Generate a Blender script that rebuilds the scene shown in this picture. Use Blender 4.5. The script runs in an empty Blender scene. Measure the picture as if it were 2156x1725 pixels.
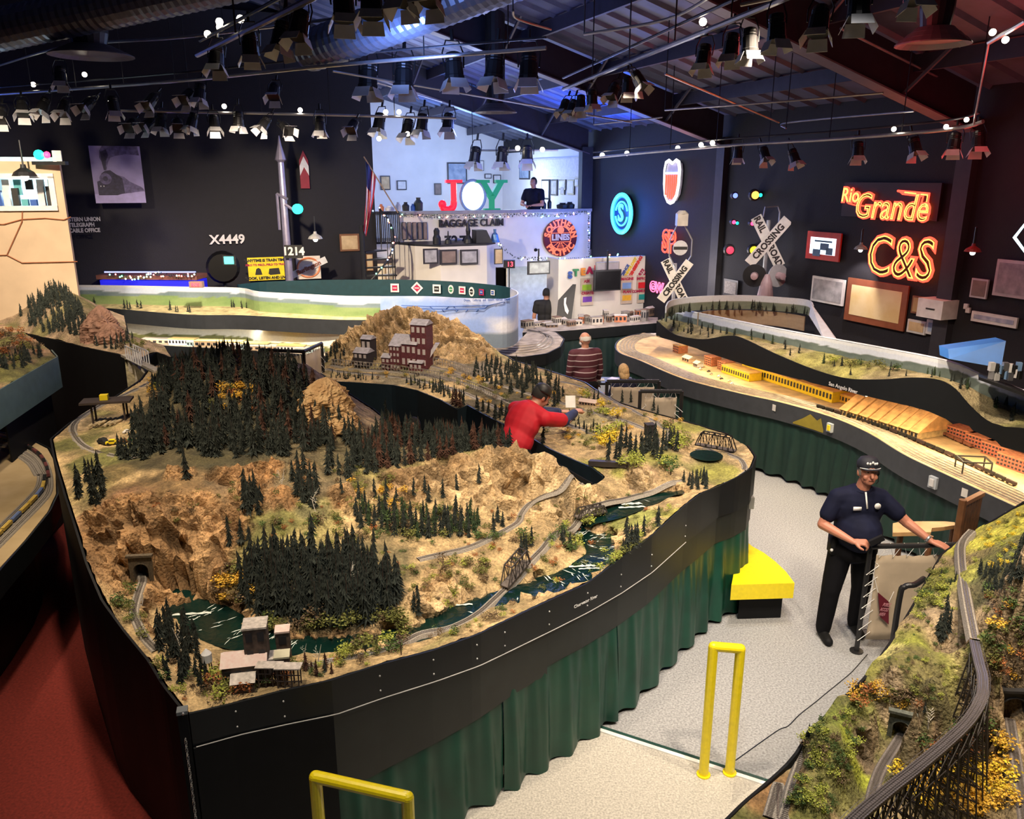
import bpy,bmesh,math,random
import numpy as np
from mathutils import Vector as V3,Matrix,noise
from mathutils.geometry import delaunay_2d_cdt
random.seed(7)
SC = bpy.context.scene
COL = SC.collection
PI = math.pi
# camera
H0,FPX,CX,CY = 4.16,1700.0,1078.0,862.5
PIT = math.radians(16)
cam = bpy.data.cameras.new('camera'); cam_o = bpy.data.objects.new('camera',cam); COL.objects.link(cam_o)
cam.sensor_fit = 'HORIZONTAL'; cam.sensor_width = 36; cam.lens = FPX/2156*36
cam.clip_start = .05; cam.clip_end = 200
cam_o.location = (0,0,H0); cam_o.rotation_euler = (PI/2-PIT,0,0)
SC.camera = cam_o
CAM = V3((0,0,H0))
def ray(px,py):
 x = (px-CX)/FPX; y = -(py-CY)/FPX
 return V3((x,math.cos(PIT)+y*math.sin(PIT),-math.sin(PIT)+y*math.cos(PIT)))
def P(px,py,z):
 d = ray(px,py); return CAM+d*((z-H0)/d.z)
def Q(px,py,Y):
 d = ray(px,py); return CAM+d*(Y/d.y)
RA = math.radians(22.4)
RC = V3((2.04,21.0,0)); RU = V3((-math.sin(RA),math.cos(RA),0)); RV = V3((math.cos(RA),math.sin(RA),0))
def R(s,t,z=0):
 p = RC-RV*s-RU*t; return V3((p.x,p.y,z))
def onT(px,py,t):
 d = ray(px,py); k = ((RC-RU*t)-CAM).dot(RU)/d.dot(RU); p = CAM+d*k
 return(RC-p).dot(RV),p.z
def onS(px,py,s):
 d = ray(px,py); k = ((RC-RV*s)-CAM).dot(RV)/d.dot(RV); p = CAM+d*k
 return(RC-p).dot(RU),p.z
# materials
MT = {}
def M(name,col,rough=.6,metal=0.,em=None,es=0.,nz=None,bump=None,spec=.5,attr=False,coat=0,trans=0,alpha=1,col2=None,sheen=0):
 if name in MT: return MT[name]
 m = bpy.data.materials.new(name); m.use_nodes = True; nt = m.node_tree; b = nt.nodes['Principled BSDF']; L = nt.links
 c = (col[0],col[1],col[2],1)
 b.inputs['Base Color'].default_value = c; b.inputs['Roughness'].default_value = rough; b.inputs['Metallic'].default_value = metal
 b.inputs['Specular IOR Level'].default_value = spec; b.inputs['Coat Weight'].default_value = coat
 b.inputs['Transmission Weight'].default_value = trans; b.inputs['Alpha'].default_value = alpha
 if sheen: b.inputs['Sheen Weight'].default_value = sheen
 if em: b.inputs['Emission Color'].default_value = (em[0],em[1],em[2],1); b.inputs['Emission Strength'].default_value = es
 tc = nt.nodes.new('ShaderNodeTexCoord')
 src = None
 if attr:
  a = nt.nodes.new('ShaderNodeAttribute'); a.attribute_name = 'Col'; src = a.outputs['Color']
 if nz is None and not em: nz = (9,.12)
 if nz:
  n = nt.nodes.new('ShaderNodeTexNoise'); n.inputs['Scale'].default_value = nz[0]; n.inputs['Detail'].default_value = 5; L.new(tc.outputs['Object'],n.inputs['Vector'])
  mx = nt.nodes.new('ShaderNodeMix'); mx.data_type = 'RGBA'
  if col2:
   r = nt.nodes.new('ShaderNodeMapRange'); r.inputs['From Min'].default_value = .5-nz[1]; r.inputs['From Max'].default_value = .5+nz[1]
   L.new(n.outputs['Fac'],r.inputs['Value']); L.new(r.outputs['Result'],mx.inputs['Factor'])
   mx.inputs['A'].default_value = c; mx.inputs['B'].default_value = (col2[0],col2[1],col2[2],1)
  else:
   mx.blend_type = 'MULTIPLY'; mx.inputs['Factor'].default_value = 1
   r = nt.nodes.new('ShaderNodeMapRange'); r.inputs['From Min'].default_value = .3; r.inputs['From Max'].default_value = .7
   r.inputs['To Min'].default_value = 1-nz[1]; r.inputs['To Max'].default_value = 1+nz[1]; r.clamp = False
   L.new(n.outputs['Fac'],r.inputs['Value']); L.new(r.outputs['Result'],mx.inputs['B'])
   mx.inputs['A'].default_value = c
   if src: L.new(src,mx.inputs['A'])
  L.new(mx.outputs['Result'],b.inputs['Base Color'])
 elif src: L.new(src,b.inputs['Base Color'])
 if bump:
  n = nt.nodes.new('ShaderNodeTexNoise'); n.inputs['Scale'].default_value = bump[0]; n.inputs['Detail'].default_value = 6; L.new(tc.outputs['Object'],n.inputs['Vector'])
  bp = nt.nodes.new('ShaderNodeBump'); bp.inputs['Strength'].default_value = bump[1]; bp.inputs['Distance'].default_value = bump[2]if len(bump)>2 else.02
  L.new(n.outputs['Fac'],bp.inputs['Height']); L.new(bp.outputs['Normal'],b.inputs['Normal'])
 MT[name] = m; return m
def G(name,em,es): return M(name,(em[0]*.6,em[1]*.6,em[2]*.6),em=em,es=es,rough=.3)
# mesh builder
def basis(d):
 d = d.normalized(); a = V3((0,0,1)) if abs(d.z)<.95 else V3((1,0,0))
 x = d.cross(a).normalized(); return x,x.cross(d).normalized()
class MB:
 def __init__(s): s.v = []; s.f = []; s.m = []; s.c = None
 def add(s,vs,fs,m=0):
  o = len(s.v); s.v+=[tuple(p) for p in vs]; s.f+=[tuple(i+o for i in f) for f in fs]; s.m+=[m]*len(fs); return s
 def hexa(s,b,t,m=0):
  return s.add(list(b)+list(t),[(0,3,2,1),(4,5,6,7),(0,1,5,4),(1,2,6,5),(2,3,7,6),(3,0,4,7)],m)
 def box(s,c,d,rz=0,m=0,rot=None):
  q = rot if rot is not None else Matrix.Rotation(rz,3,'Z'); c = V3(c); x,y,z = d[0]/2,d[1]/2,d[2]/2
  f = lambda a,b,e: c+q@V3((a*x,b*y,e*z))
  return s.hexa([f(-1,-1,-1),f(1,-1,-1),f(1,1,-1),f(-1,1,-1)],[f(-1,-1,1),f(1,-1,1),f(1,1,1),f(-1,1,1)],m)
 def rbox(s,s0,s1,t0,t1,z0,z1,m=0):
  a = [R(s1,t1),R(s0,t1),R(s0,t0),R(s1,t0)]
  return s.hexa([V3((p.x,p.y,z0)) for p in a],[V3((p.x,p.y,z1)) for p in a],m)
 def bar(s,p,q,w,h,m=0):
  p = V3(p); q = V3(q); x,y = basis(q-p); x = x*w/2; y = y*h/2
  return s.hexa([p-x-y,p+x-y,p+x+y,p-x+y],[q-x-y,q+x-y,q+x+y,q-x+y],m)
 def tube(s,pts,r,n=8,m=0,cap=True,closed=False):
  pts = [V3(p) for p in pts]; k = len(pts); rr = r if isinstance(r,(list,tuple)) else[r]*k
  vs = []; px = None
  for i,p in enumerate(pts):
   if closed: d = pts[(i+1)%k]-pts[i-1]
   else: d = (pts[min(i+1,k-1)]-pts[max(i-1,0)])
   if d.length<1e-9: d = V3((0,0,1))
   d.normalize()
   if px is None: x,y = basis(d)
   else:
    x = (px-d*px.dot(d))
    x = x.normalized() if x.length>1e-6 else basis(d)[0]
    y = x.cross(d)
   px = x
   for j in range(n):
    a = 2*PI*j/n; vs.append(p+x*math.cos(a)*rr[i]+y*math.sin(a)*rr[i])
  fs = []
  for i in range(k if closed else k-1):
   for j in range(n):
    a = i*n+j; b = i*n+(j+1)%n; c = ((i+1)%k)*n
    fs.append((a,b,c+(j+1)%n,c+j))
  if cap and not closed: fs+=[tuple(range(n))[::-1],tuple((k-1)*n+j for j in range(n))]
  return s.add(vs,fs,m)
 def lathe(s,prof,c=(0,0,0),n=16,m=0,ax=None):
  c = V3(c); d = V3(ax).normalized() if ax is not None else V3((0,0,1)); x,y = basis(d); vs = []
  for r,h in prof:
   for j in range(n):
    a = 2*PI*j/n; vs.append(c+d*h+x*math.cos(a)*r+y*math.sin(a)*r)
  fs = []
  for i in range(len(prof)-1):
   for j in range(n):
    fs.append((i*n+j,i*n+(j+1)%n,(i+1)*n+(j+1)%n,(i+1)*n+j))
  fs+=[tuple(range(n))[::-1],tuple((len(prof)-1)*n+j for j in range(n))]
  return s.add(vs,fs,m)
 def ball(s,c,r,n=10,m=0,q=None):
  r = r if hasattr(r,'__len__') else(r,r,r); c = V3(c); vs = []; fs = []; k = max(4,n//2+1)
  for i in range(1,k):
   th = PI*i/k
   for j in range(n):
    a = 2*PI*j/n; o = V3((r[0]*math.sin(th)*math.cos(a),r[1]*math.sin(th)*math.sin(a),r[2]*math.cos(th)))
    vs.append(c+(q@o if q is not None else o))
  o = V3((0,0,r[2])); o = q@o if q is not None else o
  vs+=[c+o,c-o]; T_,B_ = len(vs)-2,len(vs)-1
  for i in range(k-2):
   for j in range(n): fs.append((i*n+j,(i+1)*n+j,(i+1)*n+(j+1)%n,i*n+(j+1)%n))
  for j in range(n): fs.append((T_,j,(j+1)%n)); fs.append((B_,(k-2)*n+(j+1)%n,(k-2)*n+j))
  return s.add(vs,fs,m)
 def prism(s,poly,o,ex,ey,ez,m=0):
  o = V3(o); n = len(poly); a = [o+ex*x+ey*y for x,y in poly]; b = [p+ez for p in a]
  fs = [tuple(range(n))[::-1],tuple(range(n,2*n))]+[(i,(i+1)%n,n+(i+1)%n,n+i) for i in range(n)]
  return s.add(a+b,fs,m)
 def build(s,name,mats,parent=None,smooth=False,local=False):
  me = bpy.data.meshes.new(name); me.from_pydata(s.v,[],s.f)
  if not isinstance(mats,(list,tuple)): mats = [mats]
  for mm in mats: me.materials.append(mm)
  if len(mats)>1: me.polygons.foreach_set('material_index',s.m)
  if smooth: me.polygons.foreach_set('use_smooth',[True]*len(me.polygons))
  if s.c is not None:
   ca = me.color_attributes.new('Col','FLOAT_COLOR','POINT'); ca.data.foreach_set('color',np.asarray(s.c,dtype=np.float32).ravel())
  me.validate(); me.update()
  o = bpy.data.objects.new(name,me); COL.objects.link(o)
  if parent is not None:
   o.parent = parent
   if parent.type=='EMPTY' and not local: o.location = -parent.location
  return o
def tag(o,label,cat=None,group=None,kind=None):
 if label: o['label'] = label
 if cat: o['category'] = cat
 if group: o['group'] = group
 if kind: o['kind'] = kind
 return o
def T(name,label,cat,loc=(0,0,0),group=None):
 o = bpy.data.objects.new(name,None); COL.objects.link(o); o.empty_display_size = .1
 o.location = loc; return tag(o,label,cat,group)
def dup(root,loc=None,rz=0,sc=None,label=None,group=None,rot=None):
 def cp(o,par):
  c = o.copy(); COL.objects.link(c)
  if par is not None: c.parent = par
  for ch in o.children: cp(ch,c)
  return c
 r = cp(root,None)
 if loc is not None: r.location = loc
 r.rotation_euler = rot if rot is not None else(0,0,rz)
 if sc: r.scale = sc if hasattr(sc,'__len__') else(sc,sc,sc)
 if label: r['label'] = label
 if group: r['group'] = group
 return r
def struct(name,mb,mat,parent=None,smooth=False):
 return tag(mb.build(name,mat,parent,smooth),None,kind='structure')
def text(name,body,size,mat,parent,org,ex,ey,ext=.004,bold=0.,align='CENTER',outline=0,sx=1.,shear=0,space=1.):
 cu = bpy.data.curves.new(name,'FONT'); cu.body = body; cu.size = size; cu.align_x = align; cu.align_y = 'CENTER'; cu.shear = shear; cu.space_character = space
 cu.resolution_u = 3
 if outline: cu.fill_mode = 'NONE'; cu.bevel_depth = outline; cu.bevel_resolution = 2; cu.offset = bold
 else: cu.extrude = ext; cu.offset = bold
 cu.materials.append(mat)
 tmp = bpy.data.objects.new('tmp',cu); me = bpy.data.meshes.new_from_object(tmp); bpy.data.objects.remove(tmp); me.name = name
 if not me.materials: me.materials.append(mat)
 o = bpy.data.objects.new(name,me); COL.objects.link(o)
 ex = V3(ex).normalized(); ey = V3(ey).normalized(); ez = ex.cross(ey)
 m = Matrix((ex*sx,ey,ez)).transposed().to_4x4(); org = V3(org)
 if parent is not None:
  o.parent = parent
  if parent.type=='EMPTY': org = org-parent.location
 o.matrix_local = Matrix.Translation(org)@m if parent is not None else Matrix.Translation(org)@m
 return o
def light(kind,loc,power,col=(1,1,1),size=.05,aim=None,ang=60,blend=.6,name='lamp_light'):
 l = bpy.data.lights.new(name,kind); l.energy = power; l.color = col
 if kind=='SPOT': l.spot_size = math.radians(ang); l.spot_blend = blend; l.shadow_soft_size = size
 elif kind=='AREA': l.size = size
 else: l.shadow_soft_size = size
 o = bpy.data.objects.new(name,l); COL.objects.link(o); o.location = loc
 if aim is not None: o.rotation_euler = (V3(aim)-V3(loc)).to_track_quat('-Z','Y').to_euler()
 return o
def mix(a,b,k): return tuple(a[i]*(1-k)+b[i]*k for i in range(3))
def smooth_line(pts,n=6):
 pts = [V3(p) for p in pts]; out = []
 for i in range(len(pts)-1):
  p0 = pts[max(i-1,0)]; p1 = pts[i]; p2 = pts[i+1]; p3 = pts[min(i+2,len(pts)-1)]
  for k in range(n):
   t = k/n; out.append(.5*((2*p1)+(p2-p0)*t+(2*p0-5*p1+4*p2-p3)*t*t+(3*p1-p0-3*p2+p3)*t**3))
 out.append(pts[-1]); return out
def resample(pts,step):
 pts = [V3(p) for p in pts]; out = [pts[0]]; acc = 0.
 for a,b in zip(pts,pts[1:]):
  d = (b-a).length
  if d<1e-9: continue
  q = step-acc
  while q<=d: out.append(a+(b-a)*(q/d)); q+=step
  acc = d-(q-step)
 if(out[-1]-pts[-1]).length>step*.3: out.append(pts[-1])
 return out
# materials
black = M('matt_black',(.006,.0065,.008),.7,spec=.25)
dark = M('dark_steel',(.03,.032,.036),.45,.4)
fasc = M('fascia_black',(.009,.011,.013),.42)
teal = M('fascia_teal',(.08,.135,.14),.5)
white = M('white_paint',(.8,.8,.8),.6)
cream = M('cream_paint',(.78,.74,.66),.7)
steel = M('galvanised_pipe',(.5,.5,.52),.35,.8)
wallm = M('charcoal_wall',(.008,.008,.013),.75,bump=(40,.15))
roofm = M('roof_deck',(.07,.078,.13),.5,nz=(3,.3))
greenc = M('green_satin',(.002,.052,.032),.42,nz=(4,.25))
yel = M('yellow_paint',(.88,.72,.01),.38,coat=.3,nz=(30,.06))
red = M('red_paint',(.5,.02,.02),.5)
wood = M('oak',(.55,.33,.15),.45,nz=(6,.25))
brown = M('brown_wood',(.16,.07,.03),.5,nz=(12,.3))
paper = M('paper',(.75,.74,.7),.8)
glassm = M('clear_acrylic',(.9,.95,1),.04,alpha=.10,spec=.6)
# room shell
carpet = M('grey_carpet',(.35,.36,.375),.95,nz=(60,.35),bump=(220,.5,.01))
carpet_r = M('red_carpet',(.2,.022,.015),.95,nz=(50,.3),bump=(220,.5,.01))
ramp_m = M('beige_carpet',(.50,.48,.43),.95,nz=(70,.3),bump=(220,.5,.01))
struct('floor',MB().add([(-2.2,-2,0),(14,-2,0),(14,30,0),(-2.2,30,0)],[(0,1,2,3)]),carpet)
struct('floor_left',MB().add([(-16,-2,0),(-2.2,-2,0),(-2.2,30,0),(-16,30,0)],[(0,1,2,3)]),carpet_r)
a = P(1262,1545,0); b = P(1620,1662,0)
d = (b-a).normalized(); nrm = V3((-d.y,d.x,0))
a2 = a-d*1.2; b2 = b+d*1.6
ra = MB(); q = [a2,b2,b2-nrm*5,a2-nrm*5]
ra.hexa([V3((p.x,p.y,.001)) for p in q[::-1]],[V3((p.x,p.y,.03)) for p in q[::-1]])
struct('floor_ramp',ra,ramp_m)
st = MB(); st.bar(a2+V3((0,0,.033)),b2+V3((0,0,.033)),.035,.012)
tag(st.build('trim_1',M('white_strip',(.8,.8,.78),.5)),None,kind='structure')
st = MB(); st.bar(a2+nrm*.045+V3((0,0,.012)),b2+nrm*.045+V3((0,0,.012)),.05,.02)
tag(st.build('trim_2',M('green_strip',(.01,.05,.04),.5)),None,kind='structure')
SL = .29
def zlow(s): return 4.72+SL*s
struct('wall_right',MB().rbox(-.12,0,-6.2,17,0,5.6),wallm)
wb = MB(); wb.rbox(5.6,13,0,.12,0,6.6); wb.rbox(13,26,0,.12,0,8.6); wb.rbox(5.6,13,0,.12,6.6,7.4)
struct('wall_back',wb,wallm)
struct('wall_left',MB().rbox(25.9,26,-.2,17,0,5.6),wallm)
rf = MB(); N = 46
for i in range(N):
 t0 = -6.4+i*.52; t1 = t0+.52
 for(sa,sb) in((0,13),(13,26)):
  za = 5.3+SL*(sa if sa<13 else 13); zb = 5.3+SL*(13 if sb<=13 else 0)
  pa = [R(sa,t0,za),R(sa,t0+.44,za),R(sa,t0+.48,za-.05),R(sa,t1,za)]
  pb = [R(sb,t0,zb),R(sb,t0+.44,zb),R(sb,t0+.48,zb-.05),R(sb,t1,zb)]
  rf.add(pa+pb,[(0,1,5,4),(1,2,6,5),(2,3,7,6)])
struct('ceiling',rf,roofm)
pm = M('purlin_grey',(.10,.10,.13),.5)
pu = MB()
for s_ in[1.2+1.5*k for k in range(8)]:
 z_ = 5.27+SL*s_
 pu.hexa([R(s_+.03,16,z_-.2),R(s_-.03,16,z_-.2),R(s_-.03,-6,z_-.2),R(s_+.03,-6,z_-.2)],[R(s_+.03,16,z_),R(s_-.03,16,z_),R(s_-.03,-6,z_),R(s_+.03,-6,z_)])
struct('trim_3',pu,M('purlin_metal',(.05,.05,.08),.5))
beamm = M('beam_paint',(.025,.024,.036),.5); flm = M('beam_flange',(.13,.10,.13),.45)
for k,t_ in enumerate((-.15,5.3,10.6,15.9)):
 g = T('roof_beam',['dark roof rafter meeting the far building wall','dark roof rafter between blue and red lit ceiling bays','dark roof rafter with red lit lower flange above the neon signs','dark roof rafter above the near track lights'][k],'beam',R(6,t_,6))
 wbm = MB(); fl = MB()
 for(sa,sb) in((0.1,13),(13,25.9)):
  za,zb = zlow(min(sa,26-sa)),zlow(min(sb,26-sb))
  wbm.hexa([R(sb,t_+.01,zb),R(sa,t_+.01,za),R(sa,t_-.01,za),R(sb,t_-.01,zb)],[R(sb,t_+.01,zb+.55),R(sa,t_+.01,za+.55),R(sa,t_-.01,za+.55),R(sb,t_-.01,zb+.55)])
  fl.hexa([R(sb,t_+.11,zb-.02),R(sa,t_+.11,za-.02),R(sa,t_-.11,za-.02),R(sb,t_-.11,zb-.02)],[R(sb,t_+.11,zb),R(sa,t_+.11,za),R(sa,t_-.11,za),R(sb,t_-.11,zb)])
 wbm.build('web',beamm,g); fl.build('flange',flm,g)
 br = MB()
 for s_ in(1.4,3.0,4.6):
  br.bar(R(s_,t_+.05,zlow(s_)+.02),R(s_-.1,t_+.75,zlow(s_)+.62),.035,.035)
 br.build('brace',pm,g)
 if t_>0:
  c = MB(); c.rbox(0,.12,t_-.12,t_+.12,0,4.9)
  tag(c.build('wall_column',M('column_paint',(.03,.03,.038),.6)),['','dark steel wall column left of the signal lamps','dark steel wall column right of the red neon signs','dark steel wall column near the balcony'][k],'column')
tag(MB().rbox(0,.3,-.25,-.05,2.4,4.9).build('wall_column',M('column_paint',(.03,.03,.038),.6)),'dark post at the right edge of the upper white room','column')
for k,(p,q) in enumerate((((700,150),(1330,258)),((1400,155),(1640,258)),((1770,60),(2010,180)))):
 A = Q(p[0],p[1],10.5+k*-.5); B_ = Q(q[0],q[1],13.2-k)
 tag(MB().tube([A,B_],.014,6).build('conduit_pipe',steel),['thin sloping conduit under the far blue ceiling','pink lit sloping conduit in the dark middle bay','blue lit conduit along the red ceiling beam'][k],'pipe')
def duct(pts,r,label):
 g = T('ventilation_duct',label,'duct',pts[0]); L_ = resample(smooth_line(pts,8),.06)
 b_ = MB(); b_.tube(L_,[r+(.012 if i%2 else 0) for i in range(len(L_))],20); b_.build('duct_tube',M('duct_metal',(.16,.19,.27),.4,.6),g,smooth=False)
 c_ = MB()
 for i in(1,len(L_)//2,len(L_)-2): c_.tube([L_[i],L_[i]+V3((0,0,1.2))],.01,6)
 c_.build('hanger',dark,g)
duct([Q(650,108,11.2),Q(780,62,10.4),Q(1100,-60,9)],.24,'large spiral metal duct lit blue above the hall')
duct([Q(-60,75,12),Q(200,20,11.6),Q(520,-50,11)],.26,'large spiral metal duct in the dark upper left')
def vent(px,py,Y,r,label):
 c = Q(px,py,Y); g = T('ceiling_diffuser',label,'vent',c)
 b_ = MB(); b_.lathe([(r*.5,2.2),(r*.5,.25),(r*.42,.1)],c,18); b_.build('duct_drop',dark,g)
 b_ = MB()
 for i in range(3): b_.lathe([(r*(.55+.2*i),.10-.045*i),(r*(.7+.2*i),.06-.045*i),(r*(.7+.2*i),.05-.045*i),(r*(.5+.2*i),.09-.045*i)],c,24)
 b_.build('diffuser_ring',M('diffuser_metal',(.14,.13,.14),.4),g)
vent(1965,85,7.6,.28,'round ceiling diffuser with rings, lit red')
vent(1043,232,14,.32,'round ceiling diffuser hanging before the upper room')
vent(192,112,12,.5,'round ceiling diffuser in the dark upper left')
# terrain
_rs = np.random.RandomState(3); _tab = _rs.rand(256,256)
def vn(x,y):
 xi = np.floor(x).astype(int); yi = np.floor(y).astype(int); fx = x-xi; fy = y-yi
 fx = fx*fx*(3-2*fx); fy = fy*fy*(3-2*fy)
 a = _tab[xi%256,yi%256]; b = _tab[(xi+1)%256,yi%256]; c = _tab[xi%256,(yi+1)%256]; d = _tab[(xi+1)%256,(yi+1)%256]
 return(a*(1-fx)+b*fx)*(1-fy)+(c*(1-fx)+d*fx)*fy
def fbm(x,y,o=4,ridged=False):
 t = 0; a = .5
 for i in range(o):
  n = vn(x+17.3*i,y+9.1*i)
  if ridged: n = 1-abs(n*2-1)
  t = t+a*n; x = x*2.07; y = y*2.07; a*=.5
 return t
def inside(poly,x,y):
 r = np.zeros(len(x),bool); n = len(poly); j = n-1
 for i in range(n):
  xi,yi = poly[i][0],poly[i][1]; xj,yj = poly[j][0],poly[j][1]
  c = ((yi>y)!=(yj>y))&(x<(xj-xi)*(y-yi)/(yj-yi+1e-12)+xi); r^=c; j = i
 return r
GRASS = (.15,.19,.035); DIRT = (.50,.35,.16); TAN = (.62,.46,.25); ROCK = (.42,.26,.13); GREYR = (.4,.33,.24); BALL = (.32,.29,.25)
class Terrain:
 def __init__(s,outline,ctrl,step,edge_step=None):
  s.out = outline; s.step = step; es = edge_step or step*1.6
  cl = [V3(p) for p in outline]; cl.append(cl[0]); s.edge = resample(cl,es)
  if(s.edge[0]-s.edge[-1]).length<es*.5: s.edge.pop()
  cp = [V3(p) for p in ctrl]+list(resample(cl,.25)); pts = []
  for p in cp:
   if all((p.x-q.x)**2+(p.y-q.y)**2>.0009 for q in pts): pts.append(p)
  X = np.array([(p.x,p.y) for p in pts]); Z = np.array([p.z for p in pts]); n = len(X)
  D = np.sqrt(((X[:,None]-X[None])**2).sum(-1)); D = np.sqrt(D*D+.01)
  A = np.zeros((n+3,n+3)); A[:n,:n] = D+np.eye(n)*-.002; A[:n,n] = 1; A[:n,n+1:] = X; A[n,:n] = 1; A[n+1:,:n] = X.T
  w = np.linalg.solve(A,np.concatenate([Z,[0,0,0]])); s.w = w; s.X = X
  s.poly = [(p.x,p.y) for p in outline]; s.carves = []; s.flats = []; s.quiet = []
 def H(s,x,y,carve=True):
  x = np.atleast_1d(np.asarray(x,float)); y = np.atleast_1d(np.asarray(y,float)); n = len(s.X)
  o = np.empty(len(x))
  for i in range(0,len(x),4000):
   d = np.sqrt((x[i:i+4000,None]-s.X[None,:,0])**2+(y[i:i+4000,None]-s.X[None,:,1])**2+.01)
   o[i:i+4000] = d@s.w[:n]+s.w[n]+s.w[n+1]*x[i:i+4000]+s.w[n+2]*y[i:i+4000]
  if carve:
   for P_,hw,dp in s.carves:
    m = (x>P_[:,0].min()-hw)&(x<P_[:,0].max()+hw)&(y>P_[:,1].min()-hw)&(y<P_[:,1].max()+hw)
    if m.any():
     d = np.sqrt(((x[m,None]-P_[None,:,0])**2+(y[m,None]-P_[None,:,1])**2).min(1)); o[m]-=dp*np.clip(1.25-d/hw,0,.25)*4
  for P_,hw in s.flats:
   D = np.sqrt((x[:,None]-P_[None,:,0])**2+(y[:,None]-P_[None,:,1])**2); i = D.argmin(1); k = np.clip((hw*2-D[np.arange(len(i)),i])/hw,0,1); o = o*(1-k)+P_[i,2]*k
  return o
 def h(s,x,y): return float(s.H([x],[y])[0])
 def inn(s,x,y): return bool(inside(s.poly,np.array([x]),np.array([y]))[0])
 def hit(s,px,py,zmax=2.8,zmin=.9):
  d = ray(px,py); n = 260; k0 = (zmax-H0)/d.z if d.z<-1e-4 else 4; k1 = (zmin-H0)/d.z if d.z<-1e-4 else 20
  k0 = max(k0,.5); k1 = min(k1,30); ks = np.linspace(k0,k1,n); X = d.x*ks; Y = d.y*ks; Z = H0+d.z*ks
  h = s.H(X,Y); ins = inside(s.poly,X,Y); ok = np.where((Z<=h)&ins)[0]
  if len(ok)==0: return None
  i = ok[0]; return V3((X[i],Y[i],h[i]))
 def build(s,name,mat,base,rock=None,rock_slope=.9,rock_amp=.03,bump_amp=.012,zones=(),parent=None,nscale=1.):
  xs = [p[0]for p in s.poly]; ys = [p[1]for p in s.poly]
  gx,gy = np.meshgrid(np.arange(min(xs),max(xs),s.step),np.arange(min(ys),max(ys),s.step)); gx = gx.ravel(); gy = gy.ravel()
  rs = np.random.RandomState(1); gx = gx+(rs.rand(len(gx))-.5)*s.step*.5; gy = gy+(rs.rand(len(gy))-.5)*s.step*.5
  m = inside(s.poly,gx,gy); gx = gx[m]; gy = gy[m]
  E = np.array([(p.x,p.y) for p in s.edge]); keep = np.ones(len(gx),bool)
  for e in E: keep&=((gx-e[0])**2+(gy-e[1])**2)>(s.step*.6)**2
  gx = gx[keep]; gy = gy[keep]; ne = len(E)
  vs = [V3((a,b)) for a,b in E]+[V3((a,b)) for a,b in zip(gx,gy)]
  r = delaunay_2d_cdt(vs,[(i,(i+1)%ne) for i in range(ne)],[],1,1e-5)
  V = np.array([(v.x,v.y) for v in r[0]]); F = r[2]; x = V[:,0]; y = V[:,1]
  z = s.H(x,y); e = .02; gxx = (s.H(x+e,y)-z)/e; gyy = (s.H(x,y+e)-z)/e; sl = np.sqrt(gxx**2+gyy**2)
  edge_d = np.full(len(x),9.)
  for q in E[::2]: edge_d = np.minimum(edge_d,np.hypot(x-q[0],y-q[1]))
  ef = np.clip(edge_d/.08,0,1)
  k = np.clip((sl-rock_slope)/.35,0,1); noise_m = fbm(x*3,y*3); k = np.clip(k+(noise_m-.5)*.4*(k>0),0,1) if rock is not None else k*0
  for zn in zones:
   if zn[0]=='rock':
    c = zn[1]; d = np.hypot((x-c[0])/zn[2],(y-c[1])/zn[2])+(noise_m-.5)*.8; k = np.maximum(k,np.clip((1-d)*3,0,1))
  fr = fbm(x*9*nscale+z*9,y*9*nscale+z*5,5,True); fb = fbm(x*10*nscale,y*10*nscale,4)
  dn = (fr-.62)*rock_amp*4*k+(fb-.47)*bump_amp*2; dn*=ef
  for q_,hw in[(P_[:,:2],h_) for P_,h_ in s.flats]+s.quiet:
   D = np.full(len(x),9.)
   for c_ in q_: D = np.minimum(D,np.hypot(x-c_[0],y-c_[1]))
   dn = np.where(D<hw*2.5,-.004+dn*np.clip((D-hw)/hw,0,1),dn)
  nl = np.sqrt(sl*sl+1); x2 = x-gxx/nl*dn; y2 = y-gyy/nl*dn; z2 = z+dn/nl
  base = np.array(base); c = np.repeat(base[None],len(x),0); n1 = fbm(x*2.2+5,y*2.2,4); n2 = fbm(x*9+3,y*9+8,3)
  def blend(c,col,f): return c*(1-f[:,None])+np.array(col)[None]*f[:,None]
  for zn in zones:
   if zn[0]=='col':
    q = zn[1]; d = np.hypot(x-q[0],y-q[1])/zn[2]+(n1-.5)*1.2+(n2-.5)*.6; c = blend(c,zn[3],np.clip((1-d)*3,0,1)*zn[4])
   if zn[0]=='grass': c = blend(c,zn[1],np.clip((n1-zn[2])*8,0,1)*.85)
  if rock is not None:
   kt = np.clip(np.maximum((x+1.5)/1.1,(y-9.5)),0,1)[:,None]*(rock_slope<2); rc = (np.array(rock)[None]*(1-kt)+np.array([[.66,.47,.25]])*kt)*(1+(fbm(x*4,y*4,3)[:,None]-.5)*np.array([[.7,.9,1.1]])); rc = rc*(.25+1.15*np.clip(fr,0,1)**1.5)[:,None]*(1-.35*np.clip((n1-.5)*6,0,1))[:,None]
   c = c*(1-k[:,None])+rc*k[:,None]
  n3 = fbm(x*26+2,y*26,3); c = c*(1+(n2[:,None]-.45)*1.1)*(1+(n3[:,None]-.45)*1.3); dk_ = np.clip((fbm(x*5+40,y*5,4)-.52)*7,0,1)*(1-k); c = blend(c,(.13,.11,.05),dk_*.55); c = np.clip(c,.005,1)
  mb = MB(); mb.v = list(zip(x2.tolist(),y2.tolist(),z2.tolist())); mb.f = [tuple(f) for f in F]; mb.m = [0]*len(F)
  mb.c = np.concatenate([c,np.ones((len(c),1))],1)
  return mb.build(name,mat,parent,smooth=False)
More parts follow.
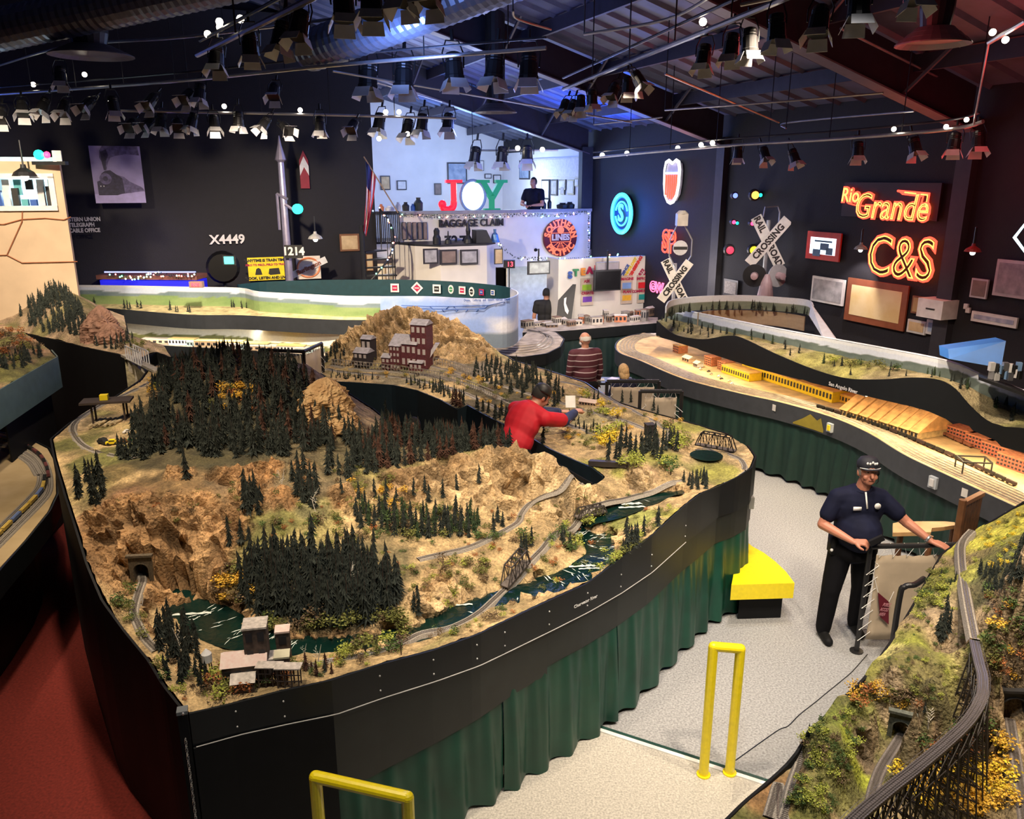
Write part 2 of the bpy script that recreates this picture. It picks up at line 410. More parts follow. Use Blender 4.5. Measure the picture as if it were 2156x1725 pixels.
scen = M('scenery_turf',(.5,.5,.5),.92,attr=True,nz=(60,.35),bump=(45,.9,.03))
def cpts(L_):
 o = []
 for t in L_:
  o.append(Q(t[0],t[1],t[3]) if len(t)>3 else P(t[0],t[1],t[2]))
 return o
def fascia(line,zb,mat,parent,name='fascia_panel',off=.012,th=.015,up=.006,side=1):
 L_ = resample([V3(p) for p in line],.07); mb = MB(); n = len(L_); vs = []
 for i,p in enumerate(L_):
  d = L_[min(i+1,n-1)]-L_[max(i-1,0)]; d.z = 0; d.normalize(); nn = V3((d.y,-d.x,0))*side
  a = p+nn*off; b = p+nn*(off+th); zz = zb(p) if callable(zb) else zb
  vs+=[(a.x,a.y,p.z+up),(b.x,b.y,p.z+up),(b.x,b.y,zz),(a.x,a.y,zz)]
 fs = []
 for i in range(n-1):
  for j in range(4): fs.append((i*4+j,i*4+(j+1)%4,(i+1)*4+(j+1)%4,(i+1)*4+j))
 fs+=[(0,3,2,1),(n*4-4,n*4-3,n*4-2,n*4-1)]
 mb.add(vs,fs); return mb.build(name,mat,parent)
def curtain(line,zt,zb,mat,parent,name='skirt_curtain',off=.0,amp=.03,wl=.16,side=1,seed=1):
 L_ = resample([V3((p[0],p[1],0)) for p in line],.02); n = len(L_); mb = MB(); rows = 9; vs = []
 ph = 0; rr = random.Random(seed); wig = [rr.random()*6 for _ in range(4)]
 for i,p in enumerate(L_):
  d = L_[min(i+1,n-1)]-L_[max(i-1,0)]; d.normalize(); nn = V3((d.y,-d.x,0))*side
  s_ = i*.02; w = math.sin(2*PI*s_/wl+2.2*math.sin(s_*2.1+wig[0])+wig[1]); w2 = math.sin(2*PI*s_/(wl*.43)+wig[2]+math.sin(s_*5))
  for r in range(rows):
   f = r/(rows-1); a = amp*(.04+.96*min(1,f*1.6)**.6); q = p+nn*(off+a*(w*(.4+.6*f)+(.5-.25*f)*w2*.7+.8)+.012*f)
   zbb = zb(p) if callable(zb) else zb; ztt = zt(p) if callable(zt) else zt
   vs.append((q.x,q.y,ztt+(zbb-ztt)*f-(0.012*w*(f==1))))
 fs = []
 for i in range(n-1):
  for r in range(rows-1): fs.append((i*rows+r,i*rows+r+1,(i+1)*rows+r+1,(i+1)*rows+r))
 mb.add(vs,fs); return mb.build(name,mat,parent,smooth=True)
# main peninsula (U shaped, river valley, forest hill, mine mountain)
FR = [(406,1566,1500),(500,1540,1478),(600,1518,1452),(700,1498,1430),(798,1464,1398),(910,1429,1368),(1000,1397,1336),(1057,1370,1308),(1150,1325,1264),(1230,1285,1228),(1300,1245,1175),(1364,1202,1128),(1435,1139,1062)]
front = []
for px,yl,yt in FR:
 a = P(px,yl,1.15); b = Q(px,yt,a.y); front.append(V3((a.x,a.y,b.z)))
front+=cpts([(1470,1040,1.5),(1512,1022,1.44),(1548,1005,1.47),(1578,985,1.5),(1587,962,1.52),(1570,938,1.52)])
back = cpts([(1530,915,1.5),(1480,900,1.48),(1440,888,1.48),(1350,864,1.5),(1300,848,1.5),(1250,820,1.5),(1230,806,1.5),(1150,780,1.5),(1080,760,1.5)])
back+=[V3((-.1,12.3,1.5)),V3((-.7,13.2,1.5)),V3((-2,13.3,1.5)),V3((-2.85,12.4,1.5))]
pitf = cpts([(672,782,1.5),(700,803,1.5),(760,806,1.5),(830,811,1.5),(880,822,1.5),(930,842,1.5),(965,862,1.5),(985,852,1.53),(1020,872,1.5),(1060,892,1.5),(1110,915,1.5),(1160,945,1.5),(1210,968,1.5),(1250,985,1.5),(1275,1005,1.48)])
rear = [V3((.72,6.82,1.5)),V3((.3,6.98,1.7)),V3((-.25,7.2,1.72)),V3((-.75,7.5,1.7)),V3((-1.12,7.9,1.62)),V3((-1.32,8.35,1.6)),V3((-1.6,8.8,1.65)),V3((-2.3,9.1,2.0)),V3((-3.2,9.3,2.0)),V3((-3.9,9.75,1.9))]
leftb = cpts([(338,768,1.9),(318,775,1.9),(300,800,1.9),(278,815,1.9),(240,840,1.9),(190,868,1.9),(150,892,1.9),(112,925,1.9)])
lefts = cpts([(120,965,1.87),(142,1040,1.80),(165,1110,1.74),(190,1190,1.64),(222,1265,1.5),(270,1330,1.42),(320,1390,1.42),(350,1440,1.42)])
outl = front+back+pitf+rear+leftb+lefts
ctrl = cpts([(300,1330,1.32),(350,1290,1.3),(420,1300,1.25),(500,1345,1.25),(600,1368,1.26),(750,1350,1.26),(850,1335,1.26),(950,1290,1.26),(1050,1240,1.27),(1180,1222,1.27),(1240,1170,1.28),(1300,1140,1.3),(1210,1100,1.33),(1330,1062,1.36),(1400,1050,1.38),(430,1450,1.36),(600,1412,1.33),(800,1372,1.32),(1000,1312,1.33),(1110,1268,1.33),(1340,1120,1.38),(1250,1210,1.34),(240,1230,1.43),(300,1222,1.43),(380,1235,1.34),(450,1255,1.31),(480,1275,1.31),(530,1290,1.32),(650,1310,1.32),(800,1305,1.31),(860,1290,1.32),(210,1105,1.76),(300,1110,1.76),(350,1125,1.70),(420,1130,1.66),(460,1180,1.52),(520,1140,1.62),(400,1060,1.84),(320,1060,1.86),(500,1060,1.80),(450,1015,1.9),(600,1250,1.42),(600,1180,1.56),(700,1230,1.45),(780,1200,1.48),(820,1150,1.5),(560,1110,1.7),(650,1060,1.76),(600,1010,1.86),(720,1100,1.62),(700,1020,1.8),(760,1060,1.7),(850,1090,1.56),(930,1110,1.5),(920,1060,1.62),(780,1005,1.78),(860,992,1.8),(960,966,1.83),(1020,950,1.85),(1070,948,1.85),(1120,962,1.83),(1170,968,1.83),(1196,988,1.76),(1000,1060,1.57),(1100,1055,1.5),(1190,1030,1.5),(1050,1010,1.68),(950,1180,1.42),(1080,1150,1.42),(1040,1100,1.48),(960,1230,1.36),(900,1240,1.38),(900,1160,1.46),(1150,1110,1.44),(1120,1180,1.37),(1180,1130,1.38),(850,930,1.8),(760,960,1.84),(950,910,1.76),(320,965,1.95),(400,975,1.95),(500,975,1.94),(600,968,1.93),(700,960,1.9),(350,880,2.05),(450,880,2.1),(560,880,2.1),(660,890,2.02),(700,920,1.93),(400,800,2.3),(480,795,2.34),(560,800,2.32),(620,815,2.25),(345,830,2.1),(180,925,1.9),(230,900,1.9),(290,860,1.9),(325,810,1.9),(200,965,1.9),(270,960,1.91),(170,1010,1.87),(240,1030,1.87),(300,1010,1.9),(1300,1000,1.5),(1350,985,1.56),(1400,1000,1.52),(1370,1030,1.42),(1290,1040,1.42),(1240,1020,1.48),(1490,955,1.5),(1545,985,1.5),(1550,945,1.52),(1475,965,1.40),(1500,1010,1.44),(1440,900,1.5),(1380,880,1.55),(1300,860,1.6),(1350,930,1.56),(1260,900,1.5),(1200,885,1.5),(1270,940,1.5),(1430,950,1.5),(740,780,1.52),(850,792,1.52),(930,812,1.52),(1000,845,1.52),(1080,875,1.52),(1150,900,1.5),(1120,850,1.52),(1000,790,1.56),(1060,800,1.56),(1130,820,1.54),(740,757,1.6),(800,762,1.6),(870,766,1.6),(950,770,1.6),(1010,778,1.58),(722,706,0,12.1),(780,668,0,12.3),(830,655,0,12.4),(870,652,0,12.4),(930,664,0,12.4),(980,690,0,12.3),(1010,718,0,12.1),(1036,748,0,11.9),(850,705,0,12.0),(930,710,0,12.0)])
ctrl+=[V3((-.5,12.7,1.6)),V3((-1.3,13.0,1.7)),V3((-2.3,12.9,1.6)),V3((-3.3,9.0,2.1)),V3((-2.3,8.8,2.15))]
TM = Terrain(outl,ctrl,.026)
TM.flats.append((np.array([tuple(p) for p in smooth_line(cpts([(300,1216,1.432),(296,1240,1.43),(284,1270,1.42),(281,1292,1.415),(290,1318,1.40),(305,1345,1.39),(330,1375,1.38)]),6)]),.045))
RIV = [((1440,1030),.05),((1400,1042),.06),((1340,1062),.10),((1280,1078),.12),((1230,1095),.10),((1225,1118),.10),((1265,1140),.13),((1275,1165),.13),((1245,1190),.13),((1200,1222),.14),((1130,1240),.14),((1080,1255),.11),((1030,1262),.09),((970,1285),.10),((900,1325),.10),((820,1345),.10),((720,1352),.09),((620,1358),.10),((540,1345),.13),((470,1318),.15),((420,1290),.14),((385,1265),.10),((360,1240),.05)]
rc_ = [(TM.hit(*a),w) for a,w in RIV]; rc_ = [(p,w) for p,w in rc_ if p]
rl = smooth_line([V3((p.x,p.y,w)) for p,w in rc_],10)
for a,b in zip(rl[::6],rl[6::6]+[rl[-1]]):
 seg_ = np.array([(a.x*(1-t)+b.x*t,a.y*(1-t)+b.y*t) for t in np.linspace(0,1,8)]); TM.carves.append((seg_,(a.z+b.z)/2*1.15,0))
for L_ in([(880,1180),(940,1165),(1000,1150),(1060,1120),(1090,1100),(1098,1082),(1115,1062),(1150,1042),(1190,1026),(1222,1018)],[(640,1408),(700,1392),(800,1372),(880,1350),(950,1322),(1010,1290),(1060,1252),(1098,1205),(1140,1160),(1200,1118),(1265,1080),(1330,1056),(1400,1030)]):
 TM.quiet.append(([(p.x,p.y) for p in resample(smooth_line([TM.hit(*q) or P(q[0],q[1],1.4) for q in L_],6),.04)],.04))
zr_line = TM.H([p.x for p in rl],[p.y for p in rl],False)
zr_line = np.convolve(np.pad(zr_line,10,mode='edge'),np.ones(21)/21,'valid')
_RP = np.array([(p.x,p.y) for p in rl]); _RW = np.array([p.z for p in rl]); TM.carves = []
_H_old = TM.H
def _H_new(x,y,carve=True):
 x = np.atleast_1d(np.asarray(x,float)); y = np.atleast_1d(np.asarray(y,float)); o = _H_old(x,y)
 if carve:
  m = (x>_RP[:,0].min()-.2)&(x<_RP[:,0].max()+.2)&(y>_RP[:,1].min()-.2)&(y<_RP[:,1].max()+.2)
  if m.any():
   D = np.sqrt((x[m,None]-_RP[None,:,0])**2+(y[m,None]-_RP[None,:,1])**2); i = D.argmin(1); d = D[np.arange(len(i)),i]/_RW[i]
   k = np.clip((1.3-d)/.45,0,1); o[m] = o[m]*(1-k)+(zr_line[i]-.035)*k
 return o
TM.H = _H_new
def Z(px,py,r,col,k=.9,T_=None):
 p = (T_ or TM).hit(px,py) or P(px,py,1.5); return('col',(p.x,p.y),r,col,k)
def ZR(px,py,r,T_=None):
 p = (T_ or TM).hit(px,py) or P(px,py,1.5); return('rock',(p.x,p.y),r)
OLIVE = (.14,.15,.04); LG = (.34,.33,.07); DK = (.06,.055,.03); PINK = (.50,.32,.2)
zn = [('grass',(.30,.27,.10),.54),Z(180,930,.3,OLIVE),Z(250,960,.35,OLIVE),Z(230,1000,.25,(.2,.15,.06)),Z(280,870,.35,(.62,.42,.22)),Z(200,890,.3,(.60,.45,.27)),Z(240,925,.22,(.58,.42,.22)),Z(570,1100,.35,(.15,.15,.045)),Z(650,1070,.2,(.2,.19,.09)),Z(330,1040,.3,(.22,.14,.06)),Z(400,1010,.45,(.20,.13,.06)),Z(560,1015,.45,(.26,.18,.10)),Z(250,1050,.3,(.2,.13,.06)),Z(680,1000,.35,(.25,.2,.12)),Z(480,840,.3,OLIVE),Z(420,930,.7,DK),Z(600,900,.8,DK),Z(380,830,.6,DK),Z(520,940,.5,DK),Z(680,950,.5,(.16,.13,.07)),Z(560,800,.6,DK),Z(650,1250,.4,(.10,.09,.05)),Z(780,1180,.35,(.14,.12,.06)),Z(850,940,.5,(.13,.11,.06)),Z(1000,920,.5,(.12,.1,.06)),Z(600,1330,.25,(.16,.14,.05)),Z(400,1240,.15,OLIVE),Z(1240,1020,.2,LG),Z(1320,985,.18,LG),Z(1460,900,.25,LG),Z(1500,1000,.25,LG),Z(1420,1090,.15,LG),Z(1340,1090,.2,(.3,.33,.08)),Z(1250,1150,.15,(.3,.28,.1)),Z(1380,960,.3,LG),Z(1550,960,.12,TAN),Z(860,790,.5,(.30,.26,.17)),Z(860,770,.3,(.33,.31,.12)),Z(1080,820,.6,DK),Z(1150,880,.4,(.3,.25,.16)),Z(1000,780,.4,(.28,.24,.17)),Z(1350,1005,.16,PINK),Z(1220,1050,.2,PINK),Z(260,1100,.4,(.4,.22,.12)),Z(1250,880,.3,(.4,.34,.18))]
zn+=[ZR(x,y,r) for x,y,r in((380,1000,.12),(470,1000,.14),(560,990,.16),(640,985,.12),(520,1060,.2),(590,1050,.15),(720,1050,.14),(250,1150,.4),(350,1160,.38),(430,1180,.3),(300,1080,.3),(400,1090,.3),(470,1110,.25),(530,1010,.22),(640,1020,.13),(860,1020,.26),(960,1000,.32),(1060,990,.36),(1150,1000,.3),(1000,1040,.2),(1350,1010,.16),(1220,1060,.2),(1270,1060,.16),(930,1230,.16),(880,1270,.1),(860,690,.9),(960,710,.7),(780,710,.6),(450,1230,.15))]
base_g = T('model_railway_peninsula','large black sided model railway table with river, forest hill and mine mountain','model layout',(0,7,0))
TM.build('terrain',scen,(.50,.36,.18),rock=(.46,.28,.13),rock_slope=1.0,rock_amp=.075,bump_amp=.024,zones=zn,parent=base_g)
ff = front
fp1 = fascia(front[:8],1.15,fasc,base_g,side=1); tag(fp1,'black scenery edge panel along the front')
fascia(front[7:],1.13,fasc,base_g,side=1)
f2 = [V3((p.x,p.y,1.16)) for p in front]
zfb = lambda p: float(np.interp(p.x,[-.9,0,1.1],[.6,.78,.86]))
fascia(f2[:9],zfb,M('fascia_charcoal',(.016,.0195,.019),.5),base_g,name='lower_fascia',off=.0,side=1)
fascia(f2[8:],lambda p:.86,M('fascia_charcoal',(.016,.0195,.019),.5),base_g,name='lower_fascia',off=.0,side=1)
cor = [p.copy() for p in front[:4]]
for p in cor: p.z = 1.14
fascia(cor,.02,black,base_g,name='corner_panel',off=.03,side=1)
fascia(back,1.15,fasc,base_g,side=1); fascia([V3((p.x,p.y,1.2)) for p in back],.03,black,base_g,name='rear_panel',off=0)
fascia(pitf,1.0,M('fascia_navy',(.012,.022,.03),.4),base_g,side=1)
curtain([(p.x,p.y) for p in pitf],1.02,.05,M('dark_teal_cloth',(.006,.022,.022),.6),base_g,side=1,seed=5)
fascia(leftb,.02,black,base_g,side=1); fascia([leftb[-1]]+lefts+[front[0]],.02,black,base_g,side=1,name='side_panel')
fascia(rear,.9,black,base_g,side=1)
cl_line = [(p.x,p.y) for p in front[3:]]
curtain([(p.x-0,p.y) for p in front[3:8]],lambda p:zfb(p)+.02,.05,greenc,base_g,off=.0,amp=.03,wl=.26,side=1,seed=2)
curtain([(p.x,p.y) for p in front[7:11]],.9,.04,greenc,base_g,off=.0,amp=.03,wl=.24,side=1,seed=3)
curtain([(p.x,p.y) for p in front[10:]+back[:4]],.92,.04,greenc,base_g,off=.0,amp=.03,wl=.3,side=1,seed=4)
wat = M('river_water',(.002,.012,.010),.12,spec=.6,nz=(5,.2),col2=(.004,.022,.017),bump=(25,.5,.01))
foam = M('white_rapids',(.6,.66,.62),.6,nz=(30,.2))
mb = MB(); vs = []
for i,p in enumerate(rl):
 a = rl[max(i-1,0)]; b = rl[min(i+1,len(rl)-1)]; d = V3((b.x-a.x,b.y-a.y,0)).normalized(); nn = V3((d.y,-d.x,0)); q = V3((p.x,p.y,zr_line[i]-.012))
 vs+=[q+nn*p.z*1.2,q,q-nn*p.z*1.2]
mb.add(vs,[(i*3+j,i*3+3+j,i*3+4+j,i*3+1+j) for i in range(len(rl)-1) for j in range(2)]); mb.build('river',wat,base_g)
rr = random.Random(4); mb = MB()
for k_ in range(150):
 i = rr.choice([rr.randrange(len(rl))]+[j for j in range(len(rl)) if 50<j<100 or 170<j<200][::7]); p = rl[i]; a = rl[max(i-1,0)]; b = rl[min(i+1,len(rl)-1)]; d = V3((b.x-a.x,b.y-a.y,0)).normalized(); nn = V3((d.y,-d.x,0))
 c = V3((p.x,p.y,zr_line[i]-.009))+nn*rr.uniform(-.85,.85)*p.z+d*rr.uniform(-.05,.05); w = rr.uniform(.01,.05); e = rr.uniform(.002,.007); ax = (nn+d*rr.uniform(-.5,.5)).normalized(); ay = V3((-ax.y,ax.x,0))
 mb.add([c-ax*w,c+ay*e-ax*w*.3,c+ax*w,c-ay*e+ax*w*.2],[(0,1,2,3)])
for(px,py,w,e) in((405,1301,.13,.012),(965,1283,.10,.01),(1225,1200,.10,.012),(1240,1205,.08,.008),(1330,1075,.12,.015),(1330,1068,.1,.02)):
 c = TM.hit(px,py);
 if c is None: continue
 j = int(np.hypot(_RP[:,0]-c.x,_RP[:,1]-c.y).argmin()); c.z = zr_line[j]-.007; ax = V3((1,.12,0)); ay = V3((-.12,1,0)); n_ = 8
 mb.add([c+ax*w*(2*i/n_-1)+ay*e*(1+.6*math.sin(i*2.1)) for i in range(n_+1)]+[c+ax*w*(2*i/n_-1)-ay*e*(1+.5*math.sin(i*3.3)) for i in range(n_,-1,-1)],[tuple(range(2*n_+2))])
mb.build('rapids',foam,base_g)
sc_m = M('screw_steel',(.8,.8,.8),.3,.6)
ln = MB(); Lf = resample([V3((p.x,p.y,1.152)) for p in front[:13]],.06)
ln.tube([p+V3((.035,-.035,0))*.9 for p in Lf],.0035,5); ln.build('edge_trim',M('trim_light',(.45,.45,.45),.4),base_g)
for i in(1,2,4,5,6,7,8,9,10,11,12):
 a = front[i]; b = front[i-1]; d = (a-b); d.z = 0; d.normalize(); nn = V3((d.y,-d.x,0)); s_ = MB()
 for zz in(1.20,1.30): s_.ball(a+nn*.03+V3((0,0,zz-a.z)),.006,6)
 s_.build('screw_pair',sc_m,base_g)
# right hand near hillside
def skirt_all(pts,zb,mat,parent,name='side_panel',off=0):
 L_ = [V3(p) for p in pts]; L_.append(L_[0]); return fascia(L_,zb,mat,parent,name=name,off=off,up=-.004)
oR = cpts([(1500,1752,1.17),(1560,1692,1.18),(1610,1650,1.19),(1650,1614,1.21),(1672,1588,1.26),(1698,1546,1.31),(1731,1513,1.33),(1753,1488,1.35),(1790,1454,1.36),(1812,1434,1.36),(1843,1395,1.37),(1885,1334,1.40),(1920,1275,1.43),(1950,1220,1.47),(1982,1165,1.53),(2020,1140,1.57),(2060,1113,1.66),(2104,1088,1.78),(2156,1056,1.9),(2230,1030,1.95),(2330,1060,1.95)])
oR+=[V3((3.9,2.6,1.3)),V3((2.6,2.2,1.15)),V3((.95,2.55,1.15))]
cR = cpts([(1628,1712,1.17),(1640,1650,1.19),(1662,1612,1.21),(1600,1690,1.18),(1690,1640,1.30),(1720,1580,1.38),(1760,1530,1.42),(1800,1480,1.42),(1830,1560,1.26),(1780,1620,1.28),(1760,1680,1.2),(1832,1690,1.12),(1850,1620,1.13),(1880,1565,1.14),(1905,1550,1.14),(1882,1490,1.46),(1930,1500,1.42),(1960,1440,1.5),(1880,1420,1.42),(1920,1360,1.48),(1960,1300,1.52),(1990,1230,1.56),(2025,1160,1.6),(2035,1250,1.6),(2048,1345,1.6),(2000,1400,1.45),(2040,1440,1.25),(1990,1500,1.25),(1940,1600,1.12),(1900,1700,1.06),(1980,1680,1.05),(2060,1640,1.05),(2090,1560,1.08),(2100,1480,1.14),(2130,1540,1.08),(2150,1650,1.06),(2110,1420,1.42),(2130,1440,1.45),(2100,1340,1.62),(2140,1380,1.62),(2100,1250,1.72),(2070,1180,1.72),(2120,1150,1.88),(2150,1250,1.85),(2200,1400,1.5)])
TR = Terrain(oR,cR,.022)
for L_ in([(1828,1730,1.115),(1836,1675,1.12),(1852,1620,1.13),(1875,1580,1.14),(1897,1550,1.145)],[(1615,1740,1.17),(1628,1690,1.175),(1642,1650,1.185),(1664,1610,1.2)],[(2158,1740,1.06),(2148,1660,1.07),(2138,1590,1.08),(2128,1520,1.1)]):
 TR.flats.append((np.array([tuple(p) for p in smooth_line(cpts(L_),6)]),.045))
znR = [('grass',(.15,.17,.035),.50),Z(1900,1400,.4,(.26,.29,.04),.9,TR),Z(1870,1420,.25,(.36,.38,.05),.9,TR),Z(2110,1110,.4,(.58,.56,.08),.9,TR),Z(1980,1230,.3,(.42,.44,.07),.9,TR),Z(1760,1520,.22,(.2,.24,.04),.9,TR),Z(1800,1590,.14,(.38,.42,.04),.9,TR),Z(2110,1260,.3,(.3,.22,.12),.9,TR),Z(1760,1650,.14,(.2,.2,.06),.8,TR),Z(1630,1680,.2,(.45,.24,.10),.8,TR),Z(1860,1340,.12,(.6,.55,.2),.9,TR),Z(2030,1300,.25,(.42,.32,.2),.9,TR),Z(2130,1180,.25,(.08,.09,.04),.9,TR),Z(2120,1400,.25,(.25,.16,.08),.8,TR),Z(2000,1620,.5,(.14,.11,.06),.8,TR),ZR(1870,1460,.1,TR),ZR(1820,1600,.08,TR)]
gR = T('hillside_railway_table','green hillside model railway table with curving trestle at lower right','model layout',(2.2,4,0))
TR.build('terrain',scen,(.36,.27,.14),rock=(.4,.30,.18),rock_slope=3.2,rock_amp=.03,bump_amp=.02,zones=znR,parent=gR,nscale=1.5)
fascia(oR[:21],.02,black,gR,off=.0,name='side_panel')
pa = [V3((p.x,p.y,0)) for p in oR[1:11]]
pg = MB(); gl = []
for i,p in enumerate(pa):
 d = (pa[min(i+1,len(pa)-1)]-pa[max(i-1,0)]).normalized(); gl.append(p+V3((-d.y,d.x,0))*.05)
gl = smooth_line(gl,4)
vs = [];
for p in gl: vs+=[(p.x,p.y,1.14),(p.x,p.y,1.40)]
acg = T('acrylic_guard','clear acrylic guard along the edge of the green hillside','guard',gl[0])
pg.add(vs,[(2*i,2*i+2,2*i+3,2*i+1) for i in range(len(gl)-1)]); o_ = pg.build('clear_sheet',glassm,acg)
mm = o_.modifiers.new('th','SOLIDIFY'); mm.thickness = .004
MB().tube([V3((p.x,p.y,1.402)) for p in gl],.003,5).build('edge_strip',dark,acg)
# track builder
ballm = M('ballast',(.30,.27,.23),.95,nz=(150,.4),bump=(200,.6,.004)); tiem = M('ties',(.045,.035,.03),.8); railm = M('rail_steel',(.30,.27,.25),.3,.7)
balld = M('dark_ballast',(.16,.14,.13),.95,nz=(150,.4))
def track(pts,label,T_=None,w=.05,lift=.006,ties=True,step=.03,ball=None,gauge=.0165,group=None,name='railway_track',rail_r=.0012,n=8):
 L_ = resample(smooth_line(pts,n),step)
 if T_ is not None:
  zz = T_.H([p.x for p in L_],[p.y for p in L_],False); zz = np.convolve(np.pad(zz,3,mode='edge'),np.ones(7)/7,'valid')
  L_ = [V3((p.x,p.y,float(z))) for p,z in zip(L_,zz)]
 g = T(name,label,'railway track',L_[0],group); k = len(L_); N_ = []
 for i in range(k):
  d = L_[min(i+1,k-1)]-L_[max(i-1,0)]; N_.append(V3((d.y,-d.x,0)).normalized())
 b_ = MB(); vs = []
 for p,nn in zip(L_,N_): vs+=[p+nn*w*.8+V3((0,0,-.02)),p+nn*w*.5+V3((0,0,lift)),p-nn*w*.5+V3((0,0,lift)),p-nn*w*.8+V3((0,0,-.02))]
 b_.add(vs,[(i*4+j,i*4+4+j,i*4+5+j,i*4+1+j) for i in range(k-1) for j in range(3)]); b_.build('ballast',ball or ballm,g)
 if ties:
  t_ = MB(); Lt = resample(L_,.0105 if step<.025 else.014)
  for i in range(len(Lt)-1):
   d = (Lt[i+1]-Lt[i]).normalized(); nn = V3((d.y,-d.x,0)).normalized()*.016; p = Lt[i]+V3((0,0,lift+.001)); e = d*.0028
   t_.add([p-nn-e,p+nn-e,p+nn+e,p-nn+e],[(0,1,2,3)])
  t_.build('ties',tiem,g)
 for sg in(-1,1):
  r_ = MB(); r_.tube([p+nn*sg*gauge/2+V3((0,0,lift+.003)) for p,nn in zip(L_,N_)],rail_r,4); r_.build('rail',railm,g)
 return g,L_,N_
def pix(T_,L_,z=1.5): return[(T_.hit(*p) or P(p[0],p[1],z)) for p in L_]
track(pix(TM,[(296,1205),(300,1225),(290,1255),(282,1290),(290,1315),(305,1345),(330,1372)]),'single track leaving the stone tunnel portal beside the cliff',TM,step=.02)
track(pix(TM,[(640,1408),(700,1392),(800,1372),(880,1350),(950,1322),(1010,1290),(1060,1252),(1098,1205),(1140,1160),(1200,1118),(1265,1080),(1330,1056),(1400,1030),(1440,1012)]),'river side track crossing two truss bridges',TM,step=.02)
track(pix(TM,[(880,1180),(940,1165),(1000,1150),(1060,1120),(1090,1100),(1098,1082),(1115,1062),(1150,1042),(1190,1026),(1222,1018)]),'upper track curving round the end of the tan rock ridge',TM,step=.025)
track(pix(TM,[(285,966),(215,955),(175,940),(155,915),(155,895),(180,873),(220,850),(270,828),(310,808),(328,792),(326,783),(322,777)],1.9),'curved track around the sawmill clearing',TM,step=.03,w=.06)
track(pix(TM,[(690,778),(720,784),(780,790),(850,797),(920,810),(980,830),(1040,858),(1100,880),(1160,900)]),'front main line track below the mine mountain',TM,ties=False,w=.07,rail_r=.002,step=.06)
track(pix(TM,[(700,770),(760,779),(850,785),(920,795),(990,812),(1050,838),(1110,865),(1180,890),(1260,915),(1310,940)]),'second main line track below the mine mountain',TM,ties=False,w=.07,rail_r=.002,step=.06)
track(pix(TM,[(905,772),(950,782),(1000,800),(1060,815),(1120,832),(1190,852),(1260,872),(1330,893),(1375,915),(1382,935),(1365,955)]),'branch track climbing past the mine toward the yellow bushes',TM,ties=False,w=.06,rail_r=.0016,step=.05)
track(pix(TM,[(1180,805),(1240,820),(1290,845),(1340,870),(1385,893),(1408,915),(1402,935)]),'rear branch track beside the canvas screens',TM,ties=False,w=.06,rail_r=.0016,step=.05)
track(pix(TM,[(1465,950),(1490,945),(1530,955),(1558,968),(1568,985),(1565,992)]),'track curving round the rounded tip of the table',TM,step=.025)
track(pix(TR,[(1618,1725),(1628,1690),(1640,1655),(1660,1612),(1690,1585)]),'left hand track at the bottom edge of the green hillside',TR,step=.016)
track(pix(TR,[(1832,1700),(1840,1660),(1855,1620),(1880,1580),(1900,1548)]),'track running into the small stone tunnel portal',TR,step=.016,ball=balld)
track(pix(TR,[(2160,1760),(2152,1690),(2142,1620),(2132,1555),(2126,1515)]),'grey track at the far right bottom corner',TR,step=.016,ball=balld)
track(cpts([(2046,1120,1.66),(2026,1145,1.62),(2024,1180,1.62),(2030,1230,1.615),(2040,1290,1.61),(2052,1350,1.61)]),'track from the hill top down to the steel trestle',None,step=.016,lift=.014)
tp = cpts([(2052,1350,1.615),(2062,1395,1.615),(2070,1430,1.615),(2066,1470,1.615),(2040,1515,1.615),(1995,1560,1.615),(1930,1615,1.615),(1870,1662,1.615),(1800,1722,1.615),(1760,1765,1.615)])
tl = resample(smooth_line(tp,8),.016)
tg = T('railway_trestle','long dark curved trestle bridge crossing the green hillside','trestle bridge',tl[0])
dk = MB(); k = len(tl); NN = []
for i in range(k):
 d = tl[min(i+1,k-1)]-tl[max(i-1,0)]; NN.append(V3((d.y,-d.x,0)).normalized())
vs = []
for p,nn in zip(tl,NN): vs+=[p+nn*.026,p-nn*.026,p-nn*.026-V3((0,0,.02)),p+nn*.026-V3((0,0,.02))]
dk.add(vs,[(i*4+j,i*4+4+j,i*4+4+(j+1)%4,i*4+(j+1)%4) for i in range(k-1) for j in range(4)]); dk.build('deck',M('trestle_deck',(.07,.06,.065),.6),tg)
t_ = MB()
for i in range(0,k-1):
 p = tl[i]+V3((0,0,.002)); d = (tl[i+1]-tl[i]).normalized()*.004; nn = NN[i]*.028; t_.add([p-nn-d,p+nn-d,p+nn+d,p-nn+d],[(0,1,2,3)])
t_.build('ties',M('trestle_ties',(.11,.095,.1),.7),tg)
for sg in(-1.5,-.5,.5,1.5): MB().tube([p+nn*sg*.0165/(1 if abs(sg)<1 else 1.35)+V3((0,0,.005)) for p,nn in zip(tl,NN)],.0013,4).build('rail',railm,tg)
tm_ = M('trestle_timber',(.035,.03,.03),.6)
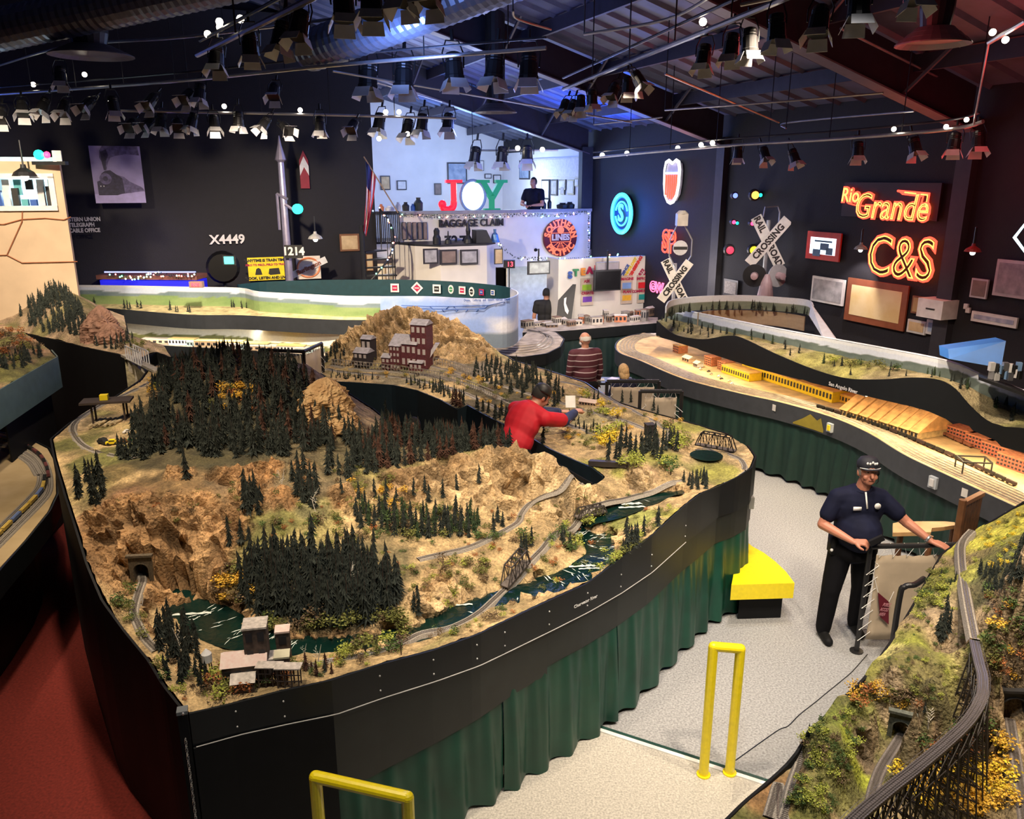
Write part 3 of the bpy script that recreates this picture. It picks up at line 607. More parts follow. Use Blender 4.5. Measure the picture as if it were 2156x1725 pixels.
for i in range(6,k,7):
 p = tl[i]; nn = NN[i]; gz = TR.h(p.x,p.y); zt = p.z-.02
 if gz>zt-.03: continue
 b_ = MB(); h_ = zt-gz
 for f in(-.9,-.3,.3,.9):
  b_.bar(p+nn*.026*f-V3((0,0,.02)),V3((p.x,p.y,gz-.02))+nn*(.026*f+f*h_*.16),.006,.006)
 q = 0
 while q<h_:
  w0 = .026*.9+.9*q*.16
  b_.bar(p+nn*w0-V3((0,0,.02+q)),p-nn*w0-V3((0,0,.02+q)),.005,.006)
  if q+.09<h_:
   w1 = .026*.9+.9*(q+.09)*.16; b_.bar(p+nn*w0-V3((0,0,.02+q)),p-nn*w1-V3((0,0,.02+q+.09)),.004,.004)
  q+=.09
 b_.build('bent',tm_,tg)
br = MB()
for i in range(6,k-8,7):
 p = tl[i]; q = tl[i+7]
 for sg in(-1,1): br.bar(p+NN[i]*.03*sg-V3((0,0,.03)),q+NN[i+7]*.034*sg-V3((0,0,.12)),.004,.004); br.bar(p+NN[i]*.034*sg-V3((0,0,.12)),q+NN[i+7]*.034*sg-V3((0,0,.12)),.004,.004)
br.build('brace',tm_,tg)
rg = MB()
for sg in(-1,1):
 rg.tube([p+nn*sg*.031+V3((0,0,.014)) for p,nn in zip(tl,NN)],.0008,3)
rg.build('hand_rail',M('trestle_rail',(.3,.3,.3),.4,.6),tg)
def portal(c,face,w,h,label,mat):
 c = V3(c); f = V3((face[0],face[1],0)).normalized(); x = V3((f.y,-f.x,0)); z = V3((0,0,1))
 g = T('tunnel_portal',label,'tunnel portal',c); n = 12; r = w*.30
 inn = [(-r,0)]+[(-r*math.cos(PI*i/n),h*.45+r*math.sin(PI*i/n)) for i in range(n+1)]+[(r,0)]
 ou = [(-w/2,0)]+[(-w/2+w*i/n,h) for i in range(n+1)]+[(w/2,0)]
 b_ = MB(); vs = []
 for a in(inn,ou):
  for dd in(0,-.02): vs+=[c+x*p[0]+z*p[1]+f*dd for p in a]
 m_ = len(inn)
 for i in range(m_-1): b_.add([vs[i],vs[i+1],vs[2*m_+i+1],vs[2*m_+i]],[(0,1,2,3)])
 for i in range(m_-1): b_.add([vs[i],vs[i+1],c+x*inn[i+1][0]+z*inn[i+1][1]-f*.12,c+x*inn[i][0]+z*inn[i][1]-f*.12],[(0,1,2,3)])
 b_.build('stone_face',mat,g)
 MB().hexa([c+x*a*w*.56+f*b for a,b in((-1,.012),(1,.012),(1,-.02),(-1,-.02))],[c+x*a*w*.56+f*b for a,b in((-1,.012),(1,.012),(1,-.02),(-1,-.02))],0) if 0 else None
 cp = MB(); cp.box(c+z*(h+.008),(w*1.12,.035,.016),rot=Matrix((x,f,z)).transposed()); cp.build('coping',mat,g)
 a_ = MB(); a_.tube([c+x*p[0]*1.12+z*(p[1]*1.04)+f*.003 for p in inn],.005,5); a_.build('arch_ring',mat,g)
 MB().add([c+x*p[0]+z*p[1]-f*.1 for p in inn],[tuple(range(m_))]).build('bore_dark_sheet',black,g)  # flat black sheet behind the arch stands for the dark inside
stone = M('portal_stone',(.10,.11,.09),.8,nz=(80,.4),bump=(60,.5,.005)); stoned = M('portal_stone_dark',(.09,.07,.045),.8,nz=(80,.4),bump=(60,.5,.005))
pc = P(300,1222,1.43); portal(pc+V3((0,0,-.01)),(.1,-1),.16,.19,'dark stone tunnel portal at the foot of the brown cliff',stoned)
pc = P(1893,1556,1.14); portal(pc,(-.45,-1),.13,.16,'grey stone tunnel portal in the green hillside',stone)
pc = P(2128,1520,1.1); portal(pc,(-.05,-1),.22,.2,'wide black tunnel portal at the far right',M('black_stone',(.02,.02,.022),.6))
# painted backdrops
def backdrop(line,z0,z1,colf,name,parent,rows=16,step=.08,th=.02,side=1):
 L_ = resample([V3(p) for p in line],step); mb = MB(); mb.c = []; n = len(L_); u = 0
 for i,p in enumerate(L_):
  d = L_[min(i+1,n-1)]-L_[max(i-1,0)]; d.z = 0; d.normalize(); nn = V3((d.y,-d.x,0))*side
  a = z0(p) if callable(z0) else z0; b = z1(p) if callable(z1) else z1
  for r in range(rows):
   v = r/(rows-1); mb.v.append((p.x,p.y,a+(b-a)*v)); mb.c.append(tuple(colf(i*step,v))+(1,))
 for i in range(n-1):
  for r in range(rows-1): mb.f.append((i*rows+r,(i+1)*rows+r,(i+1)*rows+r+1,i*rows+r+1)); mb.m.append(0)
 o = mb.build(name,M('painted_backdrop',(.5,.5,.5),.6,attr=True,nz=(30,.05)),parent); s_ = o.modifiers.new('th','SOLIDIFY'); s_.thickness = th; s_.offset = 0
 return o
def f1(a,b,o=4): return float(fbm(np.array([a]),np.array([b]),o)[0])
SKY1 = (.45,.6,.9); SKYW = (.80,.85,.95)
def col_valley(u,v):
 h1 = .5+.42*f1(u*1.1,1); h2 = .45+.2*f1(u*1.5,7); n_ = f1(u*3,v*4)
 if v>.93: return(.75,.78,.85)
 if v>h1: return mix(SKYW,SKY1,(1-n_)*.8)
 if v>h2: return mix((.12,.19,.22),(.28,.36,.40),n_)
 if v>.12: return mix((.14,.26,.09),(.36,.46,.2),n_)
 return mix((.5,.48,.3),(.35,.36,.2),n_)
def col_sky(u,v):
 n_ = f1(u*1.3,v*2.5); c = mix((.28,.42,.85),(.80,.84,.95),max(0,min(1,(n_-.35)*3.2)))
 if v<.25+.12*f1(u*2,3): return mix((.16,.22,.3),(.26,.33,.42),n_)
 return c
def col_white(u,v):
 if v<.2+.2*f1(u*6,2): return mix((.12,.14,.05),(.35,.36,.14),f1(u*9,v*9))
 return(.85,.84,.76)
def col_hills(u,v):
 if v>.86: return(.80,.86,.95)
 h1 = .35+.5*f1(u*1.1,4); n_ = f1(u*5,v*5)
 if v>h1: return mix(SKYW,SKY1,.3)
 return mix((.09,.13,.12),(.22,.28,.26),n_)
def rnd_trees(a): pass
gC = T('double_deck_layout','long two level layout with painted valley backdrop and curved sky end','model layout',(-4,14.5,0))
la = [P(100,600,2.2),P(250,601,2.2),P(395,604,2.2),P(503,606,2.2),P(545,614,2.2),P(640,619,2.2),P(720,623,2.2),P(800,624,2.2)]
backdrop(smooth_line([V3((p.x,p.y,0)) for p in la],4),1.80,2.2,col_valley,'valley_backdrop',gC)
lb = [P(800,624,2.2),P(902,624,2.2),P(960,627,2.2),P(1020,629,2.2),P(1065,629,2.2),P(1087,622,2.2),P(1089,614,2.2),P(1075,607,2.2)]
sky_l = smooth_line([V3((p.x,p.y,0)) for p in lb],6)
backdrop(sky_l,1.36,2.2,col_sky,'sky_backdrop',gC)
lc = [P(1075,607,2.2),P(1040,601,2.2),P(960,594,2.2),P(850,590,2.2),P(700,590,2.2),P(560,594,2.2),P(500,600,2.2)]
back_l = smooth_line([V3((p.x,p.y,2.2)) for p in lc],6)
fascia(back_l,1.7,M('deep_teal',(.008,.05,.065),.5),gC,name='rear_wall',off=0)
lf = [P(152,643,1.8),P(260,652,1.8),P(400,663,1.8),P(503,664,1.8),P(620,670,1.8),P(720,674,1.8),P(800,674,1.8)]
lf = smooth_line(lf,4)
fascia(lf,1.55,M('deck_fascia',(.03,.035,.042),.5),gC,name='upper_fascia')
up_ = MB(); lw = resample(smooth_line([V3((p.x,p.y,1.8)) for p in la],4),.3); nf = len(lw)
fo = resample([V3(p) for p in lf],.3)
m_ = min(len(fo),nf); fo = [fo[int(i*(len(fo)-1)/(m_-1))]for i in range(m_)]; lw2 = [lw[int(i*(nf-1)/(m_-1))]for i in range(m_)]
vs = []
for a,b in zip(fo,lw2): vs+=[(a.x,a.y,1.8),(b.x,b.y,1.84),(a.x,a.y,1.56),(b.x,b.y,1.56)]
up_.add(vs,[(i*4,i*4+4,i*4+5,i*4+1) for i in range(m_-1)]+[(i*4+2,i*4+3,i*4+7,i*4+6) for i in range(m_-1)])
up_.build('upper_scenery',M('dry_grass',(.5,.42,.22),.9,nz=(8,.4)),gC)
lo = cpts([(150,718,1.2),(341,727,1.2),(500,736,1.2),(683,749,1.2),(720,760,1.2),(1000,742,1.2),(1050,748,1.2),(1100,751,1.2),(1150,744,1.2),(1178,730,1.2),(1186,714,1.2),(1170,700,1.2),(1120,690,1.2)])
lo_b = [V3((p.x,p.y,1.2)) for p in(P(1090,608,2.2),P(900,600,2.2),P(500,600,2.2),P(60,597,2.2))]
yard_m = M('yard_ballast',(.33,.28,.23),.9,nz=(6,.35))
yd = MB(); pl = lo+lo_b; yd.add(pl+[p-V3((0,0,.06)) for p in pl],[tuple(range(len(pl))),tuple(range(2*len(pl)-1,len(pl)-1,-1))]); yd.build('yard_deck',yard_m,gC)
fascia(lo,1.0,fasc,gC,name='lower_fascia',up=.0); curtain([(p.x,p.y) for p in lo],1.0,.05,M('dark_teal_cloth',(.006,.022,.022),.6),gC,seed=9,wl=.3)
lwb = [V3((p.x,p.y,0))+V3((0,-.10,0)) for p in la[:-1]]
backdrop(smooth_line(lwb,4),1.2,1.56,col_white,'yard_backdrop',gC)
def arc_tracks(rows,label,group,cat='railway track'):
 for k_,r in enumerate(rows): track(r,label,None,ties=False,w=.055,rail_r=.0025,step=.12,lift=.004,group=group,ball=yard_m if k_%2 else ballm)
rows = []
for k_ in range(4):
 f = k_*5; rows.append(cpts([(1046,741-f,1.205),(1090,744-f,1.205),(1130,739-f,1.205),(1158-k_*4,728-f,1.205),(1164-k_*6,715-f*.6,1.205),(1150-k_*5,704-f*.3,1.205),(1110,697-f*.2,1.205)]))
arc_tracks(rows,'one of the parallel tracks curving past the sky backdrop end','tracks of the far round yard')
rows = []
for k_ in range(4): rows.append(cpts([(350,722-k_*3,1.205),(500,731-k_*3.2,1.205),(690,745-k_*3.4,1.205)]))
arc_tracks(rows,'one of the parallel yard tracks under the valley backdrop','tracks of the far straight yard')
def herald(px,py,r,kind,c1,c2,label):
 best = min(back_l,key=lambda p:abs((p-CAM).x/(p-CAM).y-ray(px,py).x/ray(px,py).y)); i = back_l.index(best)
 d = (back_l[max(i-1,0)]-back_l[min(i+1,len(back_l)-1)]); d.z = 0; d.normalize(); f = V3((d.y,-d.x,0)); f = f if f.y<0 else-f
 c = Q(px,py,best.y)+f*.03; ex = V3((-f.y,f.x,0)); ez = V3((0,0,1)); g = T('railway_herald',label,'sign',c)
 sh = {'sq':[(-1,-1),(1,-1),(1,1),(-1,1)],'di':[(-1.25,0),(0,-1.25),(1.25,0),(0,1.25)],'ov':[(math.cos(a)*.8,math.sin(a)*1.15) for a in np.linspace(0,2*PI,20)[:-1]]}[kind]
 MB().prism([(x*r,y*r) for x,y in sh],c,ex,ez,f*.008).build('sign_board',c1,g); MB().prism([(x*r*.62,y*r*.62) for x,y in sh],c+f*.009,ex,ez,f*.004).build('emblem',c2,g)
 MB().box(c+f*.014,(r*.95,.004,r*.18),rot=Matrix((ex,f,ez)).transposed()).build('lettering',white,g)
PW = M('sign_white',(.75,.75,.75),.5); SR = M('sign_red',(.45,.02,.08),.5); SG = M('sign_green',(.03,.25,.1),.5); SK = M('sign_black',(.02,.02,.02),.5); SB = M('sign_blue',(.03,.1,.4),.5); SY = M('sign_yellow',(.9,.7,.02),.5)
for a in((832,606,.085,'sq',PW,SR,'white square herald with dark red badge, leftmost on teal wall'),(879,606,.10,'di',PW,SR,'red diamond herald on teal wall'),(921,608,.085,'sq',PW,SK,'white square herald with black emblem right of the diamond'),(951,609,.075,'ov',PW,SG,'oval herald with green centre on teal wall'),(975,611,.075,'sq',PW,SR,'square herald with red stripes on teal wall'),(995,614,.08,'ov',PW,SK,'white oval herald with black ring on teal wall'),(1016,615,.06,'sq',SR,SB,'small red and blue herald near the curved end'),(1040,616,.05,'sq',PW,SB,'smallest white herald at right end of teal wall')): herald(*a)
tx = [p for p in sky_l]
def on_sky(px,py):
 b = min(sky_l[:-8],key=lambda p:abs((p-CAM).x/(p-CAM).y-ray(px,py).x/ray(px,py).y)); return Q(px,py,b.y-.02)
for w_,px in(('Oregon,',984),('California',1004),('and',1020),('Eastern',1034),('Railroad',1051),('Company',1068)):
 a,b,c = on_sky(px-6,632),on_sky(px+6,632),on_sky(px,632-(px-984)*.03); d = b-a; d.z = 0; text('lettering',w_,.058,SB,gC,c+V3((0,-.04,0)),d,(0,0,1),ext=.002,bold=.001,sx=.62)
dg = MB()
def seg(L_):
 q = [on_sky(*p)+V3((0,-.015,0)) for p in L_]; dg.tube(q,.006,4)
seg([(845,643),(900,645),(960,645),(1028,643),(1060,636),(1088,633)]); seg([(845,650),(900,651),(960,652),(1020,650),(1028,643)]); seg([(905,645),(912,651)]); seg([(938,652),(945,645)]); seg([(955,645),(962,652)]); seg([(985,652),(980,657)]); seg([(1008,651),(1003,656)]); seg([(965,652),(960,657)]); seg([(930,651),(935,656)])
dg.build('track_diagram',SB,gC)
# right hand double deck shelf
def sl_(pts,s):
 return[(lambda tz:R(s,tz[0],tz[1]))(onS(px,py,s)) for px,py in pts]
gE = T('shelf_layout','long two level shelf layout with yellow factory on lower deck beside the right wall','model layout',R(1.5,8,0))
lowE = cpts([(1420,706,1.12),(1370,702,1.12),(1325,708,1.12),(1300,722,1.12),(1304,742,1.12),(1350,760,1.12),(1440,798,1.12),(1560,829,1.12),(1646,848,1.12),(1750,878,1.12),(1830,912,1.12),(1910,960,1.12),(2030,1016,1.12),(2134,1064,1.12),(2250,1120,1.12)])
lowb = [R(1.0,15.2,1.12),R(1.0,11,1.12),R(1.0,7,1.12),R(1.2,4.6,1.12)]
tan_m = M('town_ground',(.55,.36,.18),.9,nz=(5,.3),bump=(60,.4,.01))
pl = smooth_line(lowE,4)+lowb; MB().add(pl+[p-V3((0,0,.05)) for p in pl],[tuple(range(len(pl))),tuple(range(2*len(pl)-1,len(pl)-1,-1))]).build('lower_deck',tan_m,gE)
fgrey = M('fascia_grey',(.05,.055,.065),.5)
Ls = smooth_line(lowE,4)
fascia(Ls,.86,fgrey,gE,name='lower_fascia',side=-1 if False else 1)
curtain([(p.x,p.y) for p in Ls],.88,.05,M('dark_green_cloth',(.006,.03,.022),.6),gE,seed=12,wl=.3,amp=.035,off=-.02)
upf = sl_([(1384,676),(1410,698),(1434,709),(1482,715),(1530,708),(1560,711),(1630,744),(1710,777),(1780,797),(1850,800),(1920,796),(1975,800),(2010,818),(2040,852),(2075,884),(2110,899),(2156,903),(2240,925)],2.25)
upb = sl_([(1384,706),(1430,722),(1574,770),(1710,806),(1830,835),(1950,863),(1998,884),(2156,952),(2240,990)],2.25)
Lu = smooth_line(upf,4)
def zbE(p):
 b = sorted(upb,key=lambda q:(q.x-p.x)**2+(q.y-p.y)**2)[:2]; d0 = math.hypot(b[0].x-p.x,b[0].y-p.y); d1 = math.hypot(b[1].x-p.x,b[1].y-p.y); return(b[0].z*d1+b[1].z*d0)/(d0+d1+1e-6)
fascia(Lu,zbE,fasc,gE,name='upper_fascia',off=0)
ub = sl_([(1402,646),(1450,656),(1510,668),(1630,692),(1750,714),(1870,736),(1998,762),(2070,792),(2156,824),(2240,850)],1.75)
Lb = smooth_line(ub,4)
def near(L_,p): return min(L_,key=lambda q:(q.x-p.x)**2+(q.y-p.y)**2)
backdrop([V3((p.x,p.y,0)) for p in Lb],lambda p:near(Lb,p).z-.26,lambda p:near(Lb,p).z,col_hills,'hills_backdrop',gE,step=.06)
wcap = MB(); wcap.tube([p+V3((0,0,.005)) for p in Lb],.014,4); wcap.build('backdrop_cap',M('cap_white',(.75,.8,.9),.5),gE)
oU = [V3((p.x,p.y,p.z)) for p in Lu]+[V3((p.x,p.y,p.z-.2)) for p in Lb[::-1]]
cU = [V3(((near(Lb,p).x+p.x)/2,(near(Lb,p).y+p.y)/2,(near(Lb,p).z-.2+p.z)/2+.03)) for p in Lu[::3]]
TU = Terrain(oU,cU,.05)
znU = [('grass',(.28,.27,.08),.45),('col',(near(Lu,P(1800,780,1.7)).x,near(Lu,P(1800,780,1.7)).y),.7,(.42,.42,.10),.7),('grass',(.16,.15,.08),.58)]
TU.build('upper_scenery',scen,(.42,.36,.20),bump_amp=.02,zones=znU,parent=gE)
bl = cpts([(1402,648,2.2),(1410,636,2.2),(1440,629,2.2),(1500,625,2.2),(1570,624,2.2),(1640,628,2.2),(1700,634,2.2),(1712,646,2.2)])
bl = smooth_line([V3((p.x,p.y,0)) for p in bl],5)
backdrop(bl,1.98,2.22,lambda u,v:(.72,.8,.92) if v>.55 else mix((.10,.14,.10),(.3,.36,.3),f1(u*4,v*4)),'loop_backdrop',gE,step=.06)
hb = cpts([(1470,660,1.95),(1500,655,1.95),(1580,654,1.95),(1650,660,1.95),(1695,668,1.95)])
backdrop(smooth_line([V3((p.x,p.y,0)) for p in hb],4),1.72,1.96,lambda u,v:mix((.25,.17,.1),(.55,.45,.34),f1(u*3,v*3)),'rock_backdrop',gE)
tw = sl_([(1712,640),(1730,640),(1785,700),(1752,700)],.95)
wp = [Q(1708,640,12.6),Q(1762,716,11.2),Q(1735,716,11.2),Q(1703,664,12.6)]
tag(MB().prism([(0,0),(1,0),(1,1),(0,1)],(0,0,0),V3((0,0,0)),V3((0,0,0)),V3((0,0,.001))).build('x',white),'') if 0 else None
wpm = MB(); dv = V3((.02,.05,0)); wpm.hexa([wp[0],wp[1],wp[2],wp[3]],[p+dv for p in wp]); wpm.build('angled_panel',M('pale_blue_panel',(.62,.7,.85),.5),gE)
for k_ in range(5):
 off = .07+k_*.062; L_ = resample(Ls,.12); q = []
 for i,p in enumerate(L_):
  d = L_[min(i+1,len(L_)-1)]-L_[max(i-1,0)]; d.normalize(); q.append(p-V3((d.y,-d.x,0))*off+V3((0,0,.006)))
 track(q[3:],'one of the parallel yard tracks along the front of the shelf layout',None,ties=False,w=.045,rail_r=.0022,step=.12,lift=.004,group='yard tracks of the shelf layout',n=2,ball=M('yard_sand',(.42,.33,.22),.9,nz=(20,.3)))
# model buildings
def bld(px,py,z,L_,W,H_,rot,wall,roof,label,floors=1,bays=6,rtype='flat',name='model_building',cat='model building',winm=None,group=None,up=None):
 c = up if up is not None else P(px,py,z); g = T(name,label,cat,c,group); g.rotation_euler = (0,0,rot)
 b_ = MB(); b_.box((0,0,H_/2),(L_,W,H_)); b_.build('walls',wall,g,local=True)
 r = MB()
 if rtype=='flat': r.box((0,0,H_+.006),(L_+.01,W+.01,.012))
 else: r.prism([(-W/2-.012,0),(W/2+.012,0),(0,W*.32)],(-L_/2-.01,0,H_),V3((0,1,0)),V3((0,0,1)),V3((L_+.02,0,0)))
 r.build('roof',roof,g,local=True)
 wm = winm or M('model_window',(.03,.03,.035),.3)
 for side in(-1,1):
  w_ = MB(); bw = L_/bays
  for f in range(floors):
   for i in range(bays): w_.box((-L_/2+bw*(i+.5),side*(W/2+.001),H_*(f+.55)/floors),(bw*.55,.004,H_/floors*.5))
  w_.build('window_row',wm,g,local=True)
 w_ = MB(); nb = max(2,int(bays*W/L_))
 for f in range(floors):
  for i in range(nb): w_.box((-L_/2-.001,-W/2+W/nb*(i+.5),H_*(f+.55)/floors),(.004,W/nb*.5,H_/floors*.5))
 w_.build('end_windows',wm,g,local=True)
 return g
ya = M('factory_yellow',(.85,.58,.02),.6,nz=(20,.1)); orr = M('factory_roof',(.75,.42,.12),.7,nz=(8,.3)); bri = M('model_brick',(.55,.2,.1),.8,nz=(30,.3)); tanw = M('model_tan',(.6,.45,.3),.8)
aE = math.atan2(-RU.y,-RU.x)
def eb(px,py,L_,W,H_,wall,roof,label,**k): return bld(px,py,1.125,L_,W,H_,aE+k.pop('ra',0),wall,roof,label,**k)
eb(1668,812,2.0,.34,.15,ya,orr,'very long bright yellow factory with an orange roof',bays=30)
eb(1560,792,.7,.24,.12,ya,orr,'shorter yellow warehouse behind the long yellow factory',bays=12)
eb(1790,848,.7,.22,.11,M('factory_orange',(.8,.42,.05),.6),orr,'orange low warehouse between the yellow factory and saw tooth sheds',bays=12)
for i in range(8):
 eb(1812+i*21.5,871+i*6.6,.12,.62,.085,M('shed_wood',(.55,.38,.18),.8,nz=(20,.3)),M('shed_roof',(.68,.36,.14),.8,nz=(10,.35)),'brown roofed shed in the saw tooth row of timber sheds',bays=2,rtype='gable',ra=PI/2*0,group='saw tooth timber sheds on the shelf layout',name='timber_shed')
eb(1432,742,.18,.2,.13,bri,orr,'small red brick building at the far end of the shelf layout',floors=3,bays=4)
eb(1500,768,.2,.2,.14,bri,bri,'left red brick tower block behind the small white houses',floors=4,bays=4)
eb(1528,778,.2,.2,.13,bri,bri,'right red brick tower block beside the yellow warehouse',floors=4,bays=4)
eb(1450,762,.2,.14,.07,tanw,M('grey_roof',(.4,.36,.32),.7),'tan house with grey gable roof on the shelf layout',bays=3,rtype='gable')
eb(1470,772,.12,.12,.06,white,M('grey_roof',(.4,.36,.32),.7),'small white house with gable roof on the shelf layout',bays=3,rtype='gable')
for i,(x,y) in enumerate(((2030,925),(2070,942),(2105,960),(2140,985))):
 eb(x,y,.34,.2,.13,M('model_brick2',(.45,.13,.08),.8,nz=(40,.3)),bri,['long red brick warehouse nearest the saw tooth sheds','second red brick warehouse right of the saw tooth sheds','third red brick warehouse near the right picture edge','red brick warehouse at the right picture edge'][i],floors=3,bays=8)
def train(pts,label,mat,cars,cl=.13,w=.03,h=.03,mats=None,cat='model train',loco=None,gap=.012):
 L_ = resample(pts,.01); g = T('model_train',label,cat,L_[0]); n = int(cl/.01); i = 0; c = 0
 while c<cars and i+n<len(L_):
  a,b = L_[i],L_[i+n]; m_ = (a+b)/2; d = (b-a); rz = math.atan2(d.y,d.x)
  o = MB(); o.box(m_+V3((0,0,h*.62+.008)),(cl,w,h),rz); o.box(m_+V3((0,0,h*1.16+.008)),(cl*.9,w*.5,h*.1),rz)
  cp_ = o.build('locomotive' if(loco and c==0) else 'wagon',(mats[c%len(mats)]if mats else mat) if not(loco and c==0) else loco,g)
  wh = MB()
  for f in(-.34,.34): wh.box(m_+d.normalized()*f*cl+V3((0,0,.006)),(cl*.18,w*.8,.012),rz)
  wh.build('bogies',black,cp_)
  i+=n+int(gap/.01+1); c+=1
 return g
Lt = resample(Ls,.12); q = []
for i,p in enumerate(Lt):
 d = Lt[min(i+1,len(Lt)-1)]-Lt[max(i-1,0)]; d.normalize(); q.append(p-V3((d.y,-d.x,0))*.42+V3((0,0,.02)))
a = P(1720,858,1.13); b = P(2010,965,1.13); c = P(2150,1030,1.13)
train(smooth_line([a,P(1860,903,1.13),b,c],8),'long black freight train beside the saw tooth sheds',SK,26,mats=[SK,SK,M('wagon_dark',(.05,.03,.03),.5)])
a = P(1976,912,1.13); train([a,P(2060,950,1.13)],'short brown freight train before the red brick warehouses',M('wagon_brown',(.2,.07,.04),.6),5)
def car(px,py,z,mat,label,T_=None,l=.05,rz=0.5,group=None,sc=1.):
 p = (T_.hit(px,py) if T_ else None) or P(px,py,z); g = T('model_car',label,'model car',p+V3((0,0,.001)),group); g.rotation_euler = (0,0,rz); l*=sc
 b_ = MB(); b_.prism([(-.5*l,.08*l),(-.5*l,.22*l),(-.3*l,.26*l),(-.18*l,.42*l),(.22*l,.42*l),(.34*l,.27*l),(.5*l,.22*l),(.5*l,.08*l)],(0,-l*.2,0),V3((1,0,0)),V3((0,0,1)),V3((0,l*.4,0))); b_.build('body',mat,g,local=True)
 w_ = MB()
 for sx in(-.3,.3): w_.lathe([(l*.1,-l*.21),(l*.1,l*.21)],(sx*l,0,l*.1),8,ax=(0,1,0))
 w_.build('wheels',SK,g,local=True)
 w_ = MB(); w_.box((.02*l,0,.34*l),(l*.44,l*.41,l*.1)); w_.build('glazing',M('car_glass',(.02,.03,.04),.1),g,local=True)
 return g
car(218,935,1.9,SK,'black and white flatbed truck in the sawmill yard',TM,.12,2.6); car(236,936,1.9,SY,'yellow loader parked at the sawmill clearing',TM,.10,.3)
car(260,933,1.9,brown,'dark brown car at the sawmill clearing',TM,.08,.2); car(267,912,1.9,PW,'white car below the other cars on the sawmill road',TM,.07,1.); car(285,888,1.9,M('car_silver',(.4,.4,.4),.3,.5),'silver car highest on the sawmill road',TM,.07,1.3); car(273,930,1.9,SG,'small green car beside the dark car at the clearing',TM,.05,.3)
for i in range(7): car(1475+i*11+(i%2)*6,778+i*5.2,1.13,[PW,SK,M('car_tan',(.5,.4,.3),.4)][i%3],'tiny car parked before the brick town of the shelf layout',None,.06,aE+1.5,group='tiny cars before the brick town')
g = T('log_gantry','dark timber gantry over the log yard at the shelf end','gantry',P(2060,1000,1.12));
for k_,(x,y) in enumerate(((2010,985),(2070,988),(2025,1000),(2085,1002))):
 p = P(x,y,1.12); MB().bar(p,p+V3((0,0,.14)),.012,.012).build('post',SK,g)
A = [P(x,y,1.12)+V3((0,0,.14)) for x,y in((2010,985),(2070,988),(2085,1002),(2025,1000))]
for i in range(4): MB().bar(A[i],A[(i+1)%4],.014,.014).build('beam',SK,g)
def fbox(px,py,s,label,m,z=.99,cat='leaflet box'):
 c = P(px,py,z); p = near(resample(Ls,.03),c); g = T('leaflet_box',label,cat,c)
 d = RU; f = V3((-RV.x,-RV.y,0)); x = RU; zv = V3((0,0,1)); rt = Matrix((x,f,zv)).transposed(); c = V3((p.x,p.y,z))+f*.045
 MB().box(c,(s,.04,s*1.3),rot=rt).build('clear_box',M('leaflet_plastic',(.5,.55,.6),.15,spec=.8),g); MB().box(c+f*.02,(s*.5,.03,s*.8),rot=rt).build('leaflets',m,g)
fbox(1712,905,.09,'leaflet box with yellow paper on the shelf fascia',SY); fbox(1940,1018,.10,'clear leaflet box on the grey shelf fascia above the guard',PW); fbox(2052,1100,.10,'clear leaflet box at the near end of the shelf fascia',PW)
for(x,y,lb) in((1635,857,'small white notice on the shelf fascia below the yellow factory'),(2032,1038,'small white notice at the near end of the shelf fascia')):
 c = P(x,y,1.03); p = near(resample(Ls,.03),c); f = V3((-RV.x,-RV.y,0)); tag(MB().box(V3((p.x,p.y,1.03))+f*.035,(.07,.004,.09),rot=Matrix((RU,f,V3((0,0,1)))).transposed()).build('notice',paper),lb,'notice')
op = MB(); f = V3((-RV.x,-RV.y,0)); Lc = [near(resample(Ls,.03),P(x,880,1.0)) for x in(1650,1690,1730,1765,1790,1815)]
hp = [.93,.99,1.05,1.04,1.0,.95]
vs = []
for p,h_ in zip(Lc,(.90,.99,1.08,1.02,1.07,.92)): vs+=[(p.x-RV.x*.034,p.y-RV.y*.034,.88),(p.x-RV.x*.034,p.y-RV.y*.034,h_)]
op.add(vs,[(2*i,2*i+2,2*i+3,2*i+1) for i in range(5)]); op.build('painted_hill',M('ochre_paint',(.30,.24,.03),.6),gE)
# far left layouts
oF = cpts([(-60,700,1.9),(0,700,1.9),(46,700,1.9),(119,715,1.9),(170,728,1.9),(210,737,1.9),(250,745,1.9),(285,757,1.9)])+[P(330,740,1.9),P(360,752,1.9),P(345,728,1.9),P(270,705,1.9)]
oF+=[V3((p.x,p.y+.35,1.9)) for p in cpts([(240,672,1.9),(160,650,1.9),(60,640,1.9),(-60,640,1.9)])]
cF = [Q(100,606,13.0),Q(70,608,13.0),Q(130,612,12.8),Q(160,650,12.2),Q(60,630,13.0),Q(20,625,13.4),Q(100,650,12.2),Q(150,680,11.7),Q(190,705,11.5)]+cpts([(100,700,1.93),(160,715,1.93),(250,730,1.93),(60,690,1.93),(300,740,1.95),(20,690,1.93),(300,722,2.0)])
TF = Terrain(oF,cF,.06)
gF = T('forest_layout','black sided far left layout with steep dark forest hill','model layout',(-6,12,0))
TF.build('terrain',scen,(.36,.26,.17),bump_amp=.02,zones=[('grass',(.16,.15,.05),.5)],parent=gF)
skirt_all(oF,.02,black,gF)
oG = cpts([(117,752,2.05),(0,819,2.05),(-50,848,2.05),(-60,690,2.05),(0,680,2.05),(37,692,2.05),(80,719,2.05),(105,738,2.05)])[::1]
TG = Terrain(oG,cpts([(20,730,2.2),(50,760,2.12),(0,700,2.12),(90,745,2.06),(10,780,2.12)]),.035)
gG = T('corner_layout','near left corner layout with brown bushes and teal fascia','model layout',(-5.5,9,0))
TG.build('terrain',scen,(.34,.22,.13),bump_amp=.03,zones=[('grass',(.2,.21,.06),.45)],parent=gG)
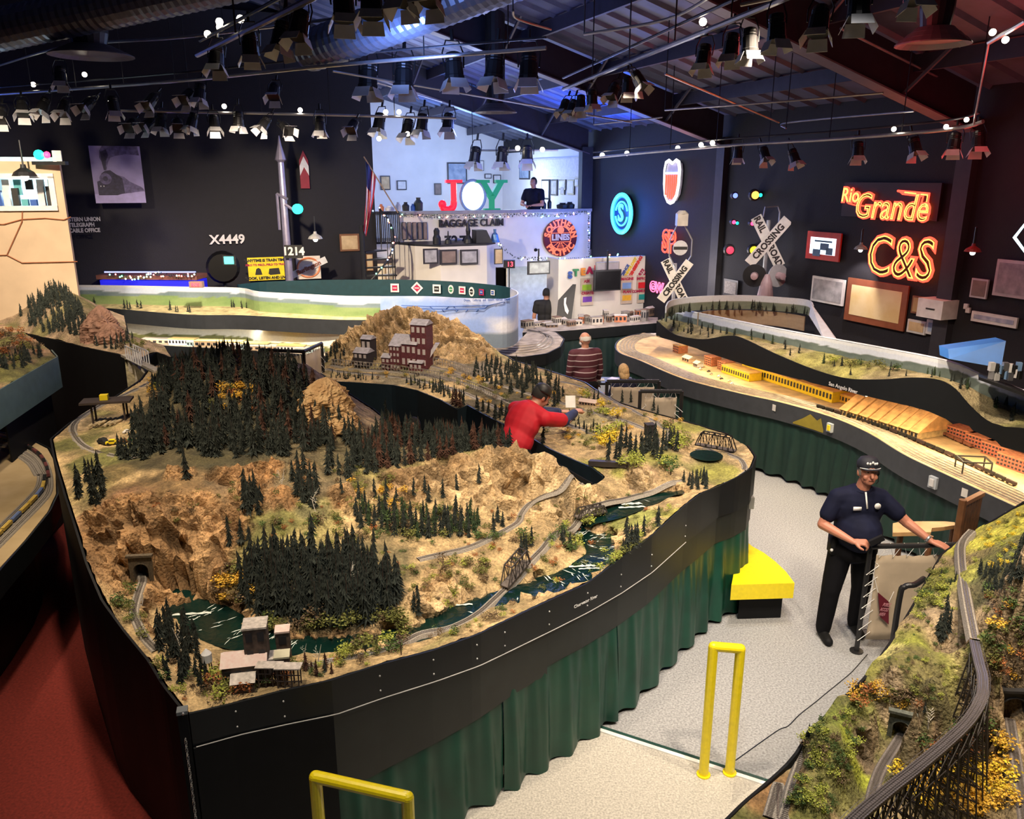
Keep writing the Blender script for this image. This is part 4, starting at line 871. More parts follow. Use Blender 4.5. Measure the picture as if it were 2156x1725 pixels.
fascia([oG[0],oG[1],oG[2]],1.67,teal,gG,side=-1,name='teal_fascia'); fascia([oG[7],oG[0]],1.67,teal,gG,side=-1,name='teal_fascia')
fascia([oG[0]-V3((.1,.1,.3)),oG[1]-V3((.1,-.1,.3))],.02,black,gG,side=-1,name='dark_base')
g = T('fascia_holder','white throttle holder on the teal fascia at left','holder',Q(97,792,9.2)); c = P(97,790,1.9); e = (oG[1]-oG[0]).normalized(); f = V3((-e.y,e.x,0)); f = f if f.y<0 else-f
kk = oG[0]+e*((c-oG[0]).dot(e)); kk.z = 1.88
MB().box(kk+f*.03,(.09,.012,.26),rot=Matrix((e,f,V3((0,0,1)))).transposed()).build('plate',PW,g); MB().box(kk+f*.06-V3((0,0,.06)),(.05,.04,.07),rot=Matrix((e,f,V3((0,0,1)))).transposed()).build('holder_cup',PW,g)
oS = cpts([(-60,905,1.2),(0,912,1.2),(60,925,1.2),(100,945,1.2),(116,975,1.2),(118,1040,1.2),(100,1078,1.2),(50,1140,1.2),(0,1195,1.2),(-60,1270,1.2)])
oS2 = oS+[P(-160,1200,1.2),P(-160,900,1.2)]
gS = T('desert_layout','flat desert model railway table with curving tracks at left edge','model layout',(-5,7,0))
MB().add(oS2+[p-V3((0,0,.06)) for p in oS2],[tuple(range(12)),tuple(range(23,11,-1))]+[(i,(i+1)%12,12+(i+1)%12,12+i) for i in range(12)]).build('desert_ground',M('desert_sand',(.36,.26,.12),.9,nz=(4,.45),col2=(.6,.46,.27)),gS)
fascia(oS,1.0,fasc,gS,side=-1); fascia([V3((p.x-.35,p.y,1.15)) for p in oS[2:]],.02,black,gS,name='base_panel',side=-1)
stf = [(-10,922),(40,935),(80,958),(98,985),(104,1015),(100,1040),(80,1065),(40,1105),(0,1145),(-30,1175)]
for k_ in range(3):
 track([P(x-k_*9,y-(k_*8 if y>1000 else-k_*8),1.205) for x,y in stf],'one of the parallel curved tracks on the desert table',None,ties=False,w=.06,step=.06,lift=.004,rail_r=.002,group='tracks of the desert table')
L_ = smooth_line([P(x-9,y-8,1.212) for x,y in stf[4:]],8)
train(L_,'blue and yellow passenger train on the desert table',SY,12,cl=.18,mats=[M('car_yellow',(.7,.5,.1),.5),M('car_yellow',(.7,.5,.1),.5),M('car_blue',(.15,.22,.45),.5)],loco=SK)
L_ = smooth_line([P(x,y,1.212) for x,y in stf[:5]],8)
train(L_,'dark freight train curving at the rear of the desert table',SK,14,cl=.13,mats=[M('wagon_red',(.16,.05,.05),.5),SK,M('wagon_green',(.05,.3,.28),.5)][:2])
oD = cpts([(1100,700,1.2),(1182,697,1.2),(1280,689,1.2),(1385,680,1.2),(1385,668,1.2),(1280,668,1.2),(1110,676,1.2)])
gD = T('yard_table','long far yard table with model town in front of the white wall','model layout',(2,16.5,0))
MB().add(oD+[p-V3((0,0,.06)) for p in oD],[tuple(range(7)),tuple(range(13,6,-1))]+[(i,(i+1)%7,7+(i+1)%7,7+i) for i in range(7)]).build('table_top',yard_m,gD)
fascia(oD[:4],1.0,fasc,gD,side=1,up=0); curtain([(p.x,p.y) for p in oD[:4]],1.02,.05,M('dark_teal_cloth',(.006,.022,.022),.6),gD,seed=22,wl=.3)
rr = random.Random(5); bm_ = [M('model_grey',(.3,.27,.24),.8),M('model_brown',(.2,.13,.09),.8),M('model_pale',(.55,.5,.45),.8),bri]
for i in range(26):
 x = 1110+i*10.3; y = 694-i*.75-rr.random()*12*(1 if i%2 else.5); h_ = rr.uniform(.05,.18)*(1.5 if i in(16,20,24) else 1)
 bld(x,y,1.2,rr.uniform(.1,.26),rr.uniform(.08,.16),h_,rr.random(),bm_[i%4],bm_[(i+1)%3],'tiny building of the model town on the far yard table',bays=3,rtype='gable' if i%2 else 'flat',group='tiny buildings on the far yard table')
for i in range(9):
 x = 350+i*38; bld(x,722+i*2.4,1.205,.5 if i%3 else.9,.2,.07+.03*(i%2),math.radians(-6),[M('mill_tan',(.6,.45,.3),.8),PW,M('mill_blue',(.35,.5,.55),.7)][i%3],[M('roof_pale',(.6,.55,.5),.7),M('mill_yellow',(.65,.5,.2),.7)][i%2],'low pale mill building in the yard under the valley backdrop',bays=8,group='mill buildings in the far straight yard')
g = T('arch_viaduct','concrete viaduct with white truss span at the gorge','model bridge',P(290,765,1.9)); A = P(262,748,1.94); B_ = P(332,782,1.93); d = (B_-A); conc = M('model_concrete',(.42,.38,.32),.8,nz=(30,.3))
MB().bar(A,B_,.09,.03).build('deck',conc,g)
for f in(.2,.4,.6,.78):
 p = A+d*f; MB().hexa([p+V3((x,y,-.42)) for x,y in((-.035,-.06),(.035,-.06),(.035,.06),(-.035,.06))],[p+V3((x,y,0)) for x,y in((-.02,-.04),(.02,-.04),(.02,.04),(-.02,.04))]).build('pier',conc,g)
nn = V3((d.y,-d.x,0)).normalized()*.05; tr = MB()
for sg in(-1,1):
 a = A+d*.2+nn*sg; b = A+d*.65+nn*sg; h_ = V3((0,0,.17)); tr.bar(a+h_,b+h_,.012,.012); tr.bar(a,b,.012,.012)
 for i in range(7): p = a+(b-a)*i/6; tr.bar(p,p+h_,.01,.01)
tr.build('truss',PW,g)
gg = [P(268,812,1.75),P(305,812,1.7),P(330,790,1.75),P(300,765,1.75)]
tag(MB().add([p-V3((0,0,.18)) for p in gg]+[P(262,752,1.9),P(320,800,1.9),P(335,775,1.9),P(290,750,1.9)],[(0,1,2,3),(0,4,5,1),(2,6,7,3)]).build('gorge_terrain',M('gorge_rock',(.3,.26,.16),.9,nz=(20,.5)),gF),None)
# trees and bushes
def conifer_mesh(seed,tiers=10,w=.17,sp=8):
 r = random.Random(seed); mb = MB(); ox = oy = 0
 for t in range(tiers):
  f = t/(tiers-1); z0 = .07+.82*f; rad = w*(1-f)**.62*r.uniform(.72,1.2)+.014; n = sp*2; off = r.random()*6; ox+=r.uniform(-.012,.012); oy+=r.uniform(-.012,.012)
  c = [(ox,oy,z0+.13)]; lob = r.random()*6
  for j in range(n):
   a = 2*PI*j/n+off; q = rad*(r.uniform(.7,1.35) if j%2 else r.uniform(.3,.6))*(1+.25*math.cos(a-lob)); c.append((ox+math.cos(a)*q,oy+math.sin(a)*q,z0-(r.uniform(-.01,.07) if j%2 else-.03)))
  mb.add(c,[(0,1+j,1+(j+1)%n) for j in range(n)])
  mb.add([(ox,oy,z0+.035)]+c[1:],[(0,1+(j+1)%n,1+j) for j in range(n)])
 return mb
fol = M('conifer_needles',(.006,.012,.010),.9,nz=(26,.14),col2=(.036,.045,.036)); folb = M('rusty_needles',(.07,.03,.018),.9,nz=(18,.3)); folg = M('green_needles',(.03,.055,.02),.9,nz=(18,.4))
trunk = M('tree_trunk',(.06,.04,.03),.9)
TREES = []
def wpoly(T_,px,z=1.5): return[(T_.hit(*p) or P(p[0],p[1],z)) for p in px]
def scatter(T_,px,n,h0,h1,label,group,vars_=(0,1,2),z=1.5,seed=1,avoid=(),mind=.05):
 W = wpoly(T_,px,z); poly = [(p.x,p.y) for p in W]; r = random.Random(seed); xs = [p[0]for p in poly]; ys = [p[1]for p in poly]; out = []; tries = 0
 av = [(T_.hit(a[0],a[1]) or P(a[0],a[1],z),a[2]) for a in avoid]
 while len(out)<n and tries<n*60:
  tries+=1; x = r.uniform(min(xs),max(xs)); y = r.uniform(min(ys),max(ys))
  if not inside(poly,np.array([x]),np.array([y]))[0]or not T_.inn(x,y): continue
  if any(math.hypot(x-a.x,y-a.y)<d for a,d in av) or any(math.hypot(x-q[0],y-q[1])<mind for q in out): continue
  out.append((x,y))
 for(x,y) in out:
  h = r.uniform(h0,h1)*(1.12 if r.random()<.2 else 1); zz = T_.h(x,y)-.012; d = (V3((x,y,zz))-CAM).length; TREES.append((h/d,x,y,zz,h,r.choice(vars_),label,group))
def singles(T_,L_,h0,h1,label,group,vars_=(0,1,2),z=1.5,seed=2):
 r = random.Random(seed)
 for p in L_:
  q = T_.hit(*p) or P(p[0],p[1],z); h = r.uniform(h0,h1); TREES.append((h/(q-CAM).length,q.x,q.y,q.z-.012,h,r.choice(vars_),label,group))
scatter(TM,[(505,1215),(505,1285),(560,1318),(650,1326),(760,1322),(835,1305),(848,1250),(800,1200),(720,1180),(640,1185),(560,1195)],125,.25,.36,'dark conifer in the dense stand above the river bend','conifers of the riverside stand',seed=3,mind=.04)
scatter(TM,[(318,955),(420,970),(520,972),(650,965),(735,945),(745,925),(700,870),(640,805),(560,782),(420,782),(345,800),(320,850),(312,900)],400,.2,.33,'dark conifer in the forest covering the hill top','conifers of the hill top forest',(0,1,2,0,1,2,3),seed=4,avoid=((490,845,.2),(685,870,.22)),mind=.045)
scatter(TM,[(158,1015),(162,1060),(212,1070),(222,1035),(190,1010)],10,.2,.26,'dark conifer at the left edge above the brown cliff','conifers at the left edge above the cliff',seed=5)
scatter(TM,[(335,1310),(340,1375),(365,1400),(418,1385),(410,1340),(350,1300)],24,.16,.24,'dark conifer between the left track and the river','conifers beside the left river bend',seed=6)
singles(TM,[(532,1065),(545,1072),(522,1050),(630,1030),(618,1020),(655,1068),(648,1050),(662,1075),(640,1060),(630,1010),(486,1155),(508,1150)],.2,.28,'dark conifer standing apart on the rocky slope below the forest','lone conifers on the rocky slope')
scatter(TM,[(748,1085),(755,1120),(860,1132),(1000,1132),(1012,1105),(900,1092),(820,1080)],55,.15,.24,'dark conifer in the row below the tan ridge','conifers in the row below the ridge',(0,1,2,5),seed=7)
singles(TM,[(755,1058),(768,1065),(790,1050),(815,1050),(835,1060),(870,1045),(895,1040),(902,1060),(932,1050),(963,1040),(1008,1020),(720,1040),(1040,1120),(1048,1100),(940,1108),(960,1085),(985,1090),(1058,1108)],.14,.2,'dark conifer growing on the tan rock ridge','conifers on the tan ridge')
scatter(TM,[(730,1000),(740,950),(830,925),(950,925),(1060,940),(1140,950),(1150,958),(1060,944),(960,960),(850,985)],170,.18,.29,'dark conifer along the crest behind the tan ridge','conifers along the ridge crest',(0,1,2,3),seed=8,mind=.045,avoid=((868,955,.2),(870,930,.24),(872,915,.2)))
scatter(TM,[(800,950),(830,880),(1000,900),(1100,938),(960,958)],40,.2,.28,'dark conifer along the crest behind the tan ridge','conifers along the ridge crest',(0,1,2,3),seed=18,avoid=((868,930,.28),(870,955,.22),(872,910,.25)))
singles(TM,[(1098,1170),(1103,1150),(1118,1150),(1108,1165),(1182,1140),(1186,1150),(1200,1160),(870,1290),(882,1280),(880,1295)],.13,.2,'slim conifer beside the river track bridges','conifers beside the river track')
singles(TM,[(1318,1170),(1310,1165),(1325,1155),(1340,1150),(1322,1140),(1355,1130),(1385,1108),(1318,1125),(1332,1165)],.14,.24,'dark conifer on the front bank right of the river','conifers on the right front bank')
scatter(TM,[(1435,1030),(1440,1012),(1485,1008),(1498,1028),(1470,1034)],16,.12,.17,'blue green conifer in the clump before the pond','conifers before the pond',seed=9)
scatter(TM,[(1270,985),(1270,960),(1330,930),(1420,930),(1430,960),(1370,975),(1320,975)],30,.16,.28,'dark conifer between the curved tracks of the right lobe','conifers between the curved tracks',seed=10)
singles(TM,[(1375,865),(1385,872),(1310,848),(1328,848),(1250,842),(1258,846)],.13,.2,'dark conifer in front of the canvas screens','conifers before the canvas screens')
scatter(TM,[(985,775),(1000,800),(1060,830),(1130,850),(1180,862),(1190,830),(1150,790),(1080,768)],110,.14,.21,'dark conifer in the wood right of the mine mountain','conifers right of the mine mountain',seed=11)
scatter(TM,[(845,805),(900,824),(960,846),(975,838),(930,818),(880,806)],34,.10,.16,'small dark conifer beside the front main line','small conifers beside the front main line',seed=12)
scatter(TM,[(695,795),(780,802),(800,800),(760,793),(700,788)],20,.07,.11,'small dark conifer beside the front main line','small conifers beside the front main line',seed=13)
scatter(TM,[(680,765),(715,768),(730,750),(705,735)],9,.16,.24,'dark conifer at the left foot of the mine mountain','conifers left of the mine mountain',seed=14)
scatter(TM,[(1170,890),(1200,880),(1300,915),(1300,935),(1240,915)],26,.08,.13,'small dark conifer between the tracks near the pit','small conifers near the pit',seed=15)
scatter(TM,[(1000,862),(1040,885),(1060,890),(1070,880),(1020,860)],14,.12,.2,'dark conifer by the pit edge left of the bending man','conifers by the pit edge',seed=16)
scatter(TF,[(62,690),(60,640),(90,612),(125,615),(160,640),(185,690),(180,715),(120,705)],130,.17,.27,'dark conifer on the steep far left forest hill','conifers on the far left hill',z=1.9,seed=17,mind=.06)
scatter(TF,[(185,700),(200,730),(270,740),(290,735),(270,710),(220,690)],45,.14,.22,'dark conifer beside the pink rock pillars at far left','conifers beside the rock pillars',z=1.9,seed=19)
scatter(TG,[(5,790),(30,780),(95,755),(85,745),(20,760),(0,775)],26,.12,.2,'dark conifer on the near left corner layout','conifers on the corner layout',z=2.05,seed=20)
singles(TF,[(10,640),(22,640),(45,668)],.16,.24,'lone conifer at the top left layout edge','lone conifers at the top left',z=1.9)
r_ = random.Random(31)
for i in range(75):
 k = int(r_.random()**1.3*(len(Lu)-1)); f = r_.uniform(.1,.85); p = Lu[k]; q = near(Lb,p); x = p.x*(1-f)+q.x*f; y = p.y*(1-f)+q.y*f; z_ = TU.h(x,y)-.01; h = r_.uniform(.09,.17); TREES.append((h/(V3((x,y,z_))-CAM).length,x,y,z_,h,r_.choice((0,1,2,5)),'small conifer on the upper deck of the right shelf','conifers on the upper shelf'))
for i in range(60):
 p = bl[int(r_.random()*(len(bl)-1))]; x = p.x+r_.uniform(-.02,.02); y = p.y-r_.uniform(.03,.12); h = r_.uniform(.09,.2); TREES.append((h/14,x,y,1.97,h,r_.choice((0,1,2)),'small conifer before the pale loop backdrop','conifers before the loop backdrop'))
for(px,py) in[(262,648),(268,650),(274,650),(290,646),(297,648),(358,652),(370,655),(375,655),(395,655),(400,656),(488,648),(493,648),(510,650),(520,650),(538,652),(600,655),(612,656),(655,660),(670,660),(180,640),(200,642),(790,662),(800,662),(812,660),(820,660),(826,662)]:
 p = P(px,py,1.83); h = r_.uniform(.12,.24); TREES.append((h/15,p.x,p.y,1.81,h,r_.choice((0,1,2)),'dark slim conifer in front of the painted valley backdrop','conifers before the valley backdrop'))
singles(TR,[(1985,1345),(1978,1355),(1995,1335),(1988,1320),(1975,1340),(1992,1300)],.15,.2,'tall dark conifer left of the trestle track','tall conifers left of the trestle track',z=1.5)
scatter(TR,[(2062,1205),(2068,1235),(2120,1240),(2156,1260),(2160,1220),(2110,1200)],36,.07,.12,'small dark conifer at the foot of the yellow green slope','conifers below the yellow green slope',z=1.7,seed=21,mind=.02)
scatter(TR,[(2115,1250),(2125,1310),(2158,1320),(2158,1240)],12,.14,.22,'big dark conifer at the right picture edge','big conifers at the right edge',z=1.7,seed=22,mind=.03)
singles(TR,[(1703,1552),(1697,1560),(2010,1225),(1980,1218),(2000,1235),(1945,1505)],.06,.1,'little dark fir on the hillside edge','little firs on the hillside edge',z=1.35)
scatter(TM,[(330,1395),(360,1470),(430,1465),(440,1440),(420,1400)],12,.13,.2,'dark conifer near the front left table corner','conifers near the front left corner',seed=51)
scatter(TM,[(640,1410),(660,1430),(700,1420),(690,1405)],6,.09,.15,'dark conifer right of the wooden mill','conifers right of the mill',(0,3),seed=52)
scatter(TM,[(225,965),(290,975),(320,960),(310,880),(285,900),(270,940)],22,.2,.3,'dark conifer at the left foot of the hill forest beside the sawmill','conifers at the left foot of the hill forest',seed=61)
singles(TM,[(515,1075),(520,1062),(528,1085),(538,1060),(545,1085),(552,1070),(395,1010),(212,1015),(640,1045),(625,1045),(668,1040),(655,1020),(640,1000),(700,985),(715,1000),(735,1010),(690,1000)],.2,.3,'dark conifer standing apart on the rocky slope below the forest','lone conifers on the rocky slope',seed=62)
PROTO = []
for v in range(6):
 mb = conifer_mesh(40+v,tiers=(12,11,13,11,9,10)[v],w=(.15,.135,.12,.14,.17,.16)[v]); PROTO.append((mb,[fol,fol,fol,folb,folg,folg][v]))
TREES.sort(key=lambda t:-t[0]); MESH = []
for mb,mm in PROTO:
 me = bpy.data.meshes.new('conifer_foliage'); me.from_pydata(mb.v,[],mb.f); me.materials.append(mm); MESH.append(me)
tk = MB(); tk.tube([(0,0,0),(0,0,.95)],[.014,.004],5); tmesh = bpy.data.meshes.new('conifer_trunk'); tmesh.from_pydata(tk.v,[],tk.f); tmesh.materials.append(trunk)
rt = random.Random(77)
for t in TREES[:300]:
 o = bpy.data.objects.new('conifer_tree',MESH[t[5]]); COL.objects.link(o); o.location = t[1:4]; s_ = t[4]; o.scale = (s_*rt.uniform(.85,1.2),)*2+(s_,); o.rotation_euler = (rt.uniform(-.04,.04),rt.uniform(-.04,.04),rt.random()*6)
 tag(o,t[6],'tree',t[7]); c = bpy.data.objects.new('trunk',tmesh); COL.objects.link(c); c.parent = o
rest = TREES[300:]
V_ = []; F_ = []; mi = []; off = 0; arrs = [np.array(mb.v) for mb,_ in PROTO]; fcs = [np.array(mb.f) for mb,_ in PROTO]
for t in rest:
 a = arrs[t[5]]; an = rt.random()*6; ca,sa = math.cos(an),math.sin(an); s_ = t[4]; w_ = s_*rt.uniform(.85,1.2); v = np.stack([(a[:,0]*ca-a[:,1]*sa)*w_+t[1],(a[:,0]*sa+a[:,1]*ca)*w_+t[2],a[:,2]*s_+t[3]],1)
 V_.append(v); F_.append(fcs[t[5]]+off); off+=len(a); mi+=[0 if t[5]<3 else(1 if t[5]==3 else 2)]*len(fcs[t[5]])
mb = MB(); mb.v = np.concatenate(V_).tolist(); mb.f = np.concatenate(F_).tolist(); mb.m = mi
o = mb.build('conifer_forest',[fol,folb,folg]); tag(o,'mass of small distant dark conifers filling the model forests','forest',kind='stuff')
def bush_mesh(seed,n=130,flat=.75,tree=False):
 r = random.Random(seed); mb = MB(); lobes = [(r.uniform(-.3,.3),r.uniform(-.3,.3),r.uniform(.25,.7)+(.25 if tree else 0),r.uniform(.18,.34)) for _ in range(6)]
 for i in range(n):
  l = r.choice(lobes); d = V3((r.gauss(0,1),r.gauss(0,1),r.gauss(0,1))).normalized()*l[3]*r.uniform(.7,1.1); c = V3((l[0],l[1],l[2]*flat))+V3((d.x,d.y,d.z*flat)); u = V3((r.gauss(0,1),r.gauss(0,1),r.gauss(0,1))).normalized(); x,y = basis(u); s_ = r.uniform(.04,.085)
  mb.add([c-x*s_,c-y*s_*.6,c+x*s_,c+y*s_*.6],[(0,1,2,3)])
 return mb
BM = []
for v in range(4):
 mb = bush_mesh(90+v,150,.8,v>1); me = bpy.data.meshes.new('bush_foliage'); me.from_pydata(mb.v,[],mb.f); BM.append(me)
bcol = {'olive':(.16,.17,.04),'yellow':(.75,.55,.04),'gold':(.7,.42,.05),'rust':(.36,.13,.04),'green':(.07,.12,.03),'lime':(.38,.42,.07),'brown':(.16,.11,.06),'red':(.2,.04,.03)}
bmesh_c = {}
def bmesh_of(c,v):
 if(c,v) not in bmesh_c:
  me = BM[v].copy(); me.materials.clear(); me.materials.append(M('leaves_'+c,bcol[c],.85,nz=(12,.35))); bmesh_c[(c,v)] = me
 return bmesh_c[(c,v)]
stm = MB()
for a in range(5): stm.tube([(0,0,0),(.02*math.cos(a),.02*math.sin(a),.25),(.2*math.cos(a*1.3),.2*math.sin(a*1.3),.6)],[.02,.014,.006],4)
stme = bpy.data.meshes.new('bush_stems'); stme.from_pydata(stm.v,[],stm.f); stme.materials.append(trunk)
rb = random.Random(55); BUSH = []
def bushes(T_,pts,cols,s0,s1,label,group,z=1.5,vs=(0,1,2,3),name='bush',jit=0,cat='bush'):
 for p in pts:
  q = T_.hit(p[0]+rb.uniform(-jit,jit),p[1]+rb.uniform(-jit,jit))
  if q is None: continue
  s_ = rb.uniform(s0,s1); BUSH.append((s_/(q-CAM).length,q,s_,rb.choice(cols),rb.choice(vs),label,group,name,cat))
def ppoly(px,n,seed=1):
 r = random.Random(seed); xs = [p[0]for p in px]; ys = [p[1]for p in px]; out = []
 while len(out)<n:
  x = r.uniform(min(xs),max(xs)); y = r.uniform(min(ys),max(ys))
  if inside(px,np.array([x]),np.array([y]))[0]: out.append((x,y))
 return out
bushes(TM,[(1225,838),(1240,845),(1270,862),(1280,875),(1262,872),(1300,885),(1285,920),(1270,925),(1290,935),(1262,930),(1278,945),(1295,925),(1300,905)],['yellow','lime','yellow'],.12,.2,'bright yellow bush among the right lobe tracks','yellow bushes of the right lobe')
bushes(TM,[(1410,905),(1420,920),(1435,935),(1415,930),(1440,945),(1428,950),(1340,985),(1322,990),(1400,985),(1412,1000),(1330,975)],['green','olive','lime'],.13,.2,'green leafy bush near the stream of the right lobe','green bushes of the right lobe')
bushes(TM,ppoly([(500,1330),(560,1335),(860,1320),(830,1300),(560,1315)],26,2),['olive','green','brown','olive'],.08,.16,'olive bush along the river below the dense conifer stand','olive bushes under the riverside stand')
bushes(TM,ppoly([(660,1395),(820,1375),(870,1350),(850,1340),(700,1375)],16,3),['olive','green','lime','brown'],.07,.13,'green bush between the river and the front edge','bushes along the front edge')
bushes(TM,ppoly([(440,1440),(440,1480),(500,1470),(560,1450),(540,1420)],14,4),['rust','olive','lime','brown'],.08,.14,'autumn coloured bush beside the wooden mill','bushes beside the wooden mill')
bushes(TM,ppoly([(650,1110),(700,1160),(960,1130),(1120,1150),(1230,1160),(1100,1120),(800,1060)],46,5),['olive','green','olive','brown'],.06,.12,'scrubby olive bush on the sandy middle slope','scrub on the middle slope')
bushes(TM,ppoly([(860,1200),(940,1290),(1020,1240),(1060,1150),(1000,1160)],34,6),['olive','lime','brown'],.04,.09,'low yellow green shrub on the sandy bank','low shrubs on the sandy bank')
bushes(TM,ppoly([(1150,1150),(1200,1180),(1240,1120),(1300,1060),(1220,1060)],22,7),['olive','green','lime'],.05,.11,'shrub among the pale rocks by the truss bridges','shrubs by the truss bridges')
bushes(TM,ppoly([(1280,1230),(1400,1100),(1430,1070),(1380,1080),(1300,1170)],24,8),['lime','olive'],.04,.09,'low shrub on the right front bank','low shrubs on the right front bank')
bushes(TM,ppoly([(620,870),(720,880),(730,850),(700,840)],10,9),['gold','yellow','rust'],.12,.18,'golden bush beside the tan rock spire','golden bushes beside the rock spire')
bushes(TM,ppoly([(430,830),(450,870),(540,870),(540,820),(480,815)],16,10),['gold','olive','rust'],.07,.12,'golden shrub in the clearing of the hill forest','golden shrubs in the hill clearing')
bushes(TM,ppoly([(318,830),(330,860),(350,840),(340,800)],10,11),['olive','gold','brown'],.12,.19,'olive bush above the curved sawmill track','olive bushes above the sawmill track')
bushes(TM,ppoly([(280,1230),(250,1260),(240,1290),(300,1350),(300,1300)],14,12),['olive','green'],.05,.1,'dark green shrub beside the tunnel track','shrubs beside the tunnel track')
bushes(TM,ppoly([(450,1250),(500,1300),(560,1250),(520,1190),(460,1200)],16,13),['olive','gold','brown'],.08,.14,'bushy growth at the right foot of the brown cliff','bushes at the foot of the cliff')
bushes(TM,ppoly([(700,1000),(780,1070),(900,1080),(760,960)],26,14),['olive','brown','gold'],.05,.1,'shrub on the shaded slope behind the tan ridge','shrubs behind the tan ridge')
bushes(TM,ppoly([(750,770),(1000,800),(1090,860),(960,790),(800,755)],26,15),['olive','gold','brown'],.06,.11,'small shrub below the mine buildings','shrubs below the mine')
bushes(TR,ppoly([(1900,1700),(1890,1620),(1960,1640),(2000,1600),(2080,1620),(2110,1560),(2130,1570),(2120,1690),(2060,1725),(1900,1725)],44,16),['yellow','gold','gold','yellow'],.08,.13,'golden yellow leafy tree beneath the trestle','golden trees beneath the trestle',vs=(2,3),name='leafy_tree',cat='tree')
bushes(TR,ppoly([(1930,1560),(2000,1540),(2080,1530),(2090,1600),(1950,1640)],26,17),['brown','green','rust'],.08,.13,'dark brown bush in the hollow under the trestle','dark bushes under the trestle')
bushes(TR,ppoly([(1770,1470),(1830,1450),(1940,1480),(1960,1510),(1900,1500),(1800,1490)],24,18),['rust','olive','brown','gold'],.05,.09,'rust coloured shrub on the hill above the tunnel','rust shrubs above the tunnel')
bushes(TR,ppoly([(1690,1560),(1740,1510),(1800,1500),(1830,1560),(1770,1660),(1700,1640)],60,19),['olive','green','lime','brown'],.03,.07,'mossy green shrub on the mound beside the lower track','mossy shrubs on the mound')
bushes(TR,ppoly([(1680,1640),(1660,1700),(1740,1720),(1770,1680)],24,20),['green','lime'],.04,.07,'bright green bush at the very bottom of the hillside','bright green bushes at the bottom')
bushes(TR,ppoly([(1920,1250),(1990,1180),(2000,1210),(1990,1290),(1930,1310)],40,21),['lime','olive','green'],.04,.075,'leafy shrub crowding the hillside edge before the canvas screen','shrubs before the canvas screen')
bushes(TR,ppoly([(2060,1250),(2110,1240),(2156,1330),(2156,1470),(2080,1440),(2075,1330)],46,22),['olive','rust','green','brown','gold'],.05,.1,'mixed autumn bush on the slope right of the track','autumn bushes right of the track')
bushes(TR,ppoly([(2050,1140),(2050,1190),(2090,1210),(2156,1200),(2156,1080),(2100,1100)],46,23),['lime','yellow','olive'],.025,.05,'small tuft on the yellow green hill top','tufts on the yellow green hill top')
bushes(TF,ppoly([(190,720),(270,745),(330,750),(300,715)],12,24),['brown','olive'],.06,.12,'brown shrub near the white truss at far left','shrubs near the far left truss',z=1.9)
bushes(TG,ppoly([(0,700),(0,760),(60,770),(100,740),(50,700)],34,25),['rust','brown','olive','brown'],.07,.14,'reddish brown bush on the corner layout','brown bushes on the corner layout',z=2.05)
bushes(TU,[(1750,770),(1790,775),(1830,778),(1860,780),(1812,770),(1845,772),(1880,782)],['lime','green','olive'],.1,.16,'bright green bush in the middle of the upper shelf','bright bushes on the upper shelf')
bushes(TM,ppoly([(240,1060),(600,1000),(760,1000),(1000,1080),(1200,1060),(1400,1040),(1300,1140),(1100,1230),(900,1280),(760,1180),(520,1120),(300,1100)],230,41),['olive','brown','olive','green','rust'],.025,.065,'tiny scrubby tuft on the open model hillside','tufts on the open hillside')
bushes(TM,ppoly([(320,1400),(380,1480),(700,1425),(1000,1330),(1300,1190),(1400,1100),(1340,1130),(1000,1310),(620,1400)],110,42),['olive','brown','lime','rust','green'],.03,.075,'small shrub along the front scenery edge','small shrubs along the front edge')
bushes(TM,ppoly([(700,790),(1000,850),(1200,940),(1420,960),(1440,890),(1200,830),(1000,790)],120,43),['olive','brown','olive','gold'],.03,.08,'small shrub between the mine line tracks','small shrubs between the mine line tracks')
bushes(TR,ppoly([(1850,1400),(1990,1200),(2050,1340),(2040,1420),(1960,1500),(1860,1480)],120,44),['olive','lime','brown','green'],.015,.035,'tiny mossy tuft on the green hillside','mossy tufts on the green hillside')
bushes(TM,ppoly([(1180,900),(1190,940),(1260,960),(1240,920)],10,27),['olive','brown'],.04,.08,'dry shrub on the slope above the pit','dry shrubs above the pit')
BUSH.sort(key=lambda t:-t[0]); nb_ = sum(1 for t in BUSH if t[7]=='bush'); seen_ = 0; V_ = []; F_ = []; mi = []; off = 0; cl_ = list(bcol)
for t in BUSH:
 s_ = t[2]; sc_ = (s_*1.25,s_*1.25,s_*rb.uniform(.9,1.3)); an = rb.random()*6
 if t[7]!='bush' or seen_<295:
  seen_+=t[7]=='bush'; o = bpy.data.objects.new(t[7],bmesh_of(t[3],t[4])); COL.objects.link(o); o.location = t[1]-V3((0,0,.008)); o.scale = sc_; o.rotation_euler = (0,0,an); tag(o,t[5],t[8],t[6])
  if s_>.10: c = bpy.data.objects.new('stems',stme); COL.objects.link(c); c.parent = o
 else:
  me = BM[t[4]]; a = np.empty(len(me.vertices)*3); me.vertices.foreach_get('co',a); a = a.reshape(-1,3); ca,sa = math.cos(an),math.sin(an)
  V_.append(np.stack([(a[:,0]*ca-a[:,1]*sa)*sc_[0]+t[1].x,(a[:,0]*sa+a[:,1]*ca)*sc_[1]+t[1].y,a[:,2]*sc_[2]+t[1].z-.008],1)); f_ = np.array([tuple(p.vertices) for p in me.polygons]); F_.append(f_+off); off+=len(a); mi+=[cl_.index(t[3])]*len(f_)
mb = MB(); mb.v = np.concatenate(V_).tolist(); mb.f = np.concatenate(F_).tolist(); mb.m = mi
tag(mb.build('undergrowth',[M('leaves_'+c,bcol[c],.85,nz=(12,.35)) for c in cl_]),'mass of tiny distant shrubs and tufts on the model scenery','undergrowth',kind='stuff')
